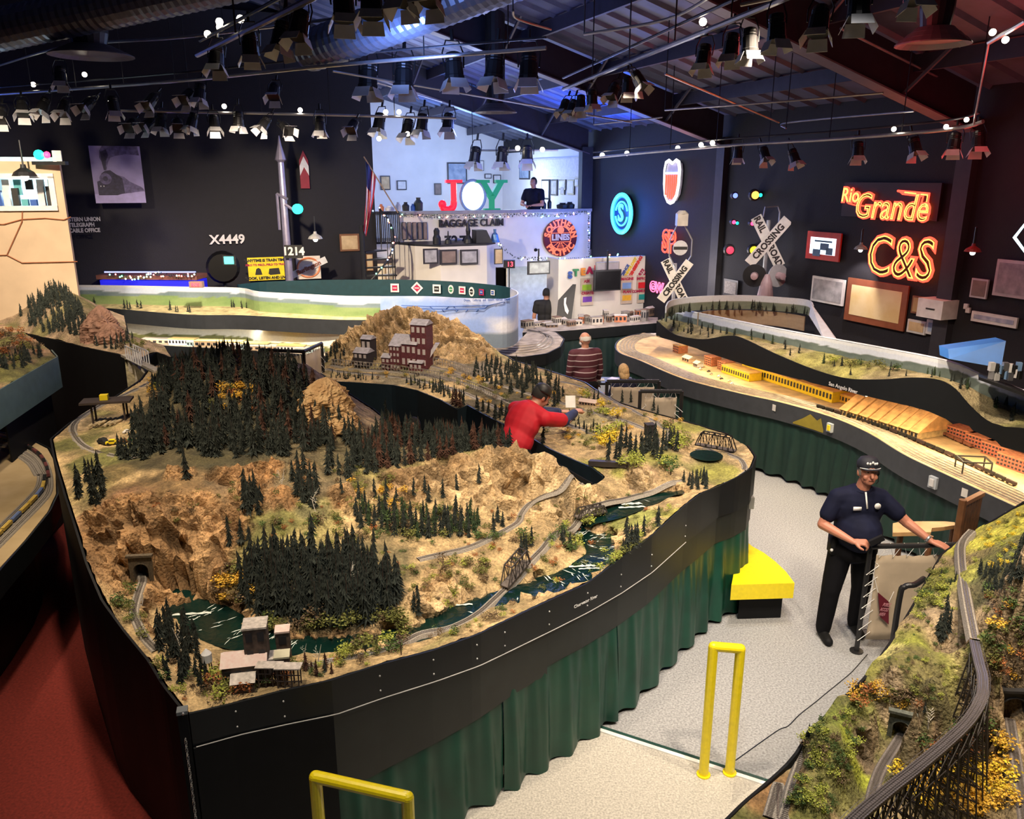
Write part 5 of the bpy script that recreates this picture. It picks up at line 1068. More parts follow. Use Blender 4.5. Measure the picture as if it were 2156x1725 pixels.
def bare(T_,px,py,h,label,mat,seed):
 q = T_.hit(px,py)
 if q is None: return
 r = random.Random(seed); b_ = MB(); b_.tube([(0,0,-.01),(r.uniform(-.03,.03),0,.5*h),(r.uniform(-.05,.05),0,h)],[.004,.003,.0012],5)
 for i in range(9):
  z_ = h*(.3+.07*i); a = r.random()*6; l = h*.22*(1.1-i/12); b_.tube([(0,0,z_),(math.cos(a)*l,math.sin(a)*l,z_+l*.6)],[.002,.0008],4)
 o = b_.build('bare_tree',mat); o.location = q; tag(o,label,'tree')
pale = M('pale_bark',(.7,.66,.58),.8); darkb = M('dark_bark',(.1,.05,.04),.8)
bare(TM,665,1080,.2,'white bare tree against the conifers left of centre',pale,1); bare(TM,590,1030,.17,'pale bare tree on the rocky slope under the forest',pale,2); bare(TM,745,1250,.24,'white bare tree inside the riverside conifer stand',pale,3)
bare(TM,382,1370,.16,'white bare tree beside the left river bend',pale,4); bare(TM,640,1395,.13,'white bare tree left of the water tower mill',pale,5); bare(TM,668,1398,.13,'white bare tree right of the wooden mill',pale,6)
bare(TR,1955,1535,.14,'pale branching bare tree before the trestle',pale,7); bare(TR,1680,1575,.07,'dark bare shrub tree on the hillside edge',darkb,8); bare(TM,845,1380,.14,'thin dark bare tree at the front edge',darkb,9)
bare(TM,132,905,.2,'reddish bare tree at the left end of the sawmill curve',darkb,10)
# far white building, upper room and station front
wht = M('white_wall',(.78,.79,.82),.7,nz=(2,.05)); whw = M('warm_white_wall',(.80,.77,.70),.7,nz=(3,.05))
struct('wall_upper_back',MB().rbox(-.1,5.7,-6.2,-6.05,0,7),wht)
struct('wall_upper_right',MB().rbox(0,.04,-6.05,-.3,2.4,4.9),wht)
struct('wall_upper_left',MB().rbox(5.6,5.7,-6.05,0,0,6.6),whw)
struct('floor_upper',MB().rbox(0,5.6,-6.05,-.02,2.25,2.4),M('upper_floor',(.25,.2,.17),.6))
X0 = V3((0,0,0)); ex_t = RV.copy(); f_t = -RU
Mt = Matrix((RV,-RU*-1,V3((0,0,1)))).transposed()
def rectT(px0,py0,px1,py1,t):
 s0,z1 = onT(px0,(py0),t); s1,z0 = onT(px1,py1,t); return s1,s0,z0,z1
def boardT(px0,py0,px1,py1,t,mat,name=None,parent=None,th=.02,mb=None):
 a,b,c,d = rectT(px0,py0,px1,py1,t); m = mb or MB(); m.rbox(min(a,b),max(a,b),t,t+th,c,d)
 return m.build(name,mat,parent) if name else m
fac = T('station_building','two storey white station front with open upper room','building',R(3,.1,0))
w_ = MB(); s1,s0,z0,z1 = rectT(840,452,1245,540,0); w_.rbox(0.05,s0,-.1,0,2.05,z1); w_.build('upper_front',whw,fac)
w_ = MB(); w_.rbox(.05,5.6,-.12,.06,z1,z1+.07); w_.build('counter_top',M('counter_grey',(.3,.3,.33),.5),fac)
w_ = MB(); w_.rbox(2.0,5.6,-2.4,-2.3,0,2.3); w_.build('ground_back_wall',whw,fac)
w_ = MB(); w_.rbox(.0,2.0,-.9,-.8,0,2.3); w_.build('ground_right_wall',M('pale_blue_wall',(.72,.78,.85),.6),fac)
sA,_ = onT(885,560,1.2); sB,_ = onT(1062,560,1.2); zt_ = onT(950,519,1.2)[1]; bay = MB()
pts = [R(sA+.35,-.1),R(sA,.8),R(sA-.45,1.25),R(sB+.45,1.25),R(sB+.1,.9),R(sB-.1,-.1)]
bay.add([V3((p.x,p.y,1.5)) for p in pts]+[V3((p.x,p.y,zt_)) for p in pts],[(i,i+1,7+i,6+i) for i in range(5)]+[(6,7,8,9,10,11)]); bay.build('bay_front',whw,fac)
bs = MB(); bs.add([V3((p.x,p.y,zt_)) for p in pts]+[V3((p.x,p.y,zt_+.04)) for p in pts],[(5,4,3,2,1,0),(6,7,8,9,10,11)]+[(i,(i+1)%6,6+(i+1)%6,6+i) for i in range(6)]); bs.build('bay_shelf',dark,fac)
w_ = MB(); w_.rbox(sA-.5,sA-.42,1.1,1.2,0,1.5); w_.rbox(sB+.5,sB+.42,1.1,1.2,0,1.5); w_.build('bay_posts',whw,fac)
def letters(px0,py,px1,body,mat,par,t,size,label=None,**k):
 s,z = onT((px0+px1)/2,py,t); return text('lettering',body,size,mat,par,R(s,t,z),RV,(0,0,1),**k)
letters(933,470,1053,'BAGGAGE CLAIM',SK,fac,.05,.235,ext=.02,bold=.005,sx=.9)
sL,zs = onT(1185,546,2.6); sR,_ = onT(1372,540,2.6)
stb = T('steam_booth','white booth wall with STEAM letters and coloured posters','booth',R((sL+sR)/2,2.6,0))
w_ = MB(); w_.rbox(sR,sL,2.45,2.6,0,zs); w_.rbox(sL,sL+.1,2.0,2.6,0,zs); w_.build('booth_wall',whw,stb)
for ch,px,py,c in(('S',1200,580,SB),('T',1212,575,SG),('E',1227,573,M('sign_orange',(.8,.3,.05),.5)),('T',1200,500,None),('A',1241,570,SR),('M',1258,567,M('sign_scarlet',(.7,.05,.04),.5))):
 if c: s,z = onT(px,py,2.63); text('letter_'+ch.lower(),ch,.2,c,stb,R(s,2.64,z),RV,(0,0,1),ext=.02,bold=.012)
def ontext(px,py,t,body,size,m,par,rot=0,**k):
 s,z = onT(px,py,t); ex = RV*math.cos(rot)+V3((0,0,1))*math.sin(rot); ey = -RV*math.sin(rot)+V3((0,0,1))*math.cos(rot); return text('lettering',body,size,m,par,R(s,t,z),ex,ey,**k)
ontext(1315,572,2.63,'SCIENCE',.09,SB,stb,1.0,bold=.004); ontext(1325,568,2.63,'TECHNOLOGY',.09,SY,stb,1.0,bold=.004); ontext(1336,566,2.63,'ENGINEERING',.10,M('sign_scarlet',(.7,.05,.04),.5),stb,1.0,bold=.006); ontext(1349,576,2.63,'ARTS',.10,SR,stb,.9,bold=.005); ontext(1359,577,2.63,'MATH',.10,SR,stb,.9,bold=.005)
def poster(px,py,w,h,word,c,label,t=2.62):
 s,z = onT(px,py,t); g = T('poster',label,'poster',R(s,t,z)); MB().rbox(s-w/2,s+w/2,t,t+.015,z-h/2,z+h/2).build('sheet',M('poster_cream',(.6,.5,.4),.7),g)
 MB().rbox(s-w*.38,s+w*.38,t+.015,t+.02,z-h*.28,z+h*.08).build('colour_field',c,g); text('lettering',word,.085,SR,g,R(s,t+.02,z+h*.3),RV,(0,0,1),ext=.003,bold=.003)
poster(1235,602,.30,.34,'ASK',M('p_lime',(.35,.6,.05),.6),'small poster headed ASK with a lime green field'); poster(1236,627,.30,.34,'CREATE',M('p_violet',(.18,.06,.45),.6),'small poster headed CREATE with a violet field')
poster(1319,598,.30,.38,'IMAGINE',M('p_blue',(.2,.4,.8),.6),'small poster headed IMAGINE with a blue field'); poster(1319,624,.30,.34,'PLAN',M('p_orange',(.85,.5,.05),.6),'small poster headed PLAN with an orange field')
poster(1353,597,.32,.38,'IMPROVE',M('p_red',(.7,.02,.03),.6),'small poster headed IMPROVE with a red field'); poster(1354,622,.32,.34,'COMMUNICATE',M('p_teal',(.02,.3,.28),.6),'small poster below IMPROVE with a teal field')
def screen(px0,py0,px1,py1,t,label,m,name='display_screen',fr=None):
 s1_,s0_,z0_,z1_ = rectT(px0,py0,px1,py1,t); g = T(name,label,'screen',R((s0_+s1_)/2,t,z0_)); MB().rbox(s1_,s0_,t-.05,t,z0_,z1_).build('case',fr or dark,g); MB().rbox(s1_+.03,s0_-.03,t,t+.006,z0_+.03,z1_-.03).build('screen_glass',m,g)
 MB().tube([R((s0_+s1_)/2,t-.03,z1_),R((s0_+s1_)/2,t-.03,z1_+.25)],.02,6).build('hanger',dark,g)
screen(1252,570,1307,611,3.1,'black flat screen hanging before the STEAM wall',M('screen_black',(.012,.012,.014),.2)); screen(1256,553,1304,570,3.0,'tilted pale screen above the black flat screen',M('screen_dim',(.35,.33,.38),.3),fr=M('case_grey',(.3,.3,.3),.5))
screen(1112,551,1158,577,3.2,'wide grey screen hanging above the chalkboard man',M('screen_grey',(.3,.33,.33),.3,nz=(6,.5)))
g = T('clock_box','dark box with red glowing number on a post','number display',Q(1072,556,17)); c = Q(1072,556,17); MB().box(c,(.24,.16,.16)).build('case',dark,g)
text('digits','13',.14,G('led_red',(1,.03,.05),9),g,c+V3((.02,-.085,0)),(1,0,0),(0,0,1)); MB().tube([c,c-V3((0,0,c.z-1.2))],.014,6).build('post',dark,g)
ph = [M('photo_dark',(.10,.08,.07),.6,nz=(7,.5),col2=(.4,.3,.26)),M('photo_blue',(.12,.2,.38),.6,nz=(6,.3),col2=(.5,.6,.75)),M('photo_grey',(.2,.2,.22),.6,nz=(8,.3),col2=(.6,.6,.62)),M('photo_warm',(.4,.25,.12),.6,nz=(6,.3),col2=(.75,.6,.35)),M('photo_pale',(.6,.62,.66),.6,nz=(9,.2),col2=(.8,.8,.82))]
frd = M('frame_dark',(.03,.03,.04),.4); frw = M('frame_wood',(.2,.09,.04),.5); frp = M('frame_pale',(.6,.6,.6),.5)
def picT(px0,py0,px1,py1,t,m,label,fr=None,group=None,name='framed_picture'):
 s1_,s0_,z0_,z1_ = rectT(px0,py0,px1,py1,t); g = T(name,label,'picture',R((s0_+s1_)/2,t,z0_),group); MB().rbox(s1_,s0_,t,t+.03,z0_,z1_).build('frame',fr or frd,g); b = min(.04,(s0_-s1_)*.1)
 MB().rbox(s1_+b,s0_-b,t+.03,t+.034,z0_+b,z1_-b).build('image',m,g)
def picS(px0,py0,px1,py1,s,m,label,fr=None,group=None,name='framed_picture',cat='picture',b=None):
 t0_,z1_ = onS(px0,py0,s); t1_,z0_ = onS(px1,py1,s); g = T(name,label,cat,R(s,(t0_+t1_)/2,z0_),group); MB().rbox(s,s+.03,min(t0_,t1_),max(t0_,t1_),z0_,z1_).build('frame',fr or frd,g); b = min(.04,abs(t1_-t0_)*.1) if b is None else b
 MB().rbox(s+.03,s+.036,min(t0_,t1_)+b,max(t0_,t1_)-b,z0_+b,z1_-b).build('image',m,g); return g,(t0_,t1_,z0_,z1_)
for a in((941,342,983,387,1,'large framed landscape above the red J'),(1008,338,1018,360,4,'small framed picture behind a hanging stage lamp'),(1065,321,1080,348,1,'blue framed picture high on the upper room wall'),(1065,358,1079,382,2,'framed portrait right of the JOY letters'),(1081,338,1090,356,2,'tiny dark framed picture near the upper corner'),(1038,368,1054,386,4,'small framed picture above the green Y'),(1020,366,1034,376,4,'tiny pale picture above the O'),(1066,388,1080,416,1,'blue picture right of the green Y'),(914,386,929,410,0,'small dark picture left of the red J'),(800,370,822,400,3,'yellow framed print at the left of the upper room'),(835,380,856,400,4,'pale framed print with red edge in the upper room')):
 picT(a[0],a[1],a[2],a[3],-6.03,ph[a[4]],a[5])
for i,a in enumerate(((1095,338,1116,378,1),(1162,378,1174,412,2),(1178,378,1192,400,4),(1196,378,1210,410,4),(1212,376,1220,392,4),(1182,392,1190,410,2),(1142,378,1158,420,4))):
 picS(a[0],a[1],a[2],a[3],.05,ph[a[4]],'framed print on the right wall of the upper room',group='prints on the right wall of the upper room')
picS(1122,335,1234,374,.05,M('plan_drawing',(.62,.62,.66),.6,nz=(14,.2),col2=(.8,.8,.82)),'long pale railway plan on the right wall of the upper room',frp)
for a in((926,526,962,556,0,'dark locomotive picture left on the bay front'),(968,526,1006,556,2,'grey train picture right on the bay front'),(1040,524,1058,556,3,'small framed picture at the right end of the bay front'),(890,524,922,555,2,'grey wooded picture at the left end of the bay front')):
 picT(a[0],a[1],a[2],a[3],1.28 if a[0]>920 and a[0]<1030 else 1.3,ph[a[4]],a[5])
for i in range(5): picT(846+i*11,468,855+i*11,504,.03,ph[0],'narrow dark framed photograph left of the BAGGAGE CLAIM sign',group='narrow photographs left of the sign')
for a in((858,538,886,558,3,'warm wooden framed picture in the bright ground floor'),(811,556,822,588,4,'red framed certificate in the ground floor'),(826,566,838,588,2,'small dark framed picture in the ground floor'),(905,565,917,576,3,'orange print beside the ground floor doorway'),(945,562,960,575,3,'orange and white print under the bay'),(714,493,757,528,3,'beige framed poster behind the spiral stair'),(770,535,786,570,3,'yellow framed print left of the bright ground floor')):
 picT(a[0],a[1],a[2],a[3],-2.28 if a[0]>790 else.14,ph[a[4]],a[5],frw)
for a,lb in(((860,563,880,592),'dark doorway shelf in the bright ground floor'),((842,575,856,592),'small black cabinet in the ground floor')):
 s1_,s0_,z0_,z1_ = rectT(*a,-2.0); g = T('dark_cabinet',lb,'cabinet',R((s0_+s1_)/2,-2,0)); MB().rbox(s1_,s0_,-2.28,-2.0,.0,z1_).build('cabinet_body',dark,g); MB().rbox(s1_+.04,s0_-.04,-2.0,-1.98,z1_-.5,z1_-.05).build('door',ph[4],g)
gj = []
for ch,px,lb,m in(('J',951,'large red glittering letter J on the upper counter',M('glitter_red',(.75,.01,.03),.4,em=(1,.02,.06),es=.7)),('Y',1035,'large green glittering letter Y on the upper counter',M('glitter_green',(.01,.32,.15),.4,em=(.01,.5,.25),es=.25))):
 s,z = onT(px,412,-.15); _,zb_ = onT(px,444,-.15); ht = onT(px,380,-.15)[1]-zb_
 g = T('display_letter',lb,'letter',R(s,-.2,zb_)); sf = MB(); q = lambda x,z_: R(s-x,-.14,zb_+z_*ht)
 if ch=='J':
  sf.bar(q(.05,.28),q(.05,.97),.17,.13); sf.tube(smooth_line([q(.05,.32),q(.02,.12),(q(-.1,.04)),q(-.22,.08),q(-.25,.2)],5),[.08]*10+[.085]*5+[.07]*6,10); sf.ball(q(-.24,.22),.1,10)
 else:
  sf.bar(q(-.24,.97),q(0,.42),.13,.13); sf.bar(q(.24,.97),q(0,.42),.13,.13); sf.bar(q(0,.5),q(0,.02),.15,.14)
 sf.build('letter_face',m,g); sf = MB()
 for x,z_,w in(((.05,.97,.2),) if ch=='J' else((-.24,.97,.17),(.24,.97,.15),(0,.03,.2))): c = q(x,z_); sf.rbox(RC.x*0+s-x-w,s-x+w,-.2,-.08,c.z-.035,c.z+.035)
 sf.build('serif',m,g)
s,z = onT(995,412,-.15); _,zb_ = onT(995,444,-.15); ht = onT(995,381,-.15)[1]-zb_
g = T('display_letter','large glowing white oval letter O on the upper counter','letter',R(s,-.2,zb_)); mb = MB(); mb.lathe([(.26,-.05),(.30,0),(.26,.05)],(0,0,0),28,ax=(0,-1,0)); o = mb.build('letter_face',G('lamp_white_blue',(.75,.92,1),3),None); o.parent = g; o.matrix_local = Matrix.Translation(V3((0,.05,ht*.5)))@Matrix.Rotation(RA,4,'Z')@Matrix.Diagonal((1,1,ht/.6,1))
mb = MB(); mb.tube([R(s+.31*math.cos(a),-.12,zb_+ht*.5+ht*.52*math.sin(a)) for a in np.linspace(0,2*PI,28)[:-1]],.035,8,closed=True); mb.build('rim',M('blue_rim',(.25,.4,.7),.4),g)
grm = M('garland_green',(.02,.05,.03),.9); fairy = [G('fairy_warm',(1,.75,.4),14),G('fairy_red',(1,.15,.1),12),G('fairy_blue',(.3,.5,1),12),G('fairy_green',(.2,1,.5),10)]
def garland(pts,label,r=.035,lights=True,seed=1,dens=.22):
 L_ = resample(pts,.05); g = T('garland',label,'garland',L_[0]); rr = random.Random(seed); mb = MB()
 for p in L_:
  for k in range(5):
   d = V3((rr.gauss(0,1),rr.gauss(0,1),rr.gauss(0,1))).normalized(); x,y = basis(d); mb.add([p,p+d*r+x*.012,p+d*r*1.7,p+d*r-x*.012],[(0,1,2,3)])
 mb.build('greenery',grm,g)
 if lights:
  for c in range(4):
   mb = MB()
   for p in resample(pts,dens):
    if rr.random()<.3: mb.ball(p+V3((rr.uniform(-.03,.03),rr.uniform(-.05,-.02),rr.uniform(-.05,.04))),.016,6)
   if mb.v: tag(mb.build('fairy_lights',fairy[c],g),None,kind='stuff')
def gT(L_,t): return[R(onT(x,y,t)[0],t,onT(x,y,t)[1]) for x,y in L_]
garland(gT([(786,446),(860,453),(930,456),(1040,455),(1100,452),(1160,454),(1238,447)],.12),'dark garland with fairy lights along the upper counter',seed=2)
garland(gT([(1240,450),(1239,540)],.3),'garland hanging down the right building corner',seed=3)
garland(gT([(1052,516),(1078,540),(1100,544),(1180,546)],1.4),'garland draped from the bay shelf to the booth',seed=4); garland(gT([(1188,545),(1280,538),(1372,538)],2.65),'fairy light string on top of the STEAM booth',r=.012,seed=5)
s,z = onT(1180,501,.08); rad = abs(onT(1145,501,.08)[0]-onT(1215,501,.08)[0])/2; g = T('round_sign','big round dark red sign with sun and track emblem on the white front','sign',R(s,.1,z))
c = R(s,.02,z); MB().lathe([(rad,0),(rad,.05),(rad*.97,.06)],c,40,ax=-RU).build('sign_disc',M('sign_maroon',(.14,.008,.012),.5),g)
lt_ = G('sign_orange_glow',(1,.22,.1),.9); mb = MB(); mb.tube([c-RU*.07+RV*math.cos(a)*rad*.62+V3((0,0,1))*math.sin(a)*rad*.62 for a in np.linspace(0,2*PI,40)[:-1]],.012,6,closed=True)
for zz in(-.10,.12): mb.bar(c-RU*.07-RV*rad*.6+V3((0,0,zz*1.0)),c-RU*.07+RV*rad*.6+V3((0,0,zz*1.0)),.014,.014)
for k in(-3,-1,1,3): mb.bar(c-RU*.07+RV*k*.02-V3((0,0,.11)),c-RU*.07+RV*k*.09-V3((0,0,rad*.56)),.01,.012)
for k in range(4): mb.bar(c-RU*.07-RV*(.05+k*.05)-V3((0,0,.15+k*.05)),c-RU*.07+RV*(.05+k*.05)-V3((0,0,.15+k*.05)),.01,.012)
mb.lathe([(.09,0),(.09,.02)],c-RU*.06+V3((0,0,.19)),16,ax=-RU); mb.build('sun_and_track',lt_,g)
text('lettering','LINES',.2,M('sign_letter_pale',(.8,.6,.5),.5),g,c-RU*.07+V3((0,0,.01)),RV,(0,0,1),bold=.01,ext=.01)
def arc_text(word,c,r,a0,a1,size,m,g,ex,en,flip=False):
 for i,ch in enumerate(word):
  a = a0+(a1-a0)*i/max(1,len(word)-1); ca,sa = math.cos(a),math.sin(a); p = c+ex*ca*r+V3((0,0,1))*sa*r; up = ex*ca+V3((0,0,1))*sa
  if flip: up = -up
  x = up.cross(-en)*-1 if False else(V3((0,0,1))*-ca+ex*sa) if not flip else(V3((0,0,1))*ca-ex*sa)
  text('letter',ch,size,m,g,p,x,up,ext=.01,bold=.008)
arc_text('SOUTHERN',c-RU*.07,rad*.8,math.radians(168),math.radians(12),.21,lt_,g,RV,-RU); arc_text('PACIFIC',c-RU*.07,rad*.8,math.radians(215),math.radians(325),.21,lt_,g,RV,-RU,True)
ob = []
def orn(px,py,name,label,prof,m,t=.9,cat='ornament'):
 s,z = onT(px,py,t); z = zt_+.04; g = tag(MB().lathe(prof,(0,0,0),12).build(name,m),label,cat); g.scale = (.7,)*3; g.location = R(s,t,z); return g
orn(920,518,'oil_lantern','black railway lantern at left of the bay shelf',[(.13,0),(.13,.2),(.09,.28),(.1,.42),(.05,.5)],dark,cat='lantern'); orn(944,518,'oil_can','black long spouted oil can on the bay shelf',[(.12,0),(.1,.12),(.03,.18),(.015,.4)],dark); orn(986,518,'signal_statue','dark tall ornament in the middle of the bay shelf',[(.16,0),(.13,.12),(.06,.25),(.08,.4),(.03,.65)],dark)
orn(1042,518,'brass_bell','blue lit bell ornament at right of the bay shelf',[(.17,0),(.14,.08),(.1,.25),(.04,.32),(.05,.42)],M('bell_blue_light',(.12,.25,.45),.4,.5),cat='bell')  # blue light on the brass is put into its base colour
s,z = onT(1014,518,.9); tag(MB().hexa([R(s+.2,.8,zt_+.04),R(s-.2,.8,zt_+.04),R(s-.2,1.1,zt_+.04),R(s+.2,1.1,zt_+.04)],[R(s+.2,.8,zt_+.33),R(s-.05,.8,zt_+.33),R(s-.05,1.1,zt_+.33),R(s+.2,1.1,zt_+.33)]).build('headlamp_box',dark),'dark sloping box on the bay shelf','box')
for px,b in((950,'72'),(974,'7')): s,z = onT(px,509,.3); tag(text('number_plate',b,.34,SK,None,R(s,.3,z),RV,(0,0,1),bold=.01),'black number '+('seventy two' if b=='72' else 'seven')+' standing on the bay shelf','number')
for i,(px,w,h,m) in enumerate(((806,.12,.16,M('pot_orange',(.6,.2,.08),.5)),(824,.2,.12,PW),(842,.12,.2,PW),(858,.16,.2,SK),(873,.1,.16,SB),(885,.2,.3,M('jug_dark',(.03,.04,.04),.4)),(1150,.12,.2,dark),(1162,.1,.26,dark),(1190,.3,.14,dark),(1205,.24,.16,dark))):
 s,_ = onT(px,440,-.1); zc = z1_c = rectT(840,452,1245,540,0)[3]+.07
 tag(MB().lathe([(w*.5,0),(w*.55,h*.6),(w*.25,h*.85),(w*.28,h)],R(s,-.25,zc),10).build('counter_item',m),['orange pot at the left end of the upper counter','low white box on the upper counter','white jug on the upper counter','black tin on the upper counter','blue jar on the upper counter','big dark rounded jug left of the red J','dark bottle right of the man upstairs','tall dark flask right of the man upstairs','dark equipment case at right of the counter','dark bag at the right end of the counter'][i],'counter item')
g = T('balcony_railing','black vertical bar railing left of the station front','railing',R(5.3,.1,2.4)); sa,za = onT(790,450,.2); sb,zb2 = onT(842,508,.2)
for i in range(14): s = sb+(sa-sb)*i/13; MB().rbox(s-.012,s+.012,.19,.21,zb2,za).build('baluster',dark,g)
MB().rbox(sb,sa,.17,.23,za,za+.05).build('top_rail',dark,g); MB().rbox(sb,sa,.17,.23,zb2-.05,zb2).build('bottom_rail',dark,g)
c0 = R(onT(765,560,1.2)[0],1.2,0); g = T('spiral_stair','dark spiral staircase strung with lights left of the building','staircase',c0); MB().tube([c0,c0+V3((0,0,3.2))],.05,8).build('centre_post',dark,g)
rl_ = []
for i in range(15):
 a = 3.6+i*.27; z_ = .3+i*.165; d = V3((math.cos(a),math.sin(a),0)); n_ = V3((-d.y,d.x,0)); MB().hexa([c0+d*.06+V3((0,0,z_))-n_*.03,c0+d*.7-n_*.13+V3((0,0,z_)),c0+d*.7+n_*.13+V3((0,0,z_)),c0+d*.06+n_*.03+V3((0,0,z_))],[c0+d*.06+V3((0,0,z_+.03))-n_*.03,c0+d*.7-n_*.13+V3((0,0,z_+.03)),c0+d*.7+n_*.13+V3((0,0,z_+.03)),c0+d*.06+n_*.03+V3((0,0,z_+.03))]).build('tread',dark,g)
 MB().tube([c0+d*.68+V3((0,0,z_)),c0+d*.68+V3((0,0,z_+.9))],.01,5).build('baluster',dark,g); rl_.append(c0+d*.68+V3((0,0,z_+.9)))
MB().tube(smooth_line(rl_,4),.02,6).build('hand_rail',dark,g); garland(rl_,'string of lights around the spiral stair rail',r=.012,seed=8)
fp0 = Q(766,330,17.5); fp1 = Q(838,448,17.8); g = T('national_flag','striped flag hanging from a slanting pole left of the building','flag',fp0); MB().tube([fp0,fp1],.014,6).build('pole',M('pole_wood',(.3,.2,.12),.5),g)
nC = 26; cols = []
for part,nm in((0,'red_stripes'),(1,'white_stripes'),(2,'blue_canton')):
 mb = MB()
 for k in range(7):
  if nm=='red_stripes' and k%2==1: continue
  if nm=='white_stripes' and k%2==0: continue
  vs = []
  for j in range(15):
   f = j/14; x = -1.9*(.16)+(k/7)*.36; top = fp0.lerp(fp1,.04+.30*k/7); top2 = fp0.lerp(fp1,.04+.30*(k+1)/7)
   dz = -f*(1.45-.25*k/7); fold = .06*math.sin(k*1.9+f*5); sw = -.10*f*f
   vs+=[top+V3((sw-.16*f*k/7,fold,dz)),top2+V3((sw-.16*f*(k+1)/7,.06*math.sin((k+1)*1.9+f*5),dz))]
  j0,j1 = (0,5) if nm=='blue_canton' else(0,14)
  if nm=='blue_canton' and k>3: continue
  if nm!='blue_canton' and k<=3: j0 = 5
  vs = vs[2*j0:2*j1+2]; mb.add(vs,[(2*j,2*j+1,2*j+3,2*j+2) for j in range(j1-j0)])
 if mb.v: mb.build(nm,[M('flag_red',(.5,.02,.04),.7),M('flag_white',(.75,.75,.8),.7),M('flag_blue',(.02,.04,.2),.7)][part],g)
c = Q(966,600,17.2); c.z = 0; g = T('flocked_tree','white flocked decorated tree in front of the bright ground floor','tree',c); mb = conifer_mesh(5,11,.24); mb.v = [(x*2.0,y*2.0,z*2.0) for x,y,z in mb.v]; mb.build('foliage',M('flocked',(.5,.5,.46),.9,nz=(12,.4),col2=(.15,.15,.12)),g,local=True); t_ = MB(); t_.tube([(0,0,0),(0,0,1.8)],.03,6); t_.build('trunk',trunk,g,local=True)
# left back wall and things before it
def boxP(name,label,cat,mat,px0,py0,px1,py1,t=.14,th=.03,parts=None):
 s1_,s0_,z0_,z1_ = rectT(px0,py0,px1,py1,t); g = T(name,label,cat,R((s0_+s1_)/2,t,z0_)); MB().rbox(s1_,s0_,t,t+th,z0_,z1_).build('board',mat,g); return g,(s0_,s1_,z0_,z1_)
pv = M('photo_violet',(.33,.29,.55),.6,nz=(3,.18)); pd = M('photo_ink',(.035,.03,.07),.6,nz=(20,.4)); pmid = M('photo_mid',(.13,.11,.24),.6,nz=(14,.5)); ppale = M('photo_snow',(.45,.40,.72),.6)
g,(a,b,c,d) = boxP('locomotive_photograph','large violet photograph of a smoking steam locomotive on the dark wall','photograph',pv,186,307,308,427,.6,.04)
def ph_t(u,v): return R(a+(b-a)*u,.645,d+(c-d)*v)
W_ = abs(a-b)
def blob(L_,mat,name,dz=0):
 pts = [ph_t(u,v)-RU*dz for u,v in L_]; return MB().add(pts+[p+RU*.004 for p in pts],[tuple(range(len(pts))),tuple(range(2*len(pts)-1,len(pts)-1,-1))]).build(name,mat,g)
blob([(.0,.84),(.3,.83),(1,.80),(1,1),(0,1)],ppale,'snow',.001)
blob([(.25,.42),(.23,.30),(.18,.2),(.2,.08),(.26,.0),(.95,.0),(.97,.16),(.7,.14),(.5,.17),(.4,.2),(.34,.28),(.29,.42)],pmid,'smoke',.002); blob([(.24,.42),(.22,.3),(.21,.1),(.33,.06),(.36,.16),(.30,.26),(.28,.42)],pd,'smoke_column',.003)
blob([(.48,.5),(.62,.54),(.72,.62),(.95,.72),(1,.78),(.72,.82),(.5,.84)],pmid,'train_cars',.002)
blob([(.18,.48),(.26,.43),(.36,.42),(.48,.5),(.58,.56),(.6,.82),(.45,.86),(.08,.86),(.08,.62),(.14,.6)],pd,'locomotive',.003)
L_ = [(.25+.12*math.cos(x),.57+.10*math.sin(x)) for x in np.linspace(0,2*PI,20)[:-1]]; blob(L_,pmid,'boiler_front',.005); L_ = [(.25+.05*math.cos(x),.57+.045*math.sin(x)) for x in np.linspace(0,2*PI,14)[:-1]]; blob(L_,pd,'smokebox_door',.007)
for u,v in((.14,.7),(.20,.7)): blob([(u+.012*math.cos(x),v+.012*math.sin(x)) for x in np.linspace(0,2*PI,8)[:-1]],PW,'headlight',.008)
s,z = onT(640,357,.2); g = T('semaphore_blade','red pointed signal blade with white chevron on the dark wall','signal arm',R(s,.2,z)); zt2 = onT(640,317,.2)[1]; zb2 = onT(640,397,.2)[1]; w = .095
MB().prism([(-w,zb2),(w,zb2),(w,zt2-.2),(0,zt2),(-w,zt2-.2)],R(s,.2),RV,V3((0,0,1)),-RU*.03).build('blade',M('blade_red',(.28,.015,.035),.5),g); zc = onT(640,360,.2)[1]
MB().prism([(-w,zc-.1),(0,zc+.08),(w,zc-.1),(w,zc+.1),(0,zc+.3),(-w,zc+.1)],R(s,.235),RV,V3((0,0,1)),-RU*.006).build('chevron',PW,g)
tag(letters(146,474,198,'WESTERN UNION\nTELEGRAPH\n& CABLE OFFICE',PW,None,.62,.105,ext=.006,bold=.004,sx=.8),'white three line telegraph office lettering on the dark wall','lettering')
tag(letters(454,505,504,'X4449',PW,None,.2,.26,ext=.008,bold=.008),'white number X4449 on the dark wall','lettering')
g,(a,b,c,d) = boxP('safety_sign','yellow railway safety sign with black train and bus drawing','sign',SY,520,543,600,588,.9)
def lt(u,v,body,size,m,t=.94,**k): return text('lettering',body,size,m,g,R(a+(b-a)*u,t,d+(c-d)*v),RV,(0,0,1),**k)
lt(.5,.13,'"ANYTIME IS TRAIN TIME"',.075,SK,bold=.004); lt(.5,.32,'FIELD TO FIELD...FIELD TO TRAIN',.055,SR,bold=.002); lt(.5,.9,'"LOOK, LISTEN AND LIVE"',.075,SK,bold=.004)
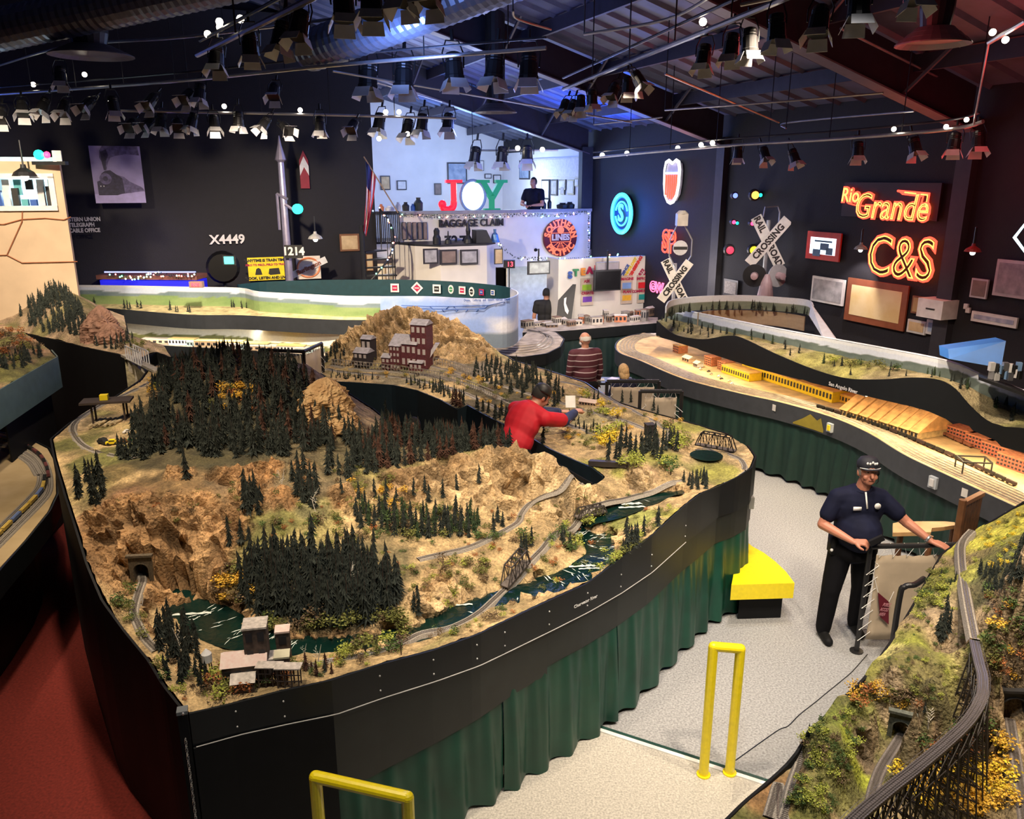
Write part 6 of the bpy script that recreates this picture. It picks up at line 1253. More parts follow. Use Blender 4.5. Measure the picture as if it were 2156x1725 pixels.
def bl2(L_,m,nm,t=.935): pts = [R(a+(b-a)*u,t,d+(c-d)*v) for u,v in L_]; return MB().add(pts+[p+RU*.004 for p in pts],[tuple(range(len(pts))),tuple(range(2*len(pts)-1,len(pts)-1,-1))]).build(nm,m,g)
bl2([(.18,.75),(.22,.5),(.28,.45),(.34,.5),(.38,.75)],SK,'train_drawing'); bl2([(.55,.72),(.58,.5),(.85,.48),(.88,.75),(.6,.78)],SK,'bus_drawing')
g,(a,b,c,d) = boxP('line_sign','cream sign with orange ring beside the mast','sign',M('sign_cream',(.75,.7,.62),.6),622,540,676,586,.9); g['label'] = 'cream sign with orange ring and diagonal red lettering beside the mast'
ct = R((a+b)/2,.94,(c+d)/2); MB().tube([ct+RV*math.cos(x)*.23+V3((0,0,1))*math.sin(x)*.2 for x in np.linspace(0,2*PI,30)[:-1]],.02,5,closed=True).build('ring',M('sign_orange2',(.75,.25,.1),.6),g)
MB().bar(ct-RV*.38-V3((0,0,.16))-RU*.01,ct+RV*.38+V3((0,0,.16))-RU*.01,.012,.14).build('band',PW,g); ex = (RV*.92+V3((0,0,.39))).normalized(); text('lettering','Burlington',.13,M('sign_brown',(.3,.1,.06),.6),g,ct-RU*.03,ex,(RV*-.39+V3((0,0,.92))).normalized(),bold=.004)
m0 = Q(610,592,16.6); m0.z = 0; mt = Q(602,342,16.6); g = T('signal_mast','silver signal mast with pointed finial and green light','signal',m0); mm_ = M('mast_silver',(.32,.3,.42),.4,.5)
MB().tube([m0,V3((m0.x,m0.y,mt.z))],[.10,.06],12).build('mast',mm_,g); MB().lathe([(.05,0),(.11,.05),(.04,.32),(.008,.5)],(m0.x,m0.y,mt.z),10).build('finial',mm_,g)
b_ = MB(); zc = Q(600,430,16.6).z; b_.tube([V3((m0.x-.12,m0.y,zc-.5)),V3((m0.x-.12,m0.y,zc+.2))],.03,6); b_.tube([V3((m0.x-.12,m0.y,zc+.2)),V3((m0.x+.1,m0.y-.1,zc+.1))],.03,6); b_.tube([V3((m0.x+.05,m0.y-.1,zc)),V3((m0.x+.28,m0.y-.12,zc-.15))],.03,6); b_.build('signal_arm',mm_,g)
b_ = MB(); c = Q(628,440,16.5); b_.lathe([(.1,0),(.1,.1)],c,14,ax=(0,-1,0)); b_.build('green_lens',G('lens_green',(.03,.8,.6),1.6),g); text('number_plate','1214',.22,PW,g,Q(618,530,16.4),(1,0,0),(0,0,1),bold=.008)
b_ = MB(); b_.box(Q(618,530,16.44),(.36,.02,.26)); b_.build('plate',SK,g)
c = Q(470,562,15.7); g = T('headlight_lamp','big round black locomotive headlamp on the layout edge','lamp',c); MB().lathe([(.26,-.2),(.31,0),(.31,.12),(.26,.2)],c,20,ax=(.3,-1,0)).build('lamp_case',M('lamp_black',(.003,.003,.004),.5,spec=.2),g); MB().tube([c-V3((0,0,.3)),V3((c.x,c.y,2.1))],.04,8).build('stand',dark,g)
c = Q(483,548,14.6); g = T('green_display','small glowing green screen beside the black headlamp','display',c); MB().box(c,(.22,.05,.17)).build('case',dark,g); MB().box(c-V3((0,.03,0)),(.17,.01,.13)).build('screen_glass',G('screen_green',(.1,.9,.75),2.2),g)
c = Q(414,599,14.6); g = T('digital_clock','small box clock with glowing red digits on the backdrop edge','clock',c); MB().box(c,(.24,.1,.11)).build('case',M('clock_case',(.3,.2,.18),.5),g); text('digits','8:05',.09,G('led_red',(1,.03,.05),9),g,c-V3((0,.06,0)),(1,0,0),(0,0,1))
g = T('reception_desk','dark desk glowing blue behind the painted valley','desk',Q(310,590,16)); A = Q(210,590,16); B_ = Q(416,592,16); MB().hexa([A+V3((0,0,-1)),B_+V3((0,0,-1)),B_+V3((0,.5,-1)),A+V3((0,.5,-1))],[A,B_,B_+V3((0,.5,0)),A+V3((0,.5,0))]).build('desk_front',M('desk_blue_glow',(.02,.02,.5),.5,em=(.02,.02,1),es=.55),g)  # desk front is no lamp; the blue light on it is painted as emission
MB().hexa([A+V3((-.05,-.03,.02)),B_+V3((0,-.03,.02)),B_+V3((0,.55,.02)),A+V3((-.05,.55,.02))],[A+V3((-.05,-.03,.10)),B_+V3((0,-.03,.10)),B_+V3((0,.55,.10)),A+V3((-.05,.55,.10))]).build('desk_top',M('desk_wood',(.22,.09,.07),.5),g)
garland([Q(232,578,15.9),Q(280,584,15.9),Q(335,576,15.9),Q(380,583,15.9),Q(412,576,15.9)],'garland of fairy lights on the blue desk',r=.03,seed=11,dens=.06); MB().tube([Q(220,573,16),Q(412,573,16)],.012,6).build('light_tube',G('tube_blue',(.15,.2,1),7),g)
def shade(px,py,Y,label,r=.14,m=None,tip=None):
 c = Q(px,py,Y); g = T('pendant_lamp',label,'lamp',c); MB().lathe([(r,0),(r*.8,r*.35),(r*.25,r*.7),(r*.2,r)],c,14).build('lamp_shade',m or M('shade_white',(.3,.3,.3),.4),g); MB().tube([c+V3((0,0,r)),c+V3((0,0,r*3))],.012,6).build('rod',dark,g)
 MB().ball(c+V3((0,0,-.01)),r*.35,8).build('bulb',G('bulb_pale',(1,.95,.85),6),g)
shade(664,503,15.8,'small gooseneck lamp above the cream sign'); shade(2048,530,9.2,'small red blue shaded lamp at far right',.09,M('shade_red',(.3,.03,.03),.4))
s_l = T('ticket_house','tan building wall with bright shop window at left edge','building',Q(60,560,12.6)); tn = M('tan_plaster',(.62,.47,.32),.8,nz=(3,.08))
A = Q(-60,338,12.6); B_ = Q(124,340,12.9); zt3 = Q(124,340,12.9).z; z_w0 = Q(60,437,12.7).z; z_w1 = Q(60,371,12.7).z; xw = Q(120,400,12.85)
AB = (V3((B_.x,B_.y,0))-V3((A.x,A.y,0))); fx = AB.normalized(); ny = V3((fx.y,-fx.x,0))
def hw(x0,x1,z0,z1,name,m,dd=0,th=.1): p = V3((A.x,A.y,0))+ny*dd; q = [p+fx*x0,p+fx*x1,p+fx*x1-ny*th,p+fx*x0-ny*th]; return MB().hexa([V3((v.x,v.y,z0)) for v in q],[V3((v.x,v.y,z1)) for v in q]).build(name,m,s_l)
LW = AB.length; xr = LW-.05
xw1 = (V3((Q(112,400,12.85).x,0,0))-V3((A.x,0,0))).x
hw(0,LW,0,z_w0,'lower_wall',tn); hw(0,LW,z_w1,zt3,'upper_wall',tn); hw(xw1,LW,z_w0,z_w1,'right_wall',tn)
hw(0,xw1+.06,z_w1-.03,z_w1+.04,'window_head',PW,.03,.1); hw(0,xw1+.06,z_w0-.05,z_w0+.02,'window_sill',PW,.05,.12); hw(xw1-.02,xw1+.06,z_w0,z_w1,'window_jamb',PW,.03,.1)
hw(0,xw1*.85,z_w0-.3,z_w1+.3,'room_back',M('room_teal',(.3,.5,.55),.6,nz=(5,.3),col2=(.7,.75,.8)),-1.0,.05); hw(0,xw1*.85,z_w0-.4,z_w0-.32,'room_floor',dark,-.2,1.0)
rr = random.Random(2)
for i in range(9): x = xw1-.12-i*.12; h = rr.uniform(.08,.3); o = hw(x,x+.09,z_w0+.02,z_w0+.02+h,'shop_goods',[SK,PW,SB,M('goods_teal',(.1,.4,.45),.5)][i%4],-.15,.08)
for i in range(7): x = xw1-.1-i*.16; hw(x,x+.1,z_w1-.28+.04*(i%3),z_w1-.05,'hanging_goods',[M('goods_teal',(.1,.4,.45),.5),PW,SK][i%3],-.25,.05)
rtm = MB(); pz = lambda px,py: V3((Q(px,py,12.75).x,0,Q(px,py,12.75).z))
def route(L_):
 pts = []
 for px,py in L_: v = pz(px,py); x = v.x-A.x; pts.append(V3((A.x,A.y,0))+fx*x/fx.x+ny*.02+V3((0,0,v.z)))
 rtm.tube(pts,.008,4)
route([(-20,470),(15,472),(48,462),(90,460),(125,464),(138,458)]); route([(48,440),(48,466),(22,536),(-20,536)]); route([(22,536),(50,553),(152,553)]); rtm.build('route_line',M('route_brown',(.35,.12,.05),.6),s_l)
shade(52,371,12.5,'black barn lamp above the tan building window',.17,dark)
c = Q(82,326,12.7); g = T('signal_toy','green and red glowing lamps on top of the tan building','lamp',c); MB().ball(c,.075,10).build('green_lamp',G('lens_green',(.03,.8,.6),1.6),g); MB().ball(c+V3((.12,0,0)),.05,8).build('red_lamp',G('led_red2',(1,.05,.15),4),g); MB().box(c+V3((.27,0,-.02)),(.12,.1,.16),.4).build('white_box',PW,g); MB().box(c+V3((.15,0,-.12)),(.5,.1,.05)).build('base',dark,g)
light('POINT',Q(50,395,13.3),25,(.75,.95,1),.15,name='shop_light')
# right wall signs
def neonS(name,label,px0,py0,px1,py1,s,bm):
 g,q = picS(px0,py0,px1,py1,s,bm,label,bm,name=name,cat='neon sign',b=0); return g,q
nr = G('neon_red',(1,.06,.03),3.2); ny_ = G('neon_yellow',(1,.6,.1),2.6)
def ntext(g,px,py,s,body,size,sx=1.,m=None,out=.012,bold=.012,shear=0,th=1,ey=None):
 t,z = onS(px,py,s); ex = -RU
 text('neon_outline',body,size,m or nr,g,R(s+.05,t,z),ex,(0,0,1),outline=out,bold=bold,sx=sx,shear=shear)
 if th: text('neon_tube',body,size,ny_,g,R(s+.07,t,z),ex,(0,0,1),outline=out*.55,bold=-.006,sx=sx,shear=shear)
bk = M('neon_board',(.02,.012,.018),.6);
g,q = neonS('neon_sign','red and yellow two word neon script with an arrow flourish on a dark board',1782,384,1976,466,.04,bk)
ntext(g,1797,412,.06,'Rio',.30,.9,shear=.1); ntext(g,1880,438,.06,'Grande',.52,.86,shear=.15)
def swoosh(L_,m,r,s): return MB().tube([R(s,onS(x,y,s)[0],onS(x,y,s)[1]) for x,y in L_],r,6).build('neon_tube',m,g)
swoosh([(1952,438),(1957,408),(1890,402),(1900,408),(1944,413),(1938,436)],nr,.016,.09); swoosh([(1949,436),(1953,411),(1905,405)],ny_,.009,.11); swoosh([(1786,428),(1800,432),(1822,434)],nr,.012,.09)
g = T('neon_sign','large red and yellow neon letters with an ampersand below the script sign','neon sign',R(.05,*onS(1900,580,.05))); ntext(g,1900,546,.06,'C&S',.82,.82,out=.016,bold=.02)
g = T('neon_sign','red neon two letter monogram behind the left crossing sign','neon sign',R(.05,*onS(1412,530,.05))); ntext(g,1412,511,.06,'SP',.62,.8,out=.02,bold=.02,th=0)
g = T('neon_sign','small pink neon letters low between booth and crossing sign','neon sign',R(.05,*onS(1385,610,.05))); ntext(g,1386,606,.06,'GW',.30,1,m=G('neon_pink',(1,.12,.25),3),th=0)
t,z = onS(1313,450,.06); g = T('neon_sign','round cyan neon emblem glowing blue on the dark wall','neon sign',R(.06,t,z)); cy = G('neon_cyan',(.08,.8,.9),2.2); bl_ = G('neon_blue',(.02,.2,1),2.5)
h2 = (onS(1313,408,.06)[1]-onS(1313,492,.06)[1])/2
def ring(r,m,th,nm,a0=0,a1=2*PI,n=36,dx=.06):
 full = a1-a0>6.2; pts = [R(.06+dx,t-math.cos(a)*r*-1,z+math.sin(a)*r) for a in np.linspace(a0,a1,n)[:(-1 if full else None)]]; MB().tube(pts,th,8,closed=full).build(nm,m,g)
ring(h2*.96,cy,.045,'outer_tube'); ring(h2*.84,bl_,.02,'blue_tube',dx=.05); ring(h2*.6,cy,.02,'inner_tube',.25,PI-.25); ring(h2*.6,cy,.02,'inner_tube',PI+.25,2*PI-.25)
text('neon_letter','S',h2*1.2,cy,g,R(.14,t,z),-RU,(0,0,1),ext=.01,bold=.015); MB().lathe([(h2,0),(h2,.02)],R(.05,t,z),30,ax=-RV).build('backing',M('neon_back',(.01,.03,.08),.5),g)
light('POINT',R(.55,t,z),110,(.05,.18,1),.3,name='neon_light')
t,z = onS(1419,383,.06); g = T('neon_sign','red white striped neon shield high on the right wall','neon sign',R(.06,t,z)); hh = (onS(1419,335,.06)[1]-onS(1419,432,.06)[1])/2; ww = abs(onS(1402,383,.06)[0]-onS(1436,383,.06)[0])/2*.9; hh*=.9
shp = [(-.85,.9),(-.45,1),(0,.86),(.45,1),(.85,.9),(1,.55),(.97,-.1),(.8,-.6),(.4,-.92),(0,-1),(-.4,-.92),(-.8,-.6),(-.97,-.1),(-1,.55)]
MB().prism([(x*ww*1.0,y*hh*.98) for x,y in shp],R(.03,t,z),-RU,V3((0,0,1)),-RV*.06).build('shield_plate',M('shield_white',(.5,.5,.6),.5),g); wn = G('neon_white',(1,.97,.93),1.6)
MB().tube([R(.13,t+x*ww,z+y*hh) for x,y in shp],.022,6,closed=True).build('outline_tube',wn,g); MB().tube([R(.12,t+x*ww*1.12,z+y*hh*1.08) for x,y in shp],.016,6,closed=True).build('outer_tube',wn,g)
for k in range(6): x = (-.72+k*.288)*ww; y0 = -.62-.25*(1-abs(x/ww)); MB().tube([R(.13,t+x,z+.34*hh),R(.13,t+x,z+y0*hh)],.02,6).build('stripe_tube',nr,g)
MB().tube([R(.13,t-.9*ww,z+.42*hh),R(.13,t+.9*ww,z+.42*hh)],.02,6).build('bar_tube',G('neon_pale_blue',(.5,.7,1),3),g)
light('POINT',R(.6,t,z-.2),7,(1,.35,.4),.2,name='neon_light')
light('POINT',R(.5,*onS(1880,440,.5)),4,(1,.05,.05),.3,name='neon_light'); light('POINT',R(.5,*onS(1900,545,.5)),4,(1,.05,.03),.3,name='neon_light')
g,q = picS(1704,486,1768,552,.03,G('panel_lit',(.75,.9,1),1.6),'glowing white picture in a red frame on the right wall',M('frame_red',(.6,.05,.04),.5),name='lit_sign',cat='lit sign',b=.09)
for(x0,y0,x1,y1) in((1716,505,1752,512),(1712,524,1726,540),(1740,522,1752,538),(1728,512,1744,528)):
 t0_,z1_ = onS(x0,y0,.07); t1_,z0_ = onS(x1,y1,.07); MB().rbox(.07,.075,min(t0_,t1_),max(t0_,t1_),z0_,z1_).build('drawing',M('ink_blue',(.1,.2,.35),.6),g)
picS(1714,580,1776,645,.03,ph[2],'pale drawing of a black steam locomotive on the right wall',PW)
g,q = picS(1789,584,1904,698,.03,M('old_map',(.72,.55,.25),.7,nz=(3,.12),col2=(.8,.66,.38)),'large yellowed map in a brown wooden frame',M('frame_brown',(.25,.08,.04),.4),name='wall_map',cat='map',b=.1)
g,q = picS(2104,545,2170,632,.03,ph[2],'grey steam locomotive photograph at the right picture edge',frp); picS(2050,585,2078,630,.03,ph[0],'narrow dark photograph right of the map',frp); picS(2050,654,2142,692,.03,M('bond',(.55,.58,.68),.7,nz=(12,.15),col2=(.3,.35,.5)),'wide engraved certificate in a white frame',PW)
picS(1925,622,1952,664,.03,M('brass_plaque',(.4,.28,.12),.5),'brown plaque between the map and the white cabinet',frw); picS(1915,671,1949,706,.03,ph[3],'small orange building picture under the plaque',frp); picS(1955,672,2000,712,.03,ph[1],'small dusk building picture under the white cabinet',frp); picS(1527,586,1554,626,.03,M('news_page',(.3,.28,.27),.8,nz=(40,.3)),'grey newspaper page on the dark wall')
t0_,z1_ = onS(1956,625,.1); t1_,z0_ = onS(2003,673,.1); g = T('wall_cabinet','white wall box with a small dark window','cabinet',R(.1,t0_,z0_)); MB().rbox(.0,.3,t0_,t1_,z0_,z1_).build('box',PW,g); MB().rbox(.3,.31,t0_+.15,t1_-.12,z0_+.12,z1_-.12).build('dark_window',SK,g)
for k,(px,py) in enumerate(((2030,650),(2034,658))): tag(MB().rbox(.02,.05,onS(px,py,.03)[0],onS(px,py,.03)[0]+.06,onS(px,py,.03)[1],onS(px,py,.03)[1]+.07).build('wall_switch',PW),['upper small white switch right of the cabinet','lower small white switch right of the cabinet'][k],'switch')
g = T('neon_sign','blue white diamond neon at the right picture edge','neon sign',Q(2160,500,9.5)); MB().tube([Q(2136,500,10),Q(2158,472,10),Q(2185,500,10),Q(2158,530,10)],.02,6,closed=True).build('outline_tube',G('neon_ice',(.6,.9,1),3),g)
t_,z_ = onS(1587,500,.35)
def slamp(px,py,c,label,Y=15.,r=.07):
 p = Q(px,py,Y); g = T('signal_lamp',label,'signal lamp',p); MB().lathe([(r*1.4,.0),(r*1.6,-.05),(r*1.2,-.16)],p,14,ax=(0,-1,0)).build('hood',dark,g); MB().ball(p-V3((0,.01,0)),(r,r*.4,r),10).build('lens',c,g)
slamp(1590,411,G('lens_amber',(1,.5,.1),2),'amber signal lamp high on the dark post'); slamp(1601,411,G('lens_green',(.03,.8,.6),1.6),'small green lamp beside the amber lamp',r=.035); slamp(1587,527,G('lens_yellow',(1,.8,.02),3.5),'bright yellow signal lamp left of the crossbuck'); slamp(1537,527,G('lens_red',(1,.05,.1),1.5),'dull red signal lamp left of the yellow lamp'); slamp(1545,468,G('led_red2',(1,.05,.15),4),'small red lamp in the middle of the post',r=.035); slamp(1552,470,G('lens_green',(.03,.8,.6),1.6),'small green lamp in the middle of the post',r=.03); slamp(1548,412,G('lens_blue',(.2,.3,1),2),'small blue violet lamp at the top of the post',r=.045); slamp(1584,471,G('led_red2',(1,.05,.15),4),'small red lamp above the crossbuck',r=.035)
def crossbuck(cx,cy,Y,sc,label,rot1,rot2,lamps=True):
 c = Q(cx,cy,Y); g = T('crossing_sign',label,'crossing sign',c); wm_ = M('crossbuck_white',(.75,.73,.68),.6); L = 1.22*sc; Wd = .24*sc
 for k,(a,w1) in enumerate(((rot1,'RAIL       ROAD'),(rot2,'CROSSING'))):
  ex = V3((math.cos(a),0,math.sin(a))); ez = V3((-math.sin(a),0,math.cos(a))); d = V3((0,-.02*k,0)); MB().box(c+d,(L,.012,Wd),rot=Matrix((ex,V3((0,1,0)),ez)).transposed()).build('blade',wm_,g)
  text('lettering',w1,Wd*.82,SK,g,c+d-V3((0,.01,0)),ex,ez,ext=.003,bold=.006,sx=.95 if k else.9)
 MB().tube([V3((c.x,c.y+.06,1.0)),V3((c.x,c.y+.06,c.z+.45*sc))],.035,8).build('post',M('post_silver',(.4,.4,.42),.4,.6),g); return g,c
g,c = crossbuck(1617,509,14.3,.80,'white RAIL ROAD CROSSING crossbuck in the middle of right wall',-math.radians(60),math.radians(51))
for sx in(-1,1):
 p = c+V3((sx*.2,-.05,-.58)); MB().lathe([(.20,0),(.2,.02),(.08,.03)],p,20,ax=(sx*.35,-1,0)).build('light_target',M('target_black',(.02,.02,.022),.3) if sx<0 else M('target_white',(.5,.5,.52),.3,.3),g); MB().lathe([(.07,0),(.06,.16),(.02,.17)],p,12,ax=(sx*.35,-1,0)).build('light_hood',M('hood_pink',(.4,.28,.3),.4),g)
MB().lathe([(.13,0),(.15,.1),(.1,.4),(.05,.55)],(c.x,c.y-.1,c.z-1.1),14).build('bell_base',M('hood_pink',(.4,.28,.3),.4),g)
MB().tube([c+V3((-.12,0,.42)),c+V3((-.1,0,.58)),c+V3((.12,0,.6)),c+V3((.16,0,.5)),c+V3((.16,0,.2))],.014,6).build('conduit',M('post_silver',(.4,.4,.42),.4,.6),g)
g,c = crossbuck(1421,592,15.6,.74,'weathered RAILROAD CROSSING crossbuck under the banner signal',-math.radians(62),math.radians(55));
c2 = Q(1432,522,15.6); MB().tube([c2+V3((x,0,z_)) for x,z_ in((-.08,.42),(-.2,.15),(-.2,-.15),(-.08,-.35))],.014,6).build('frame_bar',M('post_silver',(.4,.4,.42),.4,.6),g); MB().tube([c2+V3((x,0,z_)) for x,z_ in((.06,.42),(.22,.15),(.22,-.15),(.1,-.35))],.014,6).build('frame_bar',M('post_silver',(.4,.4,.42),.4,.6),g)
MB().lathe([(.14,0),(.14,.03)],c2,18,ax=(0,-1,0)).build('banner_disc',M('disc_pale',(.5,.5,.52),.5),g); MB().box(c2-V3((0,.04,0)),(.26,.01,.05)).build('disc_bar',SK,g); MB().box(c2+V3((0,0,.52)),(.2,.2,.22)).build('housing',M('housing_grey',(.5,.48,.46),.5),g); MB().lathe([(.12,0),(.06,.06)],c2+V3((0,0,.63)),10).build('housing_cap',M('housing_grey',(.5,.48,.46),.5),g)
shade(1812,525,11.2,'small lamp over the large map',.09); light('SPOT',R(.35,*onS(1800,524,.35)),60,(1,.85,.8),.03,aim=R(.0,*onS(1800,640,0)),ang=75,name='map_light')
A = [Q(1996,735,8.9),Q(2118,718,8.6),Q(2108,775,8.5),Q(1998,756,8.8)]
g = T('blue_panel','bright blue slanted panel behind the shelf at right','panel',A[0]); MB().hexa([A[3],A[2],A[2]+V3((0,.2,0)),A[3]+V3((0,.2,0))],[A[0],A[1],A[1]+V3((0,.2,0)),A[0]+V3((0,.2,0))]).build('panel_board',M('panel_blue',(.03,.18,.6),.5,nz=(3,.2)),g)
for i in range(14):
 x = 2088+(i%7)*9.5; y = 772+(i//7)*14+(i%3)*3; c = Q(x,y,8.2); tag(MB().box(c,(.05,.05,.09),i).build('model_part',[PW,SK,M('part_blue',(.2,.35,.6),.4),steel][i%4]),'small pale or dark object in the clutter behind the shelf at far right','clutter','clutter behind the shelf')
tag(MB().hexa([Q(2060,800,8.0),Q(2200,850,7.6),Q(2200,840,8.4),Q(2060,790,8.6)],[p+V3((0,0,.03)) for p in(Q(2060,800,8.0),Q(2200,850,7.6),Q(2200,840,8.4),Q(2060,790,8.6))]).build('back_table',dark),'dark narrow table behind the shelf layout at far right','table')
# pipes, stage lamps, lights
lampb = M('lamp_housing',(.02,.02,.022),.4,.3); leafm = M('barn_door_lit',(.72,.72,.74),.4,.1)  # leaf colour raised to near white in place of light from the lens
def pipe(pts,label,r=.022,hang=None,up=0,n=6,second=None):
 P3 = [Q(*p) for p in pts]; L_ = smooth_line(P3,6) if len(P3)>2 else P3; g = T('lighting_pipe',label,'pipe',P3[0]); MB().tube(L_,r,8).build('pipe_tube',steel,g)
 if second: MB().tube([p+V3((0,.1,second)) for p in L_],.014,6).build('cable_track',M('track_black',(.05,.05,.06),.4,.4),g)
 LL = resample(L_,1.1)
 for p in LL[1:-1:1]if hang is None else LL[::hang]: MB().tube([p,V3((p.x,p.y,p.z+1.4))],.007,4).build('hanger_rod',dark,g);
 return P3
PA = [(-20,200,14.4),(360,172,12.4),(720,136,10.7),(1150,101,9.4)]; PB = [(415,116,7.7),(650,0,5.6),(760,-60,5.0)]; PC = [(1186,188,10.6),(1400,100,7.6),(1640,2,5.6),(1800,-70,4.8)]
PD = [(1250,332,16),(1500,309,13.2),(1770,292,11),(2000,272,9.6),(2070,256,9.2)]; PE = [(250,233,13.7),(600,240,14.2),(960,249,15.2)]; PG = [(2050,262,9.3),(2082,90,8.2),(2160,44,7.6)]
pipe(PA,'long silver lighting pipe crossing the upper left of the hall',second=.12); pipe(PB,'steep near lighting pipe at upper left with barn door lamps',second=.13); pipe(PC,'steep lighting pipe from the centre to the top right',second=.14); pipe(PD,'lighting pipe along the right wall above the neon signs',second=.1); pipe(PE,'thin lighting pipe in front of the dark back wall'); pipe(PG[:2],'thin upright conduit at the right end of the lamp pipe',r=.01,hang=9); pipe(PG[1:],'short lighting pipe at the top right corner')
pipe([(995,317,19),(1175,316,19)],'short lighting pipe inside the upper room',hang=9); pipe([(1400,232,12),(1640,214,10.5),(1860,196,9.8)],'thin grey conduit across the middle roof bay',r=.012,hang=9); pipe([(1250,262,15),(1395,247,14)],'thin conduit in the blue lit bay',r=.012,hang=9); pipe([(1655,270,12),(1662,258,12),(1925,234,10)],'curved conduit above the right lighting pipe',r=.012,hang=9); pipe([(0,137,14),(150,96,13),(390,78,12),(700,40,11)],'dim grey sprinkler pipe at upper left',r=.02,hang=9); pipe([(1080,22,9),(1090,40,9.2),(1160,62,9.6)],'bent conduit below the central roof',r=.014,hang=9); pipe([(1230,72,8.6),(1400,42,7.6),(1500,-10,6.8)],'blue lit conduit with lamp under the central roof',r=.014,hang=9); pipe([(1560,10,6.5),(1760,-30,6)],'red lit pipe at the top edge',r=.014,hang=9)
pipe([(775,168,14),(930,215,15.5)],'thin dark conduit before the white upper wall',r=.012,hang=9)
lp = T('stage_lamp','','stage lamp',(0,0,0)); b_ = MB(); b_.lathe([(.03,.17),(.055,.16),(.062,.13),(.058,.12),(.062,.11),(.058,.10),(.066,.09),(.07,0),(.075,-.005),(.075,-.03),(.06,-.03)],(0,0,0),14); b_.build('housing',lampb,lp,local=True)
b_ = MB(); b_.tube([(-.078,0,.06),(-.085,0,.16),(-.05,0,.25),(.05,0,.25),(.085,0,.16),(.078,0,.06)],.006,5); b_.build('yoke',lampb,lp,local=True); b_ = MB(); b_.tube([(0,0,.25),(0,0,.33)],.014,6); b_.build('clamp',lampb,lp,local=True)
lens_o = MB().lathe([(.055,-.02),(.055,-.024)],(0,0,0),12).build('lens',M('lens_dim',(.25,.25,.3),.1),lp,local=True)
for k in range(4):
 a = k*PI/2; d = V3((math.cos(a),math.sin(a),0)); n_ = V3((-d.y,d.x,0)); b_ = MB(); w = .062 if k%2 else.05
 q = [d*.07-n_*w+V3((0,0,-.03)),d*.07+n_*w+V3((0,0,-.03)),d*.105+n_*w*1.15+V3((0,0,-.105)),d*.105-n_*w*1.15+V3((0,0,-.105))]; b_.hexa(q,[p+d*.003 for p in q]); b_.build('barn_door',leafm,lp,local=True)
lensB = MB().lathe([(.055,-.02),(.055,-.024)],(0,0,0),12).build('lens',G('lens_blue_lit',(.2,.45,1),6),None); meB = lensB.data; bpy.data.objects.remove(lensB)
lensW = MB().ball((0,0,-.01),.05,8).build('lens',G('bulb_white',(1,.88,.68),12),None); meW = lensW.data; bpy.data.objects.remove(lensW)
bulb_me = MB().ball((0,0,0),.05,10); bm0 = bulb_me.build('bulb',G('bulb_white',(1,.88,.68),12),None); bdat = bm0.data; bpy.data.objects.remove(bm0)
rl2 = random.Random(12); first = [True]
def yat(pp,px):
 pp = sorted(pp); return float(np.interp(px,[p[0]for p in pp],[p[2]for p in pp]))
def lamps(L_,pp,label,group,sc=1.,tilt=.5,kind=0):
 for it in L_:
  px,py = it[0],it[1]; Y = yat(pp,px) if not isinstance(pp,(int,float)) else pp; c = Q(px,py,Y); k_ = it[2]if len(it)>2 else kind; az = rl2.uniform(-.7,.7); tl_ = it[3]if len(it)>3 else rl2.uniform(.1,tilt)
  rot = Matrix.Rotation(az,3,'Z')@Matrix.Rotation(-tl_,3,'X')
  if first[0]: r = lp; first[0] = False; r.location = c; r.rotation_euler = rot.to_euler(); r.scale = (sc,)*3; r['label'] = label; r['group'] = group
  else: r = dup(lp,c,rot=rot.to_euler(),sc=sc,label=label,group=group)
  if k_:
   for ch in r.children:
    if ch.name.startswith('lens'): ch.data = meB if k_==1 else meW
lamps([(455,135),(528,112),(590,92),(628,70,1),(725,30),(783,22),(848,-2),(905,-6)],PB,'barn door lamp on the steep near pipe at upper left','lamps of the near left pipe',.92)
lamps([(1186,232),(1203,234),(1222,226),(1247,216),(1288,200),(1322,192),(1350,178)],PC,'dark lamp in the cluster at the lower end of the central steep pipe','lamp cluster of the central pipe',.85,.7)
lamps([(1480,132),(1538,112),(1578,104),(1635,78),(1722,62),(1808,30),(1928,-6)],PC,'barn door lamp on the upper part of the right steep pipe','lamps of the right steep pipe',.85)
lamps([(1553,330),(1612,332,1),(1674,338),(1806,326,1),(1928,318,1),(2008,312),(2060,308)],PD,'lamp hanging from the pipe above the neon wall','lamps above the neon wall',1.,.6)
lamps([(957,160),(1040,158),(1113,160),(775,178),(850,176)],11.0,'black can lamp hanging in the centre of the hall','black can lamps in the centre',1.7,.2)
lamps([(797,268),(857,280),(888,270),(943,268)],15.3,'black lamp before the white upper room wall','lamps before the upper room',1.5,.5)
lamps([(999,338),(1056,338),(1110,335,1)],18.8,'black lamp hanging inside the upper room','lamps inside the upper room',1.8,.4)
lamps([(272,268),(306,266),(338,266),(375,268),(403,264,1),(452,268),(502,262),(552,268),(606,274),(674,272),(740,272)],13.8,'small lamp in the row before the dark back wall','lamp row before the back wall',1.2,1.1)
lamps([(48,236,1),(88,232),(132,236),(178,226),(240,232),(312,220),(390,208,1),(576,200,1),(128,170),(420,205),(0,250)],12.6,'lamp hanging below the long upper left pipe','lamps below the long left pipe',1.2,1.0)
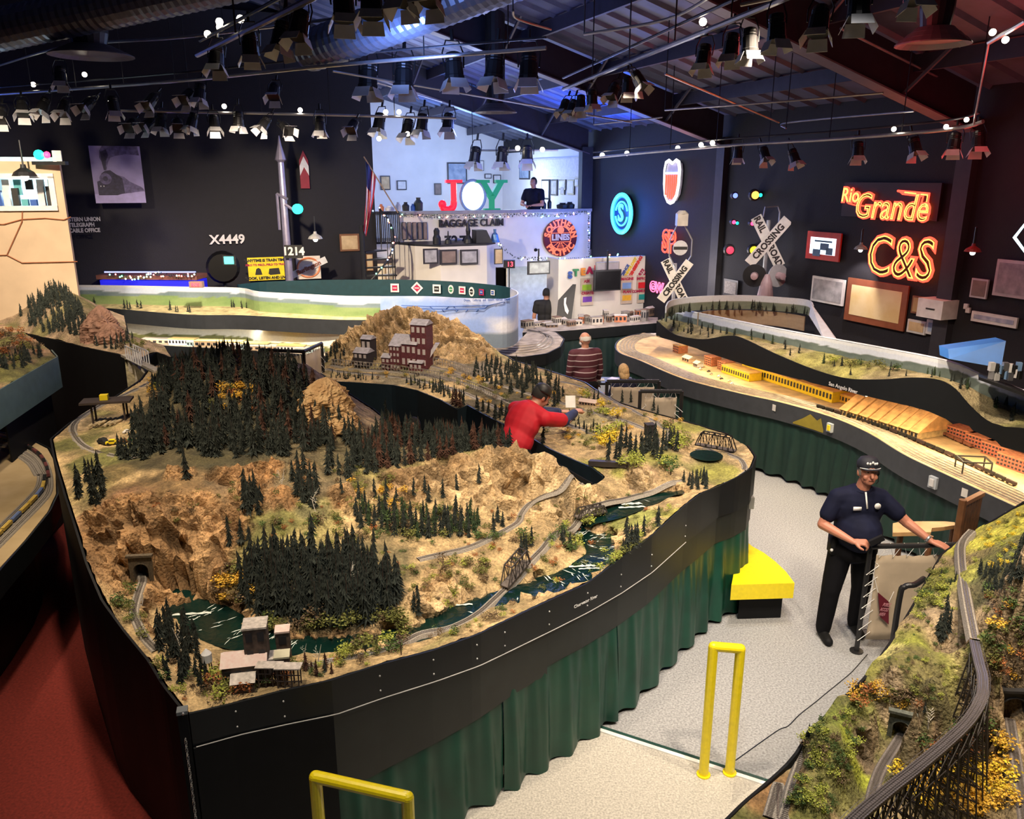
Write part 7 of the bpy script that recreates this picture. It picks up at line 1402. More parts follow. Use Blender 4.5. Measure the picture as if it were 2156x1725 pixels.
for px,py,Y,grp in[(437,72,7.6,0),(462,46,7.2,0),(463,58,7.4,0),(506,40,7.0,0),(178,157,13.2,1),(70,178,14,1),(232,213,12.6,1),(472,224,13.9,2),(632,232,14.2,2),(500,264,13.8,2),(812,236,14.8,2),(840,236,14.8,2),(1480,46,7.0,3),(2090,68,8,4),(2117,84,7.9,4),(2035,252,9.3,5),(1992,267,9.6,5),(1882,272,10.2,5),(1476,305,13.4,5),(1500,301,13.2,5),(1427,312,14,5),(1268,327,15.8,5),(1320,323,15.2,5),(1090,312,18.8,6),(1142,315,18.8,6),(858,282,15.2,2),(798,292,15.2,2)]:
 c = Q(px,py,Y); o = bpy.data.objects.new('lit_bulb',bdat); COL.objects.link(o); o.location = c; o.scale = (.46*Y/8,)*3 if Y>9 else(.62,)*3
 tag(o,'glowing white bulb '+['on the steep near pipe at upper left','on the long upper left pipe','before the dark back wall','at the top of the right steep pipe','at the top right corner pipe','on the pipe above the neon wall','inside the upper room'][grp],'bulb',['bulbs of the near left pipe','bulbs of the long left pipe','bulbs before the back wall','bulb of the steep right pipe','bulbs of the corner pipe','bulbs above the neon wall','bulbs in the upper room'][grp])
W = (1,.80,.58)
KL = 5.2
for(p,a,pw,an) in(((-2.9,5.6,5.2),(-2.3,6.2,1.8),60,75),((-1.6,3.6,5.2),(-1.2,5.0,1.3),50,75),((.3,4.4,5.3),(.3,6.0,1.3),62,75),((1.8,6.0,5.2),(1.5,7.2,1.4),50,70),((-.8,8.6,5.2),(-.9,11.5,1.7),85,70),((1.0,8.2,5.2),(1.0,9.5,1.5),45,75),((-5.2,9.6,5.2),(-5.8,11.8,1.9),55,70),((2.0,10.5,5.0),(3.3,12.5,1.2),60,80),((2.9,8.5,5.0),(4.1,10.2,1.2),75,75),((3.4,6.5,5.1),(4.8,8.0,1.3),62,75),((2.0,3.0,5.2),(2.3,4.2,1.3),62,80),((3.0,3.6,5.2),(3.3,5.0,1.6),62,80),((-4.2,5.6,5.2),(-4.9,7.4,1.2),42,65),((-4,11.8,4.9),(-4,15.0,1.9),210,105),((0,12.2,4.9),(-.4,14,1.8),80,90),((-3.6,6.6,5.2),(-6.0,9.8,2.0),60,70),((-6.4,9.6,5.4),(-8.2,12.9,3.0),110,75),((3,13,4.6),(2,16.6,1.2),50,80)):
 light('SPOT',p,pw*KL*1.75,W,.10,aim=a,ang=an,blend=.8,name='track_spot')
for(p,a,pw) in(((1.6,4.0,5.4),(1.8,5.6,0),42),((2.4,7.0,5.2),(2.6,8.0,0),40),((.5,2.4,5.3),(.4,4.4,0),38)): light('SPOT',p,pw*KL,(1,.96,.93),.15,aim=a,ang=85,blend=.8,name='aisle_spot')
light('SPOT',Q(820,170,9.6),160,(.25,.4,1),.1,aim=Q(850,40,10.2),ang=110,name='wash_spot')
light('SPOT',Q(1674,330,11.8),900,(1,.93,.9),.1,aim=Q(1618,530,14.3),ang=30,name='sign_spot')
light('SPOT',Q(1480,300,12),220,(1,.93,.9),.1,aim=Q(1425,590,15.6),ang=25,name='sign_spot')
light('SPOT',(-3.2,3.2,5.2),16*KL,(1,.8,.6),.3,aim=(-4.0,4.2,0),ang=60,name='left_spot')
for(s_,t_,z_,pw,c) in((2.6,-3.4,4.6,110,(.40,.62,1)),(4.6,-3.0,4.4,70,(.6,.6,1)),(1.0,-3.0,3.9,70,(.75,.9,1)),(4.8,-1.5,3.1,40,(1,.9,.8)),(3.6,-.9,1.9,50,(1,.85,.65)),(5.0,-.5,1.7,60,(1,.75,.45)),(1.2,.3,1.6,28,(.9,.95,1)),(3.0,3.9,3.4,40,(.9,.88,1)),(1.0,4.8,2.3,60,(1,.88,.88)),(2.2,4.6,2.2,40,(1,.95,.9))):
 light('POINT',R(s_,t_,z_),pw,c,.25,name='room_light')
for(s_,t_,z_,pw,c) in((2.0,2.6,4.6,40,(.06,.16,1)),(1.6,-1.6,4.7,60,(.04,.2,1)),(1.0,11.4,4.3,16,(1,.04,.05)),(4.2,2.5,5.4,60,(.5,.6,1)),(4.6,4.0,5.0,45,(.2,.3,1)),(5.2,7.5,4.6,40,(.25,.35,1)),(2.2,12.6,4.6,14,(1,.06,.06)),(7.6,10.2,5.6,24,(.3,.45,1)),(4.6,13,5.2,16,(1,.1,.1)),(14,1.2,4.6,26,(.1,.2,1)),(10,.9,3.0,5,(.1,.12,1))):
 light('POINT',R(s_,t_,z_),pw,c,.3,name='wash_light')
LU = [Lu[int(i*(len(Lu)-1)/6)]for i in range(7)]
for i in range(6):
 a,b = LU[i]+RV*.12,LU[i+1]+RV*.12; zz = min(zbE(LU[i]),zbE(LU[i+1]))+.05; m_ = (a+b)/2; l = light('AREA',(m_.x,m_.y,zz-.012),13,(1,.78,.45),.1,name='strip_light'); l.data.shape = 'RECTANGLE'; l.data.size = (b-a).length*.9; l.data.size_y = .06; l.rotation_euler = (0,0,math.atan2((b-a).y,(b-a).x))
 tag(MB().bar(V3((a.x,a.y,zz+.012)),V3((b.x,b.y,zz+.012)),.06,.03).build('strip_housing',PW,gE),None)
for i in range(5):
 m_ = P(250+i*115,692,1.5); m_.y-=.25; l = light('AREA',(m_.x,m_.y,1.54),6,(1,.93,.8),.1,name='strip_light'); l.data.shape = 'RECTANGLE'; l.data.size = .9; l.data.size_y = .06
for(s_,t_,z_,pw,c) in((1.2,2.6,4.5,700,(.03,.12,1)),(2.6,-2,4.6,700,(.03,.2,1)),(5.2,3,5.0,300,(.5,.62,1)),(6.6,6.5,5.3,120,(.35,.45,1)),(2.4,8,4.7,18,(1,.08,.1)),(2.6,13,4.7,30,(1,.06,.06))):
 light('SPOT',R(s_,t_,z_),pw,c,.1,aim=R(s_+.8,t_,z_+3),ang=130,name='wash_spot')
# people
def remesh(mb,voxel,name,mat,parent,sm=3):
 me = bpy.data.meshes.new(name); me.from_pydata(mb.v,[],mb.f); bm = bmesh.new(); bm.from_mesh(me); bmesh.ops.recalc_face_normals(bm,faces=bm.faces); bm.to_mesh(me); bm.free()
 o = bpy.data.objects.new(name,me); COL.objects.link(o); r = o.modifiers.new('r','REMESH'); r.mode = 'VOXEL'; r.voxel_size = voxel; s_ = o.modifiers.new('s','SMOOTH'); s_.iterations = sm; s_.factor = .6
 dg = bpy.context.evaluated_depsgraph_get(); me2 = bpy.data.meshes.new_from_object(o.evaluated_get(dg)); o.modifiers.clear(); o.data = me2; me2.materials.clear(); me2.materials.append(mat); me2.polygons.foreach_set('use_smooth',[True]*len(me2.polygons)); me2.name = name
 o.parent = parent; return o
def cap(mb,p,q,r0,r1,n=10): p = V3(p); q = V3(q); mb.tube([p,p.lerp(q,.33),p.lerp(q,.66),q],[r0,r0*.67+r1*.33+.002,r0*.33+r1*.67+.002,r1],n); mb.ball(p,r0,n); mb.ball(q,r1,n)
skinm = M('skin',(.55,.27,.18),.5,nz=(6,.1)); skinr = M('skin_ruddy',(.48,.2,.13),.5,nz=(6,.12))
def hand(mb,w,d,nrm,curl,side,s=1.):
 d = V3(d).normalized(); n_ = V3(nrm); n_ = (n_-d*n_.dot(d)).normalized(); x = d.cross(n_)*side; c = V3(w)
 for k in range(4):
  o = x*(.03-.02*k)*s; cap(mb,c+o*.5,c+d*.085*s+o,.016*s,.0125*s,7)
  b = c+d*.088*s+o; L = (.075,.085,.08,.062)[k]*s; d2 = (d*math.cos(curl)-n_*math.sin(curl)); m_ = b+d2*L*.5; d3 = (d*math.cos(curl*2)-n_*math.sin(curl*2)); cap(mb,b,m_,.0098*s,.0092*s,7); cap(mb,m_,m_+d3*L*.5,.0092*s,.008*s,7)
 t0 = c+x*.028*s+d*.02*s; t1 = t0+(x*.75+d*.7-n_*.3).normalized()*.042*s; cap(mb,t0,t1,.014*s,.0115*s,7); cap(mb,t1,t1+(d*.9+x*.15-n_*.45).normalized()*.036*s,.0115*s,.009*s,7)
def human(name_label,loc,rz,J=None,shirt=None,pants=None,shoe=None,voxel=.009,belly=.0,sleeve=.55,hair=None,capc=None,look=(0,1,0),bulk=1.,scale=1.,mask=False,beard=False,curl=(.5,.5),hn=((0,0,1),(0,0,1)),skin=None,hd=(None,None),long_hair=False,bald=False):
 D_ = dict(hip=(0,0,.93),chest=(0,0,1.3),neck=(0,0,1.48),head=(0,.02,1.65),sR=(.2,0,1.43),eR=(.27,0,1.14),wR=(.27,.1,.9),sL=(-.2,0,1.43),eL=(-.27,0,1.14),wL=(-.27,.1,.9),hR=(.1,0,.92),kR=(.12,.02,.5),aR=(.13,0,.09),hL=(-.1,0,.92),kL=(-.12,.02,.5),aL=(-.13,0,.09))
 if J: D_.update(J)
 j = {k:V3(v) for k,v in D_.items()}; g = T('person',name_label,'person',loc); g.rotation_euler = (0,0,rz); g.scale = (scale,)*3
 L = V3(look).normalized(); X = L.cross(V3((0,0,1))).normalized(); U = X.cross(L); hd_ = j['head']; Mh = Matrix((X,L,U)).transposed()
 def tors(mb,e):
  up = (j['neck']-j['hip']).normalized(); sx = (j['sR']-j['sL']).normalized(); fw = up.cross(sx); mm = Matrix((sx,fw,up)).transposed()
  mb.ball(j['hip'],((.165+e)*bulk,(.125+e)*bulk,.15+e),16,q=mm); mb.ball(j['hip'].lerp(j['chest'],.5)+fw*belly*.35,((.158+e)*bulk,(.12+belly*.55+e)*bulk,.2),16,q=mm); mb.ball(j['chest'],((.178+e)*bulk,(.12+e)*bulk,.22+e),16,q=mm)
  for s_ in('sR','sL'): cap(mb,j['chest'].lerp(j['neck'],.7),j[s_],.085+e,.066+e,10)
 b_ = MB(); tors(b_,0); cap(b_,j['chest'].lerp(j['neck'],.8),hd_-U*.04,.062,.056)
 b_.ball(hd_+U*.015,(.078,.098,.11),18,q=Mh); b_.ball(hd_+L*.025-U*.06,(.06,.068,.058),14,q=Mh); b_.ball(hd_+L*.062-U*.085,(.03,.025,.022),10,q=Mh); cap(b_,hd_+L*.09+U*.012,hd_+L*.113-U*.026,.010,.0155,8)
 for s_ in(-1,1): b_.ball(hd_+X*s_*.078-U*.012-L*.008,(.012,.022,.033),8,q=Mh); b_.ball(hd_+X*s_*.04+L*.07-U*.035,(.026,.02,.024),8,q=Mh); cap(b_,hd_+X*s_*.016+L*.094+U*.034,hd_+X*s_*.05+L*.08+U*.032,.009,.008,6)
 b_.ball(hd_+L*.093-U*.052,(.024,.012,.011),8,q=Mh)
 for i,s_ in enumerate('RL'):
  cap(b_,j['s'+s_],j['e'+s_],.054*bulk,.041*bulk); cap(b_,j['e'+s_],j['w'+s_],.042*bulk,.027); dd = hd[i]or(j['w'+s_]-j['e'+s_]); hand(b_,j['w'+s_]+V3(dd).normalized()*.015,dd,hn[i],curl[i],1 if s_=='R' else-1)
  cap(b_,j['h'+s_],j['k'+s_],.088,.058); cap(b_,j['k'+s_],j['a'+s_],.058,.037); cap(b_,j['a'+s_]-V3((0,.03,.04)),j['a'+s_]+V3((0,.13,-.055)),.036,.03)
 remesh(b_,voxel,'body',skin or skinm,g,2)
 if shirt:
  c_ = MB(); tors(c_,.02)
  for s_ in 'RL':
   e_ = j['s'+s_].lerp(j['e'+s_],min(1,sleeve)); cap(c_,j['s'+s_],e_,.073*bulk,.070*bulk if sleeve<1 else.056)
   if sleeve>1: cap(c_,e_,j['e'+s_].lerp(j['w'+s_],sleeve-1),.056,.042)
  sh = remesh(c_,.012,'shirt',shirt,g,3)
  for a,nm in((j['chest'].lerp(j['neck'],.93),'collar'),):
   m_ = MB(); up = (hd_-j['chest']).normalized(); x,y = basis(up); m_.tube([a+up*.018+x*math.cos(t)*.078+y*math.sin(t)*.078 for t in np.linspace(0,2*PI,17)[:-1]],.014,6,closed=True); m_.build(nm,shirt,g,True,True)
 if pants:
  c_ = MB(); c_.ball(j['hip']-V3((0,0,.01)),(.188*bulk,.15*bulk+belly*.3,.13),16)
  for s_ in 'RL': cap(c_,j['h'+s_],j['k'+s_],.115,.088); cap(c_,j['k'+s_],j['a'+s_]+V3((0,0,.0)),.085,.07)
  remesh(c_,.014,'trousers',pants,g,2)
  for s_ in 'RL':
   c_ = MB(); a = j['a'+s_]; cap(c_,a+V3((0,-.05,-.045)),a+V3((0,.16,-.05)),.045,.042); c_.ball(a+V3((0,0,0)),(.05,.06,.06),10); remesh(c_,.01,'shoe',shoe or black,g,2)
 for s_ in(-1,1):
  e = MB(); e.ball(hd_+X*s_*.032+L*.083+U*.013,(.0135,.008,.008),8,q=Mh); e.build('eye',M('eye_white',(.6,.56,.52),.3),g,True,True); e = MB(); e.ball(hd_+X*s_*.032+L*.0895+U*.013,(.006,.003,.006),8,q=Mh); e.build('iris',M('iris_dark',(.02,.012,.01),.2),g,True,True)
 e = MB(); e.tube([hd_+X*t*.024+L*(.104-abs(t)*.008)-U*(.053+.006*t*t) for t in(-1,-.5,0,.5,1)],.003,5); e.build('mouth',M('lips',(.25,.07,.06),.5),g,True,True)
 if hair:
  h_ = MB(); vs = []; n_ = 20; lv = 9
  for a in range(lv+1):
   th = PI*.5*a/lv*(1.25 if not bald else 1.1)
   for k in range(n_):
    ph_ = 2*PI*k/n_; v = V3((math.sin(th)*math.cos(ph_)*.085,math.sin(th)*math.sin(ph_)*.106,math.cos(th)*.118)); fr = math.sin(ph_)*math.sin(th)
    if fr>.45 and math.cos(th)<.62: v = v*.86
    vs.append(hd_+Mh@(v+V3((0,-.006,.015+.004*math.sin(k*5+a*3)))))
  if not bald: h_.add(vs,[(a*n_+k,(a+1)*n_+k,(a+1)*n_+(k+1)%n_,a*n_+(k+1)%n_) for a in range(lv) for k in range(n_)])
  else:
   q0 = 6; h_.add(vs,[(a*n_+k,(a+1)*n_+k,(a+1)*n_+(k+1)%n_,a*n_+(k+1)%n_) for a in range(q0,lv) for k in range(n_) if not 1<=k<=8])
  if long_hair: h_.ball(hd_-L*.03-U*.05,(.086,.07,.105),14,q=Mh)
  h_.build('hair',hair,g,True,True)
 if capc:
  c_ = MB(); c_.lathe([(.093,.012),(.096,.03),(.092,.065),(.068,.10),(.02,.114)],hd_+U*.028-L*.004,20,ax=U); c_.build('cap_crown',capc,g,True,True); c_ = MB(); q = []
  for t in np.linspace(-1,1,11): q+=[hd_+U*.048+X*t*.08+L*(.05+.035*(1-t*t)),hd_+U*(.036+.012*(1-t*t))+X*t*.076+L*(.08+.065*(1-t*t)**.6)]
  c_.add(q,[(2*i,2*i+2,2*i+3,2*i+1) for i in range(10)]); o = c_.build('cap_visor',capc,g,True,True); mo = o.modifiers.new('t','SOLIDIFY'); mo.thickness = .004
 if mask: m_ = MB(); m_.ball(hd_+L*.045-U*.05,(.066,.07,.052),14,q=Mh); m_.build('face_mask',M('mask_white',(.8,.8,.8),.7),g,True,True)
 return g,j,(hd_,L,X,U)
navy = M('navy_shirt',(.008,.010,.028),.8,nz=(10,.2),spec=.15); blkp = M('black_trousers',(.005,.005,.007),.85,spec=.15)
gl_ = P(1772,1338,0); rzg = PI-.02
gd,jg,(hh_,L_,X_,U_) = human('man in navy polo and black cap holding a dark device, left hand on the rail',gl_,rzg,J=dict(neck=(0,.02,1.49),head=(-.02,.06,1.67),sR=(.19,0,1.40),eR=(.31,.03,1.15),wR=(.13,.28,1.10),sL=(-.19,0,1.40),eL=(-.40,.10,1.21),wL=(-.56,.26,1.10),kR=(.17,.04,.5),aR=(.19,.02,.09),kL=(-.13,-.02,.5),aL=(-.15,-.10,.09)),shirt=navy,pants=blkp,shoe=black,voxel=.0055,belly=.16,sleeve=.62,hair=M('hair_grey',(.2,.18,.16),.8),capc=M('cap_navy',(.01,.011,.02),.7),bulk=1.14,look=(.02,1,.10),curl=(1.0,.35),hn=((-.2,.5,.85),(0,.2,1)),skin=skinr,hd=((-.75,.45,.12),(-.55,.5,-.08)))
def onb(m,name,mat,sm=True): return m.build(name,mat,gd,sm,True)
onb(MB().box((.075,.165,1.36),(.07,.008,.035)),'name_badge',M('badge_white',(.85,.85,.85),.5)); m = MB(); m.lathe([(.028,0),(.028,.004)],(-.10,.162,1.385),16,ax=(0,1,.1)); onb(m,'round_patch',M('badge_white',(.85,.85,.85),.5)); m = MB(); m.bar((-.0,.118,1.50),(-.012,.165,1.36),.014,.008); onb(m,'collar_stripe',M('badge_white',(.85,.85,.85),.5))
m = MB(); m.box((-.03,.372,1.155),(.13,.03,.05),rot=Matrix.Rotation(.5,3,'Y')); dv_ = m.build('handheld_device',M('device_black',(.015,.015,.017),.3)); dv_.location = gl_; dv_.rotation_euler = (0,0,rzg); tag(dv_,'black handheld device in the right hand of the man in navy polo','device')
m = MB();
for t in np.linspace(-.8,.8,5): m.ball(hh_+L_*(.097-.02*t*t)+X_*t*.05+U_*(.092+.012*(abs(t)<.3)),(.011,.005,.013),6)
onb(m,'cap_stars',M('badge_white',(.85,.85,.85),.5)); m = MB(); m.tube([hh_+U_*.046+X_*t*.09+L_*(.05+.055*(1-t*t)) for t in np.linspace(-1,1,11)],.003,4); onb(m,'cap_piping',M('badge_white',(.85,.85,.85),.5))
m = MB(); m.ball(hh_-X_*.085-U_*.01,(.018,.028,.032),8); m.tube([hh_-X_*.088-U_*.02,hh_-X_*.07+L_*.07-U_*.07,hh_-X_*.03+L_*.12-U_*.075],.004,5); onb(m,'headset',black)
wj = jg['wL']; m = MB(); m.lathe([(.033,-.012),(.033,.012)],wj.lerp(jg['eL'],.12),12,ax=jg['eL']-wj); onb(m,'wrist_watch',steel)
m = MB(); m.box((.19,.02,.95),(.06,.12,.16)); onb(m,'belt_pouch',black); m = MB(); m.ball((.222,.08,.92),.016,6); onb(m,'belt_reel',PW)
redm = M('red_shirt',(.55,.008,.022),.7,nz=(8,.15)); st_ = P(1098,985,.35); st_ = V3((.02,7.82,0)); tag(MB().box(st_+V3((0,0,.26)),(.6,.45,.50)).build('step_stool',dark),'dark step stool in the pit under the bending man','stool')
human('man in red shirt and black cap leaning over the layout to the right',st_+V3((0,0,.53)),-.75,J=dict(hip=(0,-.06,.90),chest=(-.02,.16,1.22),neck=(-.02,.30,1.36),head=(-.01,.42,1.44),sR=(.2,.24,1.28),eR=(.24,.55,1.2),wR=(.16,.80,1.22),sL=(-.21,.25,1.3),eL=(-.16,.52,1.22),wL=(-.02,.76,1.2),kR=(.12,.05,.48),kL=(-.12,.05,.48)),shirt=redm,pants=blkp,voxel=.011,bulk=1.08,belly=.02,sleeve=.75,hair=M('hair_dark',(.02,.018,.016),.8),capc=SK,look=(.25,.8,-.5),curl=(.7,.7))
cr = Matrix.Rotation(-.75,3,'Z')
for s_,a,b in((1,(.235,.5,1.2),(.17,.76,1.22)),(-1,(-.165,.48,1.225),(-.03,.73,1.2))):
 m = MB(); a = cr@V3(a); b = cr@V3(b); o_ = st_+V3((0,0,.53)); cap(m,o_+a,o_+b,.062,.045); o = m.build('long_sleeve',M('sleeve_navy',(.02,.03,.09),.7),None,True); par = [x for x in COL.objects if x.name.startswith('person')][-1]; o.parent = par; o.matrix_parent_inverse = Matrix.Translation(par.location).to_4x4().inverted() if 0 else(Matrix.Translation(par.location)@Matrix.Rotation(-.75,4,'Z')).inverted()
c = Q(1201,846,8.6); tag(MB().box(c,(.11,.01,.14),.2,rot=Matrix.Rotation(-.6,3,'X')).build('white_card',paper),'white card held out by the bending man in red','card')
mt_ = M('striped_maroon',(.07,.012,.022),.8); nt = mt_.node_tree; tc_ = nt.nodes.new('ShaderNodeTexCoord'); wv = nt.nodes.new('ShaderNodeTexWave'); wv.bands_direction = 'Z'; wv.inputs['Scale'].default_value = 3.4; cr_ = nt.nodes.new('ShaderNodeValToRGB'); cr_.color_ramp.elements[0].position = .93; cr_.color_ramp.elements[0].color = (.07,.012,.022,1); cr_.color_ramp.elements[1].position = .97; cr_.color_ramp.elements[1].color = (.45,.38,.4,1)
nt.links.new(tc_.outputs['Object'],wv.inputs['Vector']); nt.links.new(wv.outputs['Fac'],cr_.inputs['Fac']); nt.links.new(cr_.outputs['Color'],nt.nodes['Principled BSDF'].inputs['Base Color'])
p = Q(1233,712,12.8); human('balding man in maroon striped shirt seen from behind with white beard',V3((p.x,12.8,0)),.3,shirt=mt_,pants=blkp,voxel=.012,bulk=1.22,belly=.1,sleeve=1.8,hair=M('hair_white',(.6,.58,.55),.8),bald=True,mask=True,look=(-.45,1,-.1))
p = Q(1318,770,12.5); blond = M('hair_blond',(.5,.33,.16),.8,nz=(30,.3)); gs,js,_ = human('seated blond haired person in a navy top at the small desk',V3((p.x,12.5,0)),.5,J=dict(hip=(0,0,.52),chest=(0,.02,.86),neck=(0,.04,1.03),head=(0,.06,1.19),sR=(.17,.03,.98),eR=(.22,.1,.74),wR=(.16,.32,.76),sL=(-.17,.03,.98),eL=(-.22,.1,.74),wL=(-.16,.32,.76),hR=(.1,.04,.5),kR=(.12,.44,.5),aR=(.12,.46,.09),hL=(-.1,.04,.5),kL=(-.12,.44,.5),aL=(-.12,.46,.09)),shirt=navy,pants=blkp,voxel=.012,hair=blond,long_hair=True,look=(.2,1,-.2),sleeve=1.7)
g = T('folding_chair','pale backed chair of the seated blond person','chair',V3((p.x,12.5,0))); q = V3((p.x,12.5,0)); MB().box(q+V3((0,0,.43)),(.42,.42,.04),.5).build('seat',SK,g); rz_ = Matrix.Rotation(.5,3,'Z'); MB().box(q+rz_@V3((0,-.24,.72)),(.42,.03,.34),.5).build('backrest',M('chair_tan',(.4,.3,.2),.6),g)
for a,b in((-.19,-.19),(.19,-.19),(-.19,.19),(.19,.19)): MB().tube([q+rz_@V3((a,b,0)),q+rz_@V3((a,b,.43))],.012,6).build('leg',steel,g)
dk_ = P(1285,800,.95); g = T('control_desk','small white sided desk with papers behind the rear table edge','desk',V3((dk_.x,dk_.y,0))); MB().box((dk_.x,dk_.y,.93),(.75,.4,.04)).build('desk_top',dark,g)
for sx in(-1,1): MB().box((dk_.x+sx*.34,dk_.y,.46),(.04,.36,.9)).build('side_panel',PW,g)
for i,(dx,dy,m) in enumerate(((-.2,0,paper),(.05,.05,M('paper_lilac',(.55,.55,.8),.7)),(.22,-.05,paper))): tag(MB().box((dk_.x+dx,dk_.y+dy,.956),(.2,.14,.008),i).build('paper_stack',m),['left white papers on the small desk','lilac papers in the middle of the small desk','right white papers on the small desk'][i],'paper')
p = Q(1150,620,18.2); human('man in black polo seen from behind pointing at the tilted black board',V3((p.x,18.2,0)),-.1,J=dict(eR=(.36,.12,1.22),wR=(.46,.30,1.36)),shirt=M('black_polo',(.012,.012,.014),.8),pants=M('blue_jeans',(.02,.03,.08),.8),voxel=.013,bulk=1.1,hair=M('hair_dark',(.02,.018,.016),.8),look=(-.1,1,.0))
A = [Q(1171,676,17.6),Q(1202,682,17.6),Q(1213,599,17.9),Q(1179,597,17.9)]; g = T('display_board','tilted black board with a white sketch beside the man in black','board',A[0]); f = V3((0,-.03,0)); MB().hexa([A[0],A[1],A[1]-f,A[0]-f],[A[3],A[2],A[2]-f,A[3]-f]).build('board',SK,g)
u_ = lambda a,b: A[0].lerp(A[1],a).lerp(A[3].lerp(A[2],a),b)+V3((0,-.02,0)); MB().add([u_(*q) for q in((.35,.62),(.5,.66),(.5,.5),(.75,.32),(.7,.22),(.5,.3),(.38,.46))]+[u_(*q)+V3((0,-.006,0)) for q in((.35,.62),(.5,.66),(.5,.5),(.75,.32),(.7,.22),(.5,.3),(.38,.46))],[tuple(range(7)),tuple(range(13,6,-1))]).build('sketch',PW,g)
for a in(0,1): MB().tube([A[a],V3((A[a].x,A[a].y+.1,0))],.015,6).build('leg',dark,g)
p = Q(1124,400,20.6); human('man in navy shirt standing upstairs behind the counter',V3((p.x,20.6,2.4)),PI*.85,J=dict(eR=(.28,.1,1.14),wR=(.1,.28,1.12),eL=(-.28,.1,1.14),wL=(-.1,.28,1.12)),shirt=navy,pants=blkp,voxel=.014,bulk=1.12,hair=M('hair_dark',(.02,.018,.016),.8))
p = Q(872,905,8.75); human('dark haired person with white face mask peering from the pit',V3((p.x,8.75,0)),PI*.80,shirt=SK,pants=blkp,voxel=.012,hair=M('hair_dark',(.02,.018,.016),.8),mask=True,scale=.88)
# rails, bench, canvas screens, chain, furniture
def urail(p0,p1,h0,h1,label):
 g = T('safety_rail',label,'rail',(p0+p1)/2); r = .034
 MB().tube([p0,p0+V3((0,0,h0))],r,14).build('post',yel,g); MB().tube([p1,p1+V3((0,0,h1))],r,14).build('post',yel,g); t = MB(); t.tube([p0+V3((0,0,h0)),p1+V3((0,0,h1))],r,14); t.ball(p0+V3((0,0,h0)),r,12); t.ball(p1+V3((0,0,h1)),r,12); t.build('top_bar',yel,g)
 for p in(p0,p1): MB().lathe([(.05,0),(.05,.01)],p,14).build('foot_plate',yel,g)
urail(P(1481,1632,.03),P(1536,1628,.03),1.05,1.02,'yellow painted steel guard rail standing on the grey floor')
a = P(664,1636,1.05); b = P(858,1680,1.05); urail(V3((a.x,a.y,.03)),V3((b.x,b.y,.03)),1.02,1.02,'yellow painted steel guard rail at the bottom picture edge')
c1 = P(1673,1228,.45); c0_ = P(1581,1225,.45); pts = [P(1560,1130,.45),P(1583,1150,.45),P(1608,1164,.45),P(1632,1182,.45),P(1655,1204,.45),c1,P(1540,1232,.45)]
g = T('yellow_bench','bright yellow quarter round bench beside the curtained table','bench',P(1620,1240,0)); MB().add([V3((p.x,p.y,.29)) for p in pts]+[V3((p.x,p.y,.45)) for p in pts],[tuple(range(6,-1,-1)),tuple(range(7,14))]+[(i,(i+1)%7,7+(i+1)%7,7+i) for i in range(7)]).build('bench_top',yel,g)
sp = [V3((p.x*.97+P(1560,1200,.45).x*.03,p.y+.0,0)) for p in pts]; cc = sum((V3((p.x,p.y,0)) for p in pts),V3())/7
sp = [cc+(V3((p.x,p.y,0))-cc)*.7 for p in pts]; MB().add(sp+[p+V3((0,0,.29)) for p in sp],[(i,(i+1)%7,7+(i+1)%7,7+i) for i in range(7)]).build('plinth',black,g)
canv = M('canvas',(.50,.41,.30),.85,nz=(5,.12),bump=(300,.3,.003)); lace = M('lace_cord',(.8,.8,.78),.6); fpm = M('frame_pipe',(.015,.015,.017),.4)
def screen_c(p0,p1,zb,zt,label,post=(1,1),fr=.04,lift=.12,nl=9):
 """canvas laced into a pipe frame; p0,p1 on the floor plan"""
 p0 = V3((p0.x,p0.y,0)); p1 = V3((p1.x,p1.y,0)); d = (p1-p0); L = d.length; d.normalize(); g = T('canvas_screen',label,'screen',p0); up = V3((0,0,1)); nn = V3((d.y,-d.x,0))
 MB().tube([p0+up*zt,p1+up*zt],.024,10).build('top_pipe',fpm,g)
 for k,p in enumerate((p0,p1)):
  if post[k]: MB().tube([p,p+up*zt],.022,10).build('post',fpm,g); MB().lathe([(.06,0),(.06,.012)],p,12).build('foot_plate',fpm,g)
 i0,i1 = lift*.8,L-lift*.8; n = 14; m = 10; mb = MB(); vs = []
 for a in range(n+1):
  for b in range(m+1):
   u = a/n; v = b/m; vs.append(p0+d*(i0+(i1-i0)*u)+up*(zb+lift*.5+(zt-lift-zb-lift*.5)*v-.012*abs(math.sin(u*nl*PI))*(v>.95))+nn*.012*math.sin(u*9+v*4))
 mb.add(vs,[(a*(m+1)+b,(a+1)*(m+1)+b,(a+1)*(m+1)+b+1,a*(m+1)+b+1) for a in range(n) for b in range(m)]); o = mb.build('canvas_sheet',canv,g,True); mo = o.modifiers.new('t','SOLIDIFY'); mo.thickness = .004
 c = MB(); q = []
 for k in range(nl+1):
  x = i0+(i1-i0)*(k+.1)/(nl+.2); q+=[p0+d*(x-.03)+up*(zt+.026)-nn*0,p0+d*x+up*(zt-lift-.01)+nn*.016]
 c.tube(q,.0035,4); c.build('top_lacing',lace,g)
 for k,p in enumerate((p0,p1)):
  if not post[k]: continue
  c = MB(); q = []; sx = 1 if k==0 else-1; nv = int((zt-zb)/.13)
  for i in range(nv): z_ = zb+.1+(zt-zb-.2)*i/nv; q+=[p-d*sx*.02+up*(z_-.05)+nn*.03,p+d*sx*(lift*.8+.02)+up*(z_+.03)+nn*.016,p+d*sx*(lift*.8)+up*(z_+.05)-nn*.02]
  c.tube(q,.0035,4); c.build('side_lacing',lace,g)
 return g,p0,p1,d,nn
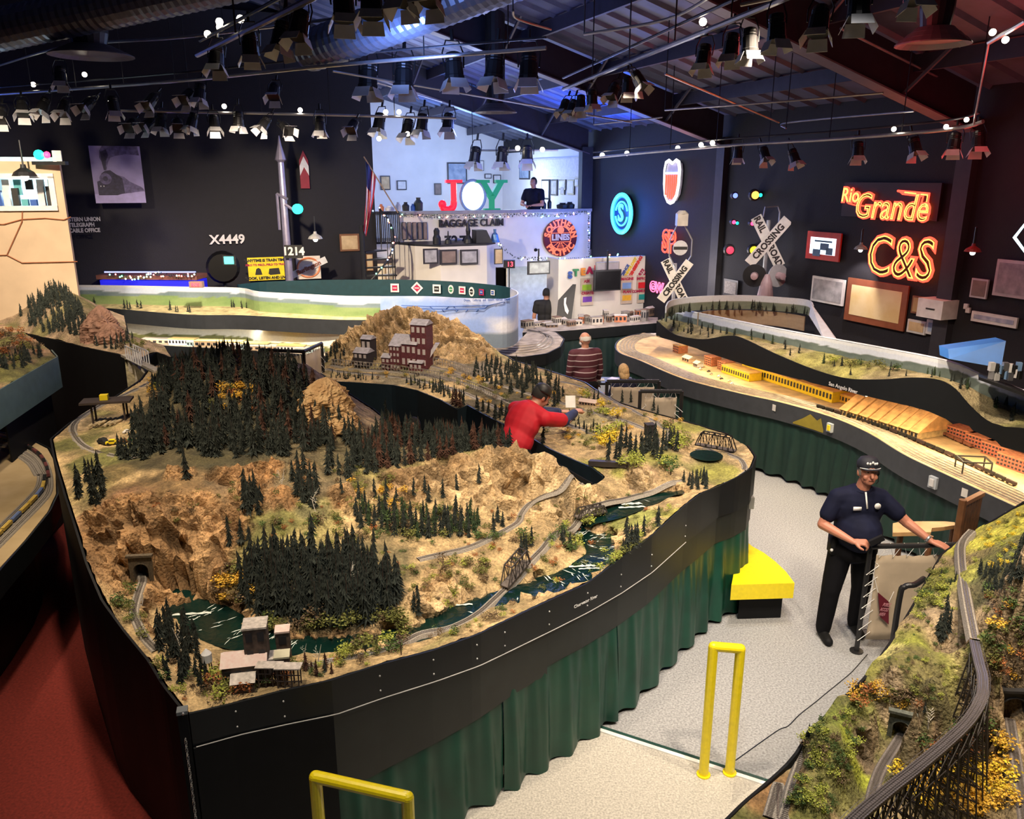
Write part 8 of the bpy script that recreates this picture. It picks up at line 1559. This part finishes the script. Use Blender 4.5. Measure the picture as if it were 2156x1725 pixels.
fa = P(1803,1372,0); fb_ = P(1990,1340,0); fbx = V3((P(2015,1146,1.05).x+.25,P(2015,1146,1.05).y,0)); fax = P(1836,1147,1.05)
g,p0,p1,dd,nn = screen_c(V3((fa.x,fa.y,0)),fbx,.08,1.05,'tan canvas screen laced to a black pipe frame behind the man\'s rail hand',post=(1,0),lift=.09,nl=7)
q = [P(1845,1245,.7),P(1868,1262,.65),P(1868,1312,.45),P(1848,1296,.52)]; q = [Q(px,py,p0.y+.0) for px,py in((1845,1244),(1868,1264),(1868,1312),(1850,1296))]; q = [v+nn*.03 if nn.y<0 else v-nn*.03 for v in q]; q = [V3((v.x,p0.y+(v.x-p0.x)*dd.y/dd.x-.04,v.z)) for v in q]
g = T('hanging_sign','small dark red hanging sign PUBLIC ACCESS on the tan canvas screen','sign',q[0]); MB().hexa([q[3],q[2],q[2]+V3((0,.01,0)),q[3]+V3((0,.01,0))],[q[0],q[1],q[1]+V3((0,.01,0)),q[0]+V3((0,.01,0))]).build('sign_board',M('sign_claret',(.12,.008,.02),.6),g)
ctr = sum(q,V3())/4; ex = (q[1]-q[0]).normalized(); ex = (ex+V3((0,0,.15))).normalized(); text('lettering','PUBLIC\nACCESS\nAREA',.05,M('sign_pink',(.6,.25,.3),.6),g,ctr-V3((0,.012,0)),ex,V3((0,0,1)),bold=.001,ext=.001,sx=.6)
MB().tube([q[0],Q(1838,1205,q[0].y+.02)],.003,4).build('cord',lace,g); MB().tube([q[1],Q(1882,1246,q[1].y+.02)],.003,4).build('cord',lace,g)
c = Q(1905,1236,5.9); g = T('pipe_bend','black pipe elbow rising behind the green hillside','pipe',c); MB().tube(smooth_line([V3((c.x-.03,c.y,0)),V3((c.x-.03,c.y,c.z-.12)),c+V3((0,0,0)),c+V3((.08,0,.02)),c+V3((.2,.1,.02))],5),.024,10).build('bent_pipe',fpm,g)
for i,(x0,x1,yb,Y0,Y1,lb) in enumerate(((1278,1388,803,9.95,9.95,'far tan canvas screen behind the rear branch track'),(1348,1436,824,9.35,9.35,'near tan canvas screen with side laces at the rear table edge'))):
 A = Q(x0,yb,Y0); B_ = Q(x1,yb-6,Y1); screen_c(A,B_,.9,A.z,lb,lift=.07,nl=5)
zt_b = 1.92; A = P(548,752,zt_b-.1); B_ = P(640,756,zt_b-.1); C_ = P(678,738,zt_b-.1); A = V3((A.x,A.y,0)); B_ = V3((B_.x,B_.y,0)); C_ = V3((C_.x,C_.y,0))
screen_c(A,B_,.3,zt_b,'left face of the canvas booth behind the conifer hill',lift=.05,nl=10); screen_c(B_,C_,.3,zt_b,'right face of the canvas booth behind the conifer hill',lift=.05,nl=6)
g = T('curved_counter','oak curved counter top beyond the guard\'s hand','counter',P(1940,1110,.8)); o2 = [(1880,1102),(1900,1098),(1950,1098),(1990,1098),(2010,1100),(2012,1106),(1985,1110),(1962,1112),(1960,1121),(1920,1121),(1880,1122)]; pp = [P(x,y,.86) for x,y in o2]; n = len(pp)
MB().add([p-V3((0,0,.04)) for p in pp]+pp,[tuple(range(n))[::-1],tuple(range(n,2*n))]+[(i,(i+1)%n,n+(i+1)%n,n+i) for i in range(n)]).build('counter_top',wood,g)
for i in(1,4,8): MB().tube([V3((pp[i].x,pp[i].y,0)),pp[i]-V3((0,0,.04))],.03,8).build('leg',brown,g)
A = P(2014,1136,.9); B_ = Q(2056,1110,A.y+.35); g = T('slatted_gate','brown wooden slatted gate panel at the shelf end','gate',A); d = V3((B_.x-A.x,B_.y-A.y,0));
MB().tube([V3((A.x,A.y,0)),V3((A.x,A.y,1.3))],.035,8).build('post',brown,g)
for i in range(7): p = V3((A.x,A.y,0))+d*(i+.5)/7; MB().box(p+V3((0,0,.72)),(d.length/8,.02,1.0),math.atan2(d.y,d.x)).build('slat',brown,g)
MB().bar(V3((A.x,A.y,1.26)),V3((A.x,A.y,1.22))+d,.05,.04).build('top_bar',M('gate_edge',(.3,.12,.05),.5),g)
c = P(385,1506,1.36); c = front[0]+V3((-.02,-.03,0)); g = T('corner_post','dark corner post with metal cap at the near table corner','post',(c.x,c.y,0)); MB().box((c.x,c.y,.70),(.05,.05,1.36),.3).build('post_body',black,g); MB().box((c.x,c.y,1.385),(.056,.056,.02),.3).build('metal_cap',M('cap_steel',(.25,.28,.3),.4,.5),g)
ch = MB(); cx = c+V3((.02,-.05,0)); z_ = 1.24
while z_>.55: k = int(z_*200); ch.tube([V3((cx.x+math.cos(t)*.005*(k%2+.2),cx.y+math.cos(t)*.005*((k+1)%2+.2),z_+math.sin(t)*.008)) for t in np.linspace(0,2*PI,7)[:-1]],.0018,4,closed=True); z_-=.0125
ch.ball(cx+V3((0,.012,.04)),.008,6); tag(ch.build('chain',M('chain_steel',(.75,.75,.75),.25,.8)),'thin silver chain hanging from the near table corner','chain')
c = Q(1581,1058,7.38); g = T('throttle_holder','small metal holder on the rounded tip of the table','holder',c); MB().box(c,(.05,.06,.12)).build('holder_body',M('holder_grey',(.35,.35,.33),.4,.5),g); MB().ball(c+V3((-.03,-.02,.02)),.014,6).build('button',SY,g)
c = P(1242,1262,1.26); i = min(range(len(front)),key=lambda k:abs(front[k].x-c.x)); a = front[8]; b = front[9]; ex = (b-a); ex.z = 0; ex.normalize(); nn = V3((ex.y,-ex.x,0)); c = a.lerp(b,.95); c.z = 1.24
text('lettering','Clearwater River',.035,PW,base_g,c+nn*.031,ex,(0,0,1),ext=.001,bold=.0006)
a = Lu[len(Lu)//2-2]; text('lettering','San Angelo River',.07,PW,gE,V3((a.x,a.y,a.z-.12))-RV*.025,-RU,(0,0,1),ext=.001,bold=.001)
# model structures on the peninsula
pinkr = M('mill_roof_pink',(.66,.42,.38),.7,nz=(40,.35),col2=(.75,.68,.62)); barn = M('mill_wood',(.07,.05,.04),.8,nz=(30,.5)); grr = M('mill_roof_grey',(.55,.5,.45),.7,nz=(40,.3))
def mb_(px,py,L_,W_,H_,rot,wall,roof,label,**k): return bld(0,0,0,L_,W_,H_,rot,wall,roof,label,up=(TM.hit(px,py) or P(px,py,1.35))-V3((0,0,.01)),**k)
mb_(520,1428,.24,.16,.14,.2,barn,pinkr,'wooden riverside mill house with pink gabled roof',rtype='gable',bays=4); mb_(547,1420,.13,.12,.34,.2,barn,grr,'tall wooden mill tower with flat pale roof beside the river',floors=3,bays=2); mb_(572,1418,.10,.09,.12,.2,barn,grr,'low timber shed between the mill towers',bays=2); mb_(597,1418,.08,.08,.13,.2,barn,M('mill_roof_cream',(.6,.58,.42),.7),'small timber shed with cream roof below the right tower',bays=2)
mb_(600,1390,.08,.08,.22,.2,barn,pinkr,'slim wooden tower with pink flat roof by the river',floors=2,bays=1); mb_(515,1450,.12,.10,.08,.2,barn,grr,'lowest mill annex with white gable roof',rtype='gable',bays=2)
for k,(px,py) in enumerate(((568,1446),(608,1450))):
 c = TM.hit(px,py); g = T('timber_scaffold',['timber scaffold deck left at the front of the mill','timber scaffold deck right at the front of the mill'][k],'scaffold',c); m = MB()
 for x in(-.06,-.02,.02,.06):
  m.bar(c+V3((x,0,-.01)),c+V3((x,0,.12)),.006,.006); m.bar(c+V3((x,.05,-.01)),c+V3((x,.05,.12)),.006,.006)
 for z_ in(.04,.08,.12): m.bar(c+V3((-.07,0,z_)),c+V3((.07,0,z_)),.005,.005)
 m.build('frame',barn,g); MB().box(c+V3((0,.025,.124)),(.15,.07,.006)).build('deck',grr,g)
c = TM.hit(440,1425) or P(440,1425,1.36); g = T('water_tower','small white water tank on legs beside the mill','water tower',c); MB().lathe([(.03,.10),(.03,.15),(.004,.18)],c,12).build('tank',PW,g)
for a in range(4): MB().bar(c+V3((.03*math.cos(a*1.57),.03*math.sin(a*1.57),-.01)),c+V3((.02*math.cos(a*1.57),.02*math.sin(a*1.57),.1)),.005,.005).build('leg',barn,g)
mine = M('mine_maroon',(.12,.03,.04),.7,nz=(40,.3)); mroof = M('mine_roof',(.42,.4,.44),.6,nz=(20,.25)); wmn = M('mine_window',(.55,.5,.5),.4); mdk = M('mine_black',(.03,.025,.03),.7)
for a in((890,772,.24,.22,.62,mine,mroof,'tall maroon mine headhouse with grey roof',4,3),(862,768,.40,.34,.34,mine,mroof,'broad maroon mine mill with long grey roof',2,5),(838,776,.16,.18,.34,mine,mroof,'maroon stepped mine building left of the mill',4,3),(818,777,.13,.16,.18,mine,mroof,'small maroon mine shed with grey gable roof',2,2),(879,779,.20,.12,.12,mine,mroof,'low loading shed in front of the maroon mine',1,3),(767,769,.22,.2,.2,mdk,mroof,'dark timber mine house left of the maroon mine',2,3),(778,762,.16,.16,.34,mdk,mroof,'dark timber mine tower behind the dark house',2,2)):
 mb_(a[0],a[1],a[2],a[3],a[4],-.35,a[5],a[6],a[7],floors=a[8],bays=a[9],rtype='gable',winm=wmn)
c = TM.hit(877,779); tag(MB().lathe([(.03,0),(.02,.38)],c,10).build('chimney_stack',mdk),'thin dark chimney before the maroon mine','chimney'); tag(MB().hexa([c+V3(v) for v in((.04,0,.02),(.1,0,.02),(.1,.1,.02),(.04,.1,.02))],[c+V3(v) for v in((.26,.1,.34),(.32,.1,.34),(.32,.2,.34),(.26,.2,.34))]).build('conveyor',mroof),'sloping grey conveyor housing at right of the mine','conveyor')
for k,L_ in enumerate(([(700,772),(740,776),(800,782),(860,788),(930,800),(990,820),(1040,840)],[(906,768),(945,775),(985,788),(1030,800)])):
 pts = resample(smooth_line(pix(TM,L_),6),.05); m = MB()
 for a,b in zip(pts,pts[1:]): m.bar(a,a+V3((0,0,.10)),.008,.008); m.bar(a+V3((0,0,.10)),b+V3((0,0,.10)),.008,.008); m.bar(a+V3((0,0,.05)),b+V3((0,0,.05)),.006,.006)
 tag(m.build('timber_trestle',M('trestle_grey',(.28,.25,.22),.7)),['long low grey timber trestle below the mine mountain','short grey timber trestle right of the mine'][k],'trestle')
def truss(a,b,w,h,label,mat,n=6,through=True):
 g = T('truss_bridge',label,'model bridge',a); d = (b-a); nn = V3((d.y,-d.x,0)).normalized()*w/2; up = V3((0,0,h)); MB().bar(a,b,w,.012).build('deck',M('bridge_deck',(.12,.1,.09),.7),g)
 for sg in(-1,1):
  m = MB(); P0 = [a+nn*sg+d*i/n for i in range(n+1)]
  m.bar(P0[0],P0[-1],.009,.009); m.bar(P0[1]+up,P0[-2]+up,.009,.009); m.bar(P0[0],P0[1]+up,.009,.009); m.bar(P0[-1],P0[-2]+up,.009,.009)
  for i in range(1,n): m.bar(P0[i],P0[i]+up,.006,.006)
  for i in range(1,n-1): m.bar(P0[i]+(up if i%2 else V3()),P0[i+1]+(V3() if i%2 else up),.005,.005)
  m.build('side_truss',mat,g)
 if through:
  m = MB()
  for i in range(1,n): m.bar(a+d*i/n+nn+up,a+d*i/n-nn+up,.006,.006)
  m.build('cross_bracing',mat,g)
ts = M('truss_steel',(.07,.06,.055),.5,.3)
a = TM.hit(1062,1250); b = TM.hit(1108,1196); a.z+=.05; b.z+=.05; truss(a,b,.07,.13,'dark steel truss bridge over the river near the front edge',ts)
a = TM.hit(1212,1118); b = TM.hit(1274,1088); a.z = b.z = max(a.z,b.z)+.05; truss(a,b,.06,.07,'dark low truss bridge over the upper river',ts,8,False)
a = P(1466,935,1.53); b = P(1548,950,1.53); truss(a,b,.08,.14,'black truss bridge at the rounded tip of the table',M('truss_black',(.015,.015,.017),.5,.3),7)
pn = TM.hit(1487,962);
if pn: tag(MB().lathe([(.16,0),(.16,.004)],pn+V3((0,0,.012)),20).build('pond',wat),None); o = COL.objects[-1]if False else bpy.data.objects['pond']; o.parent = base_g; o.location = -base_g.location
a = TM.hit(1240,1012) or P(1240,1012,1.5); b = TM.hit(1320,988) or P(1320,988,1.52); g = T('girder_bridge','dark plate girder bridge at the end of the pit','model bridge',a); MB().bar(a+V3((0,0,.03)),b+V3((0,0,.03)),.06,.05).build('girder',ts,g)
mb_(1367,918,.09,.09,.13,.2,mdk,mdk,'small black loading hut between the curved tracks',bays=2); mb_(1240,852,.22,.1,.05,-.5,M('hut_pink',(.6,.4,.33),.7),M('hut_pale',(.65,.5,.42),.7),'row of low pink roofed sheds before the yellow bushes',bays=6,rtype='gable')
c = TM.hit(232,895) or P(232,895,1.9); g = T('sawmill_shed','open timber gantry with dark roof in the sawmill clearing','sawmill',c); dm = M('gantry_wood',(.05,.035,.03),.7); ex = V3((1,.25,0)).normalized(); ey = V3((-.25,1,0)).normalized()
for x in(-.13,.15):
 for y in(-.05,.07): MB().bar(c+ex*x+ey*y,c+ex*x+ey*y+V3((0,0,.22)),.014,.014).build('post',dm,g)
rt_ = Matrix((ex,ey,V3((0,0,1)))).transposed(); MB().box(c+V3((0,0,.235)),(.44,.2,.02),rot=rt_).build('roof',dm,g); MB().box(c+V3((-.02,0,.27)),(.07,.06,.05),rot=rt_).build('crane_cab',SY,g)
for i in range(7): tag(MB().tube([c+ex*(-.16+.045*i)-ey*.1+V3((0,0,.02+.01*(i%3))),c+ex*(-.10+.045*i)+ey*.1+V3((0,0,.03))],.014,7).build('cut_log',M('log_pale',(.6,.48,.3),.8,nz=(20,.3))),'pale cut log or sawmill machine part under the gantry','log','logs under the sawmill gantry')
def spire(c,rx,ry,h,label,mat,seed):
 mb = MB(); n = 40; lv = 30; vs = []
 for a in range(lv+1):
  f = a/lv; k = (1-f**2.6)**.75 if f<1 else 0
  for b in range(n):
   t = 2*PI*b/n; q = k*(.45+1.1*float(fbm(np.array([math.cos(t)*2.4+seed+5+f]),np.array([math.sin(t)*2.4+f*3.5+9]),5,True)[0])*.75); vs.append((c.x+math.cos(t)*rx*q+f*.05,c.y+math.sin(t)*ry*q,c.z-.06+h*f))
 mb.add(vs,[(a*n+b,a*n+(b+1)%n,(a+1)*n+(b+1)%n,(a+1)*n+b) for a in range(lv) for b in range(n)]); return tag(mb.build('rock_spire',mat),label,'rock')
rk = M('tan_rock',(.36,.20,.08),.9,nz=(10,.3),col2=(.58,.40,.2),bump=(22,1,.05)); rk2 = M('pink_rock',(.3,.17,.12),.9,nz=(10,.3),bump=(30,.8,.02))
c = TM.hit(680,885); spire(c,.27,.24,.46,'tall tan rock spire at the right of the forest hill',rk,3); c = TM.hit(708,905); spire(c,.22,.18,.26,'lower tan rock shoulder right of the rock spire',rk,4)
c = TF.hit(212,715) or P(212,715,1.92); spire(c,.26,.2,.55,'tall pink brown rock pillar at far left',rk2,5); c = TF.hit(232,722) or P(232,722,1.92); spire(c,.22,.18,.34,'lower pink brown rock pillar at far left',rk2,6)
SC.view_settings.view_transform = 'Standard'; SC.view_settings.look = 'None'; SC.view_settings.gamma = 1; SC.view_settings.exposure = 0
w = bpy.data.worlds.new('world'); SC.world = w; w.use_nodes = True
w.node_tree.nodes['Background'].inputs[0].default_value = (.5,.55,.8,1); w.node_tree.nodes['Background'].inputs[1].default_value = .012
SC.cycles.use_denoising = True; SC.cycles.max_bounces = 4; SC.cycles.adaptive_threshold = .02; SC.cycles.diffuse_bounces = 2; SC.cycles.glossy_bounces = 2; SC.cycles.transparent_max_bounces = 8
SC.cycles.sample_clamp_indirect = 4; SC.cycles.caustics_reflective = False; SC.cycles.caustics_refractive = False
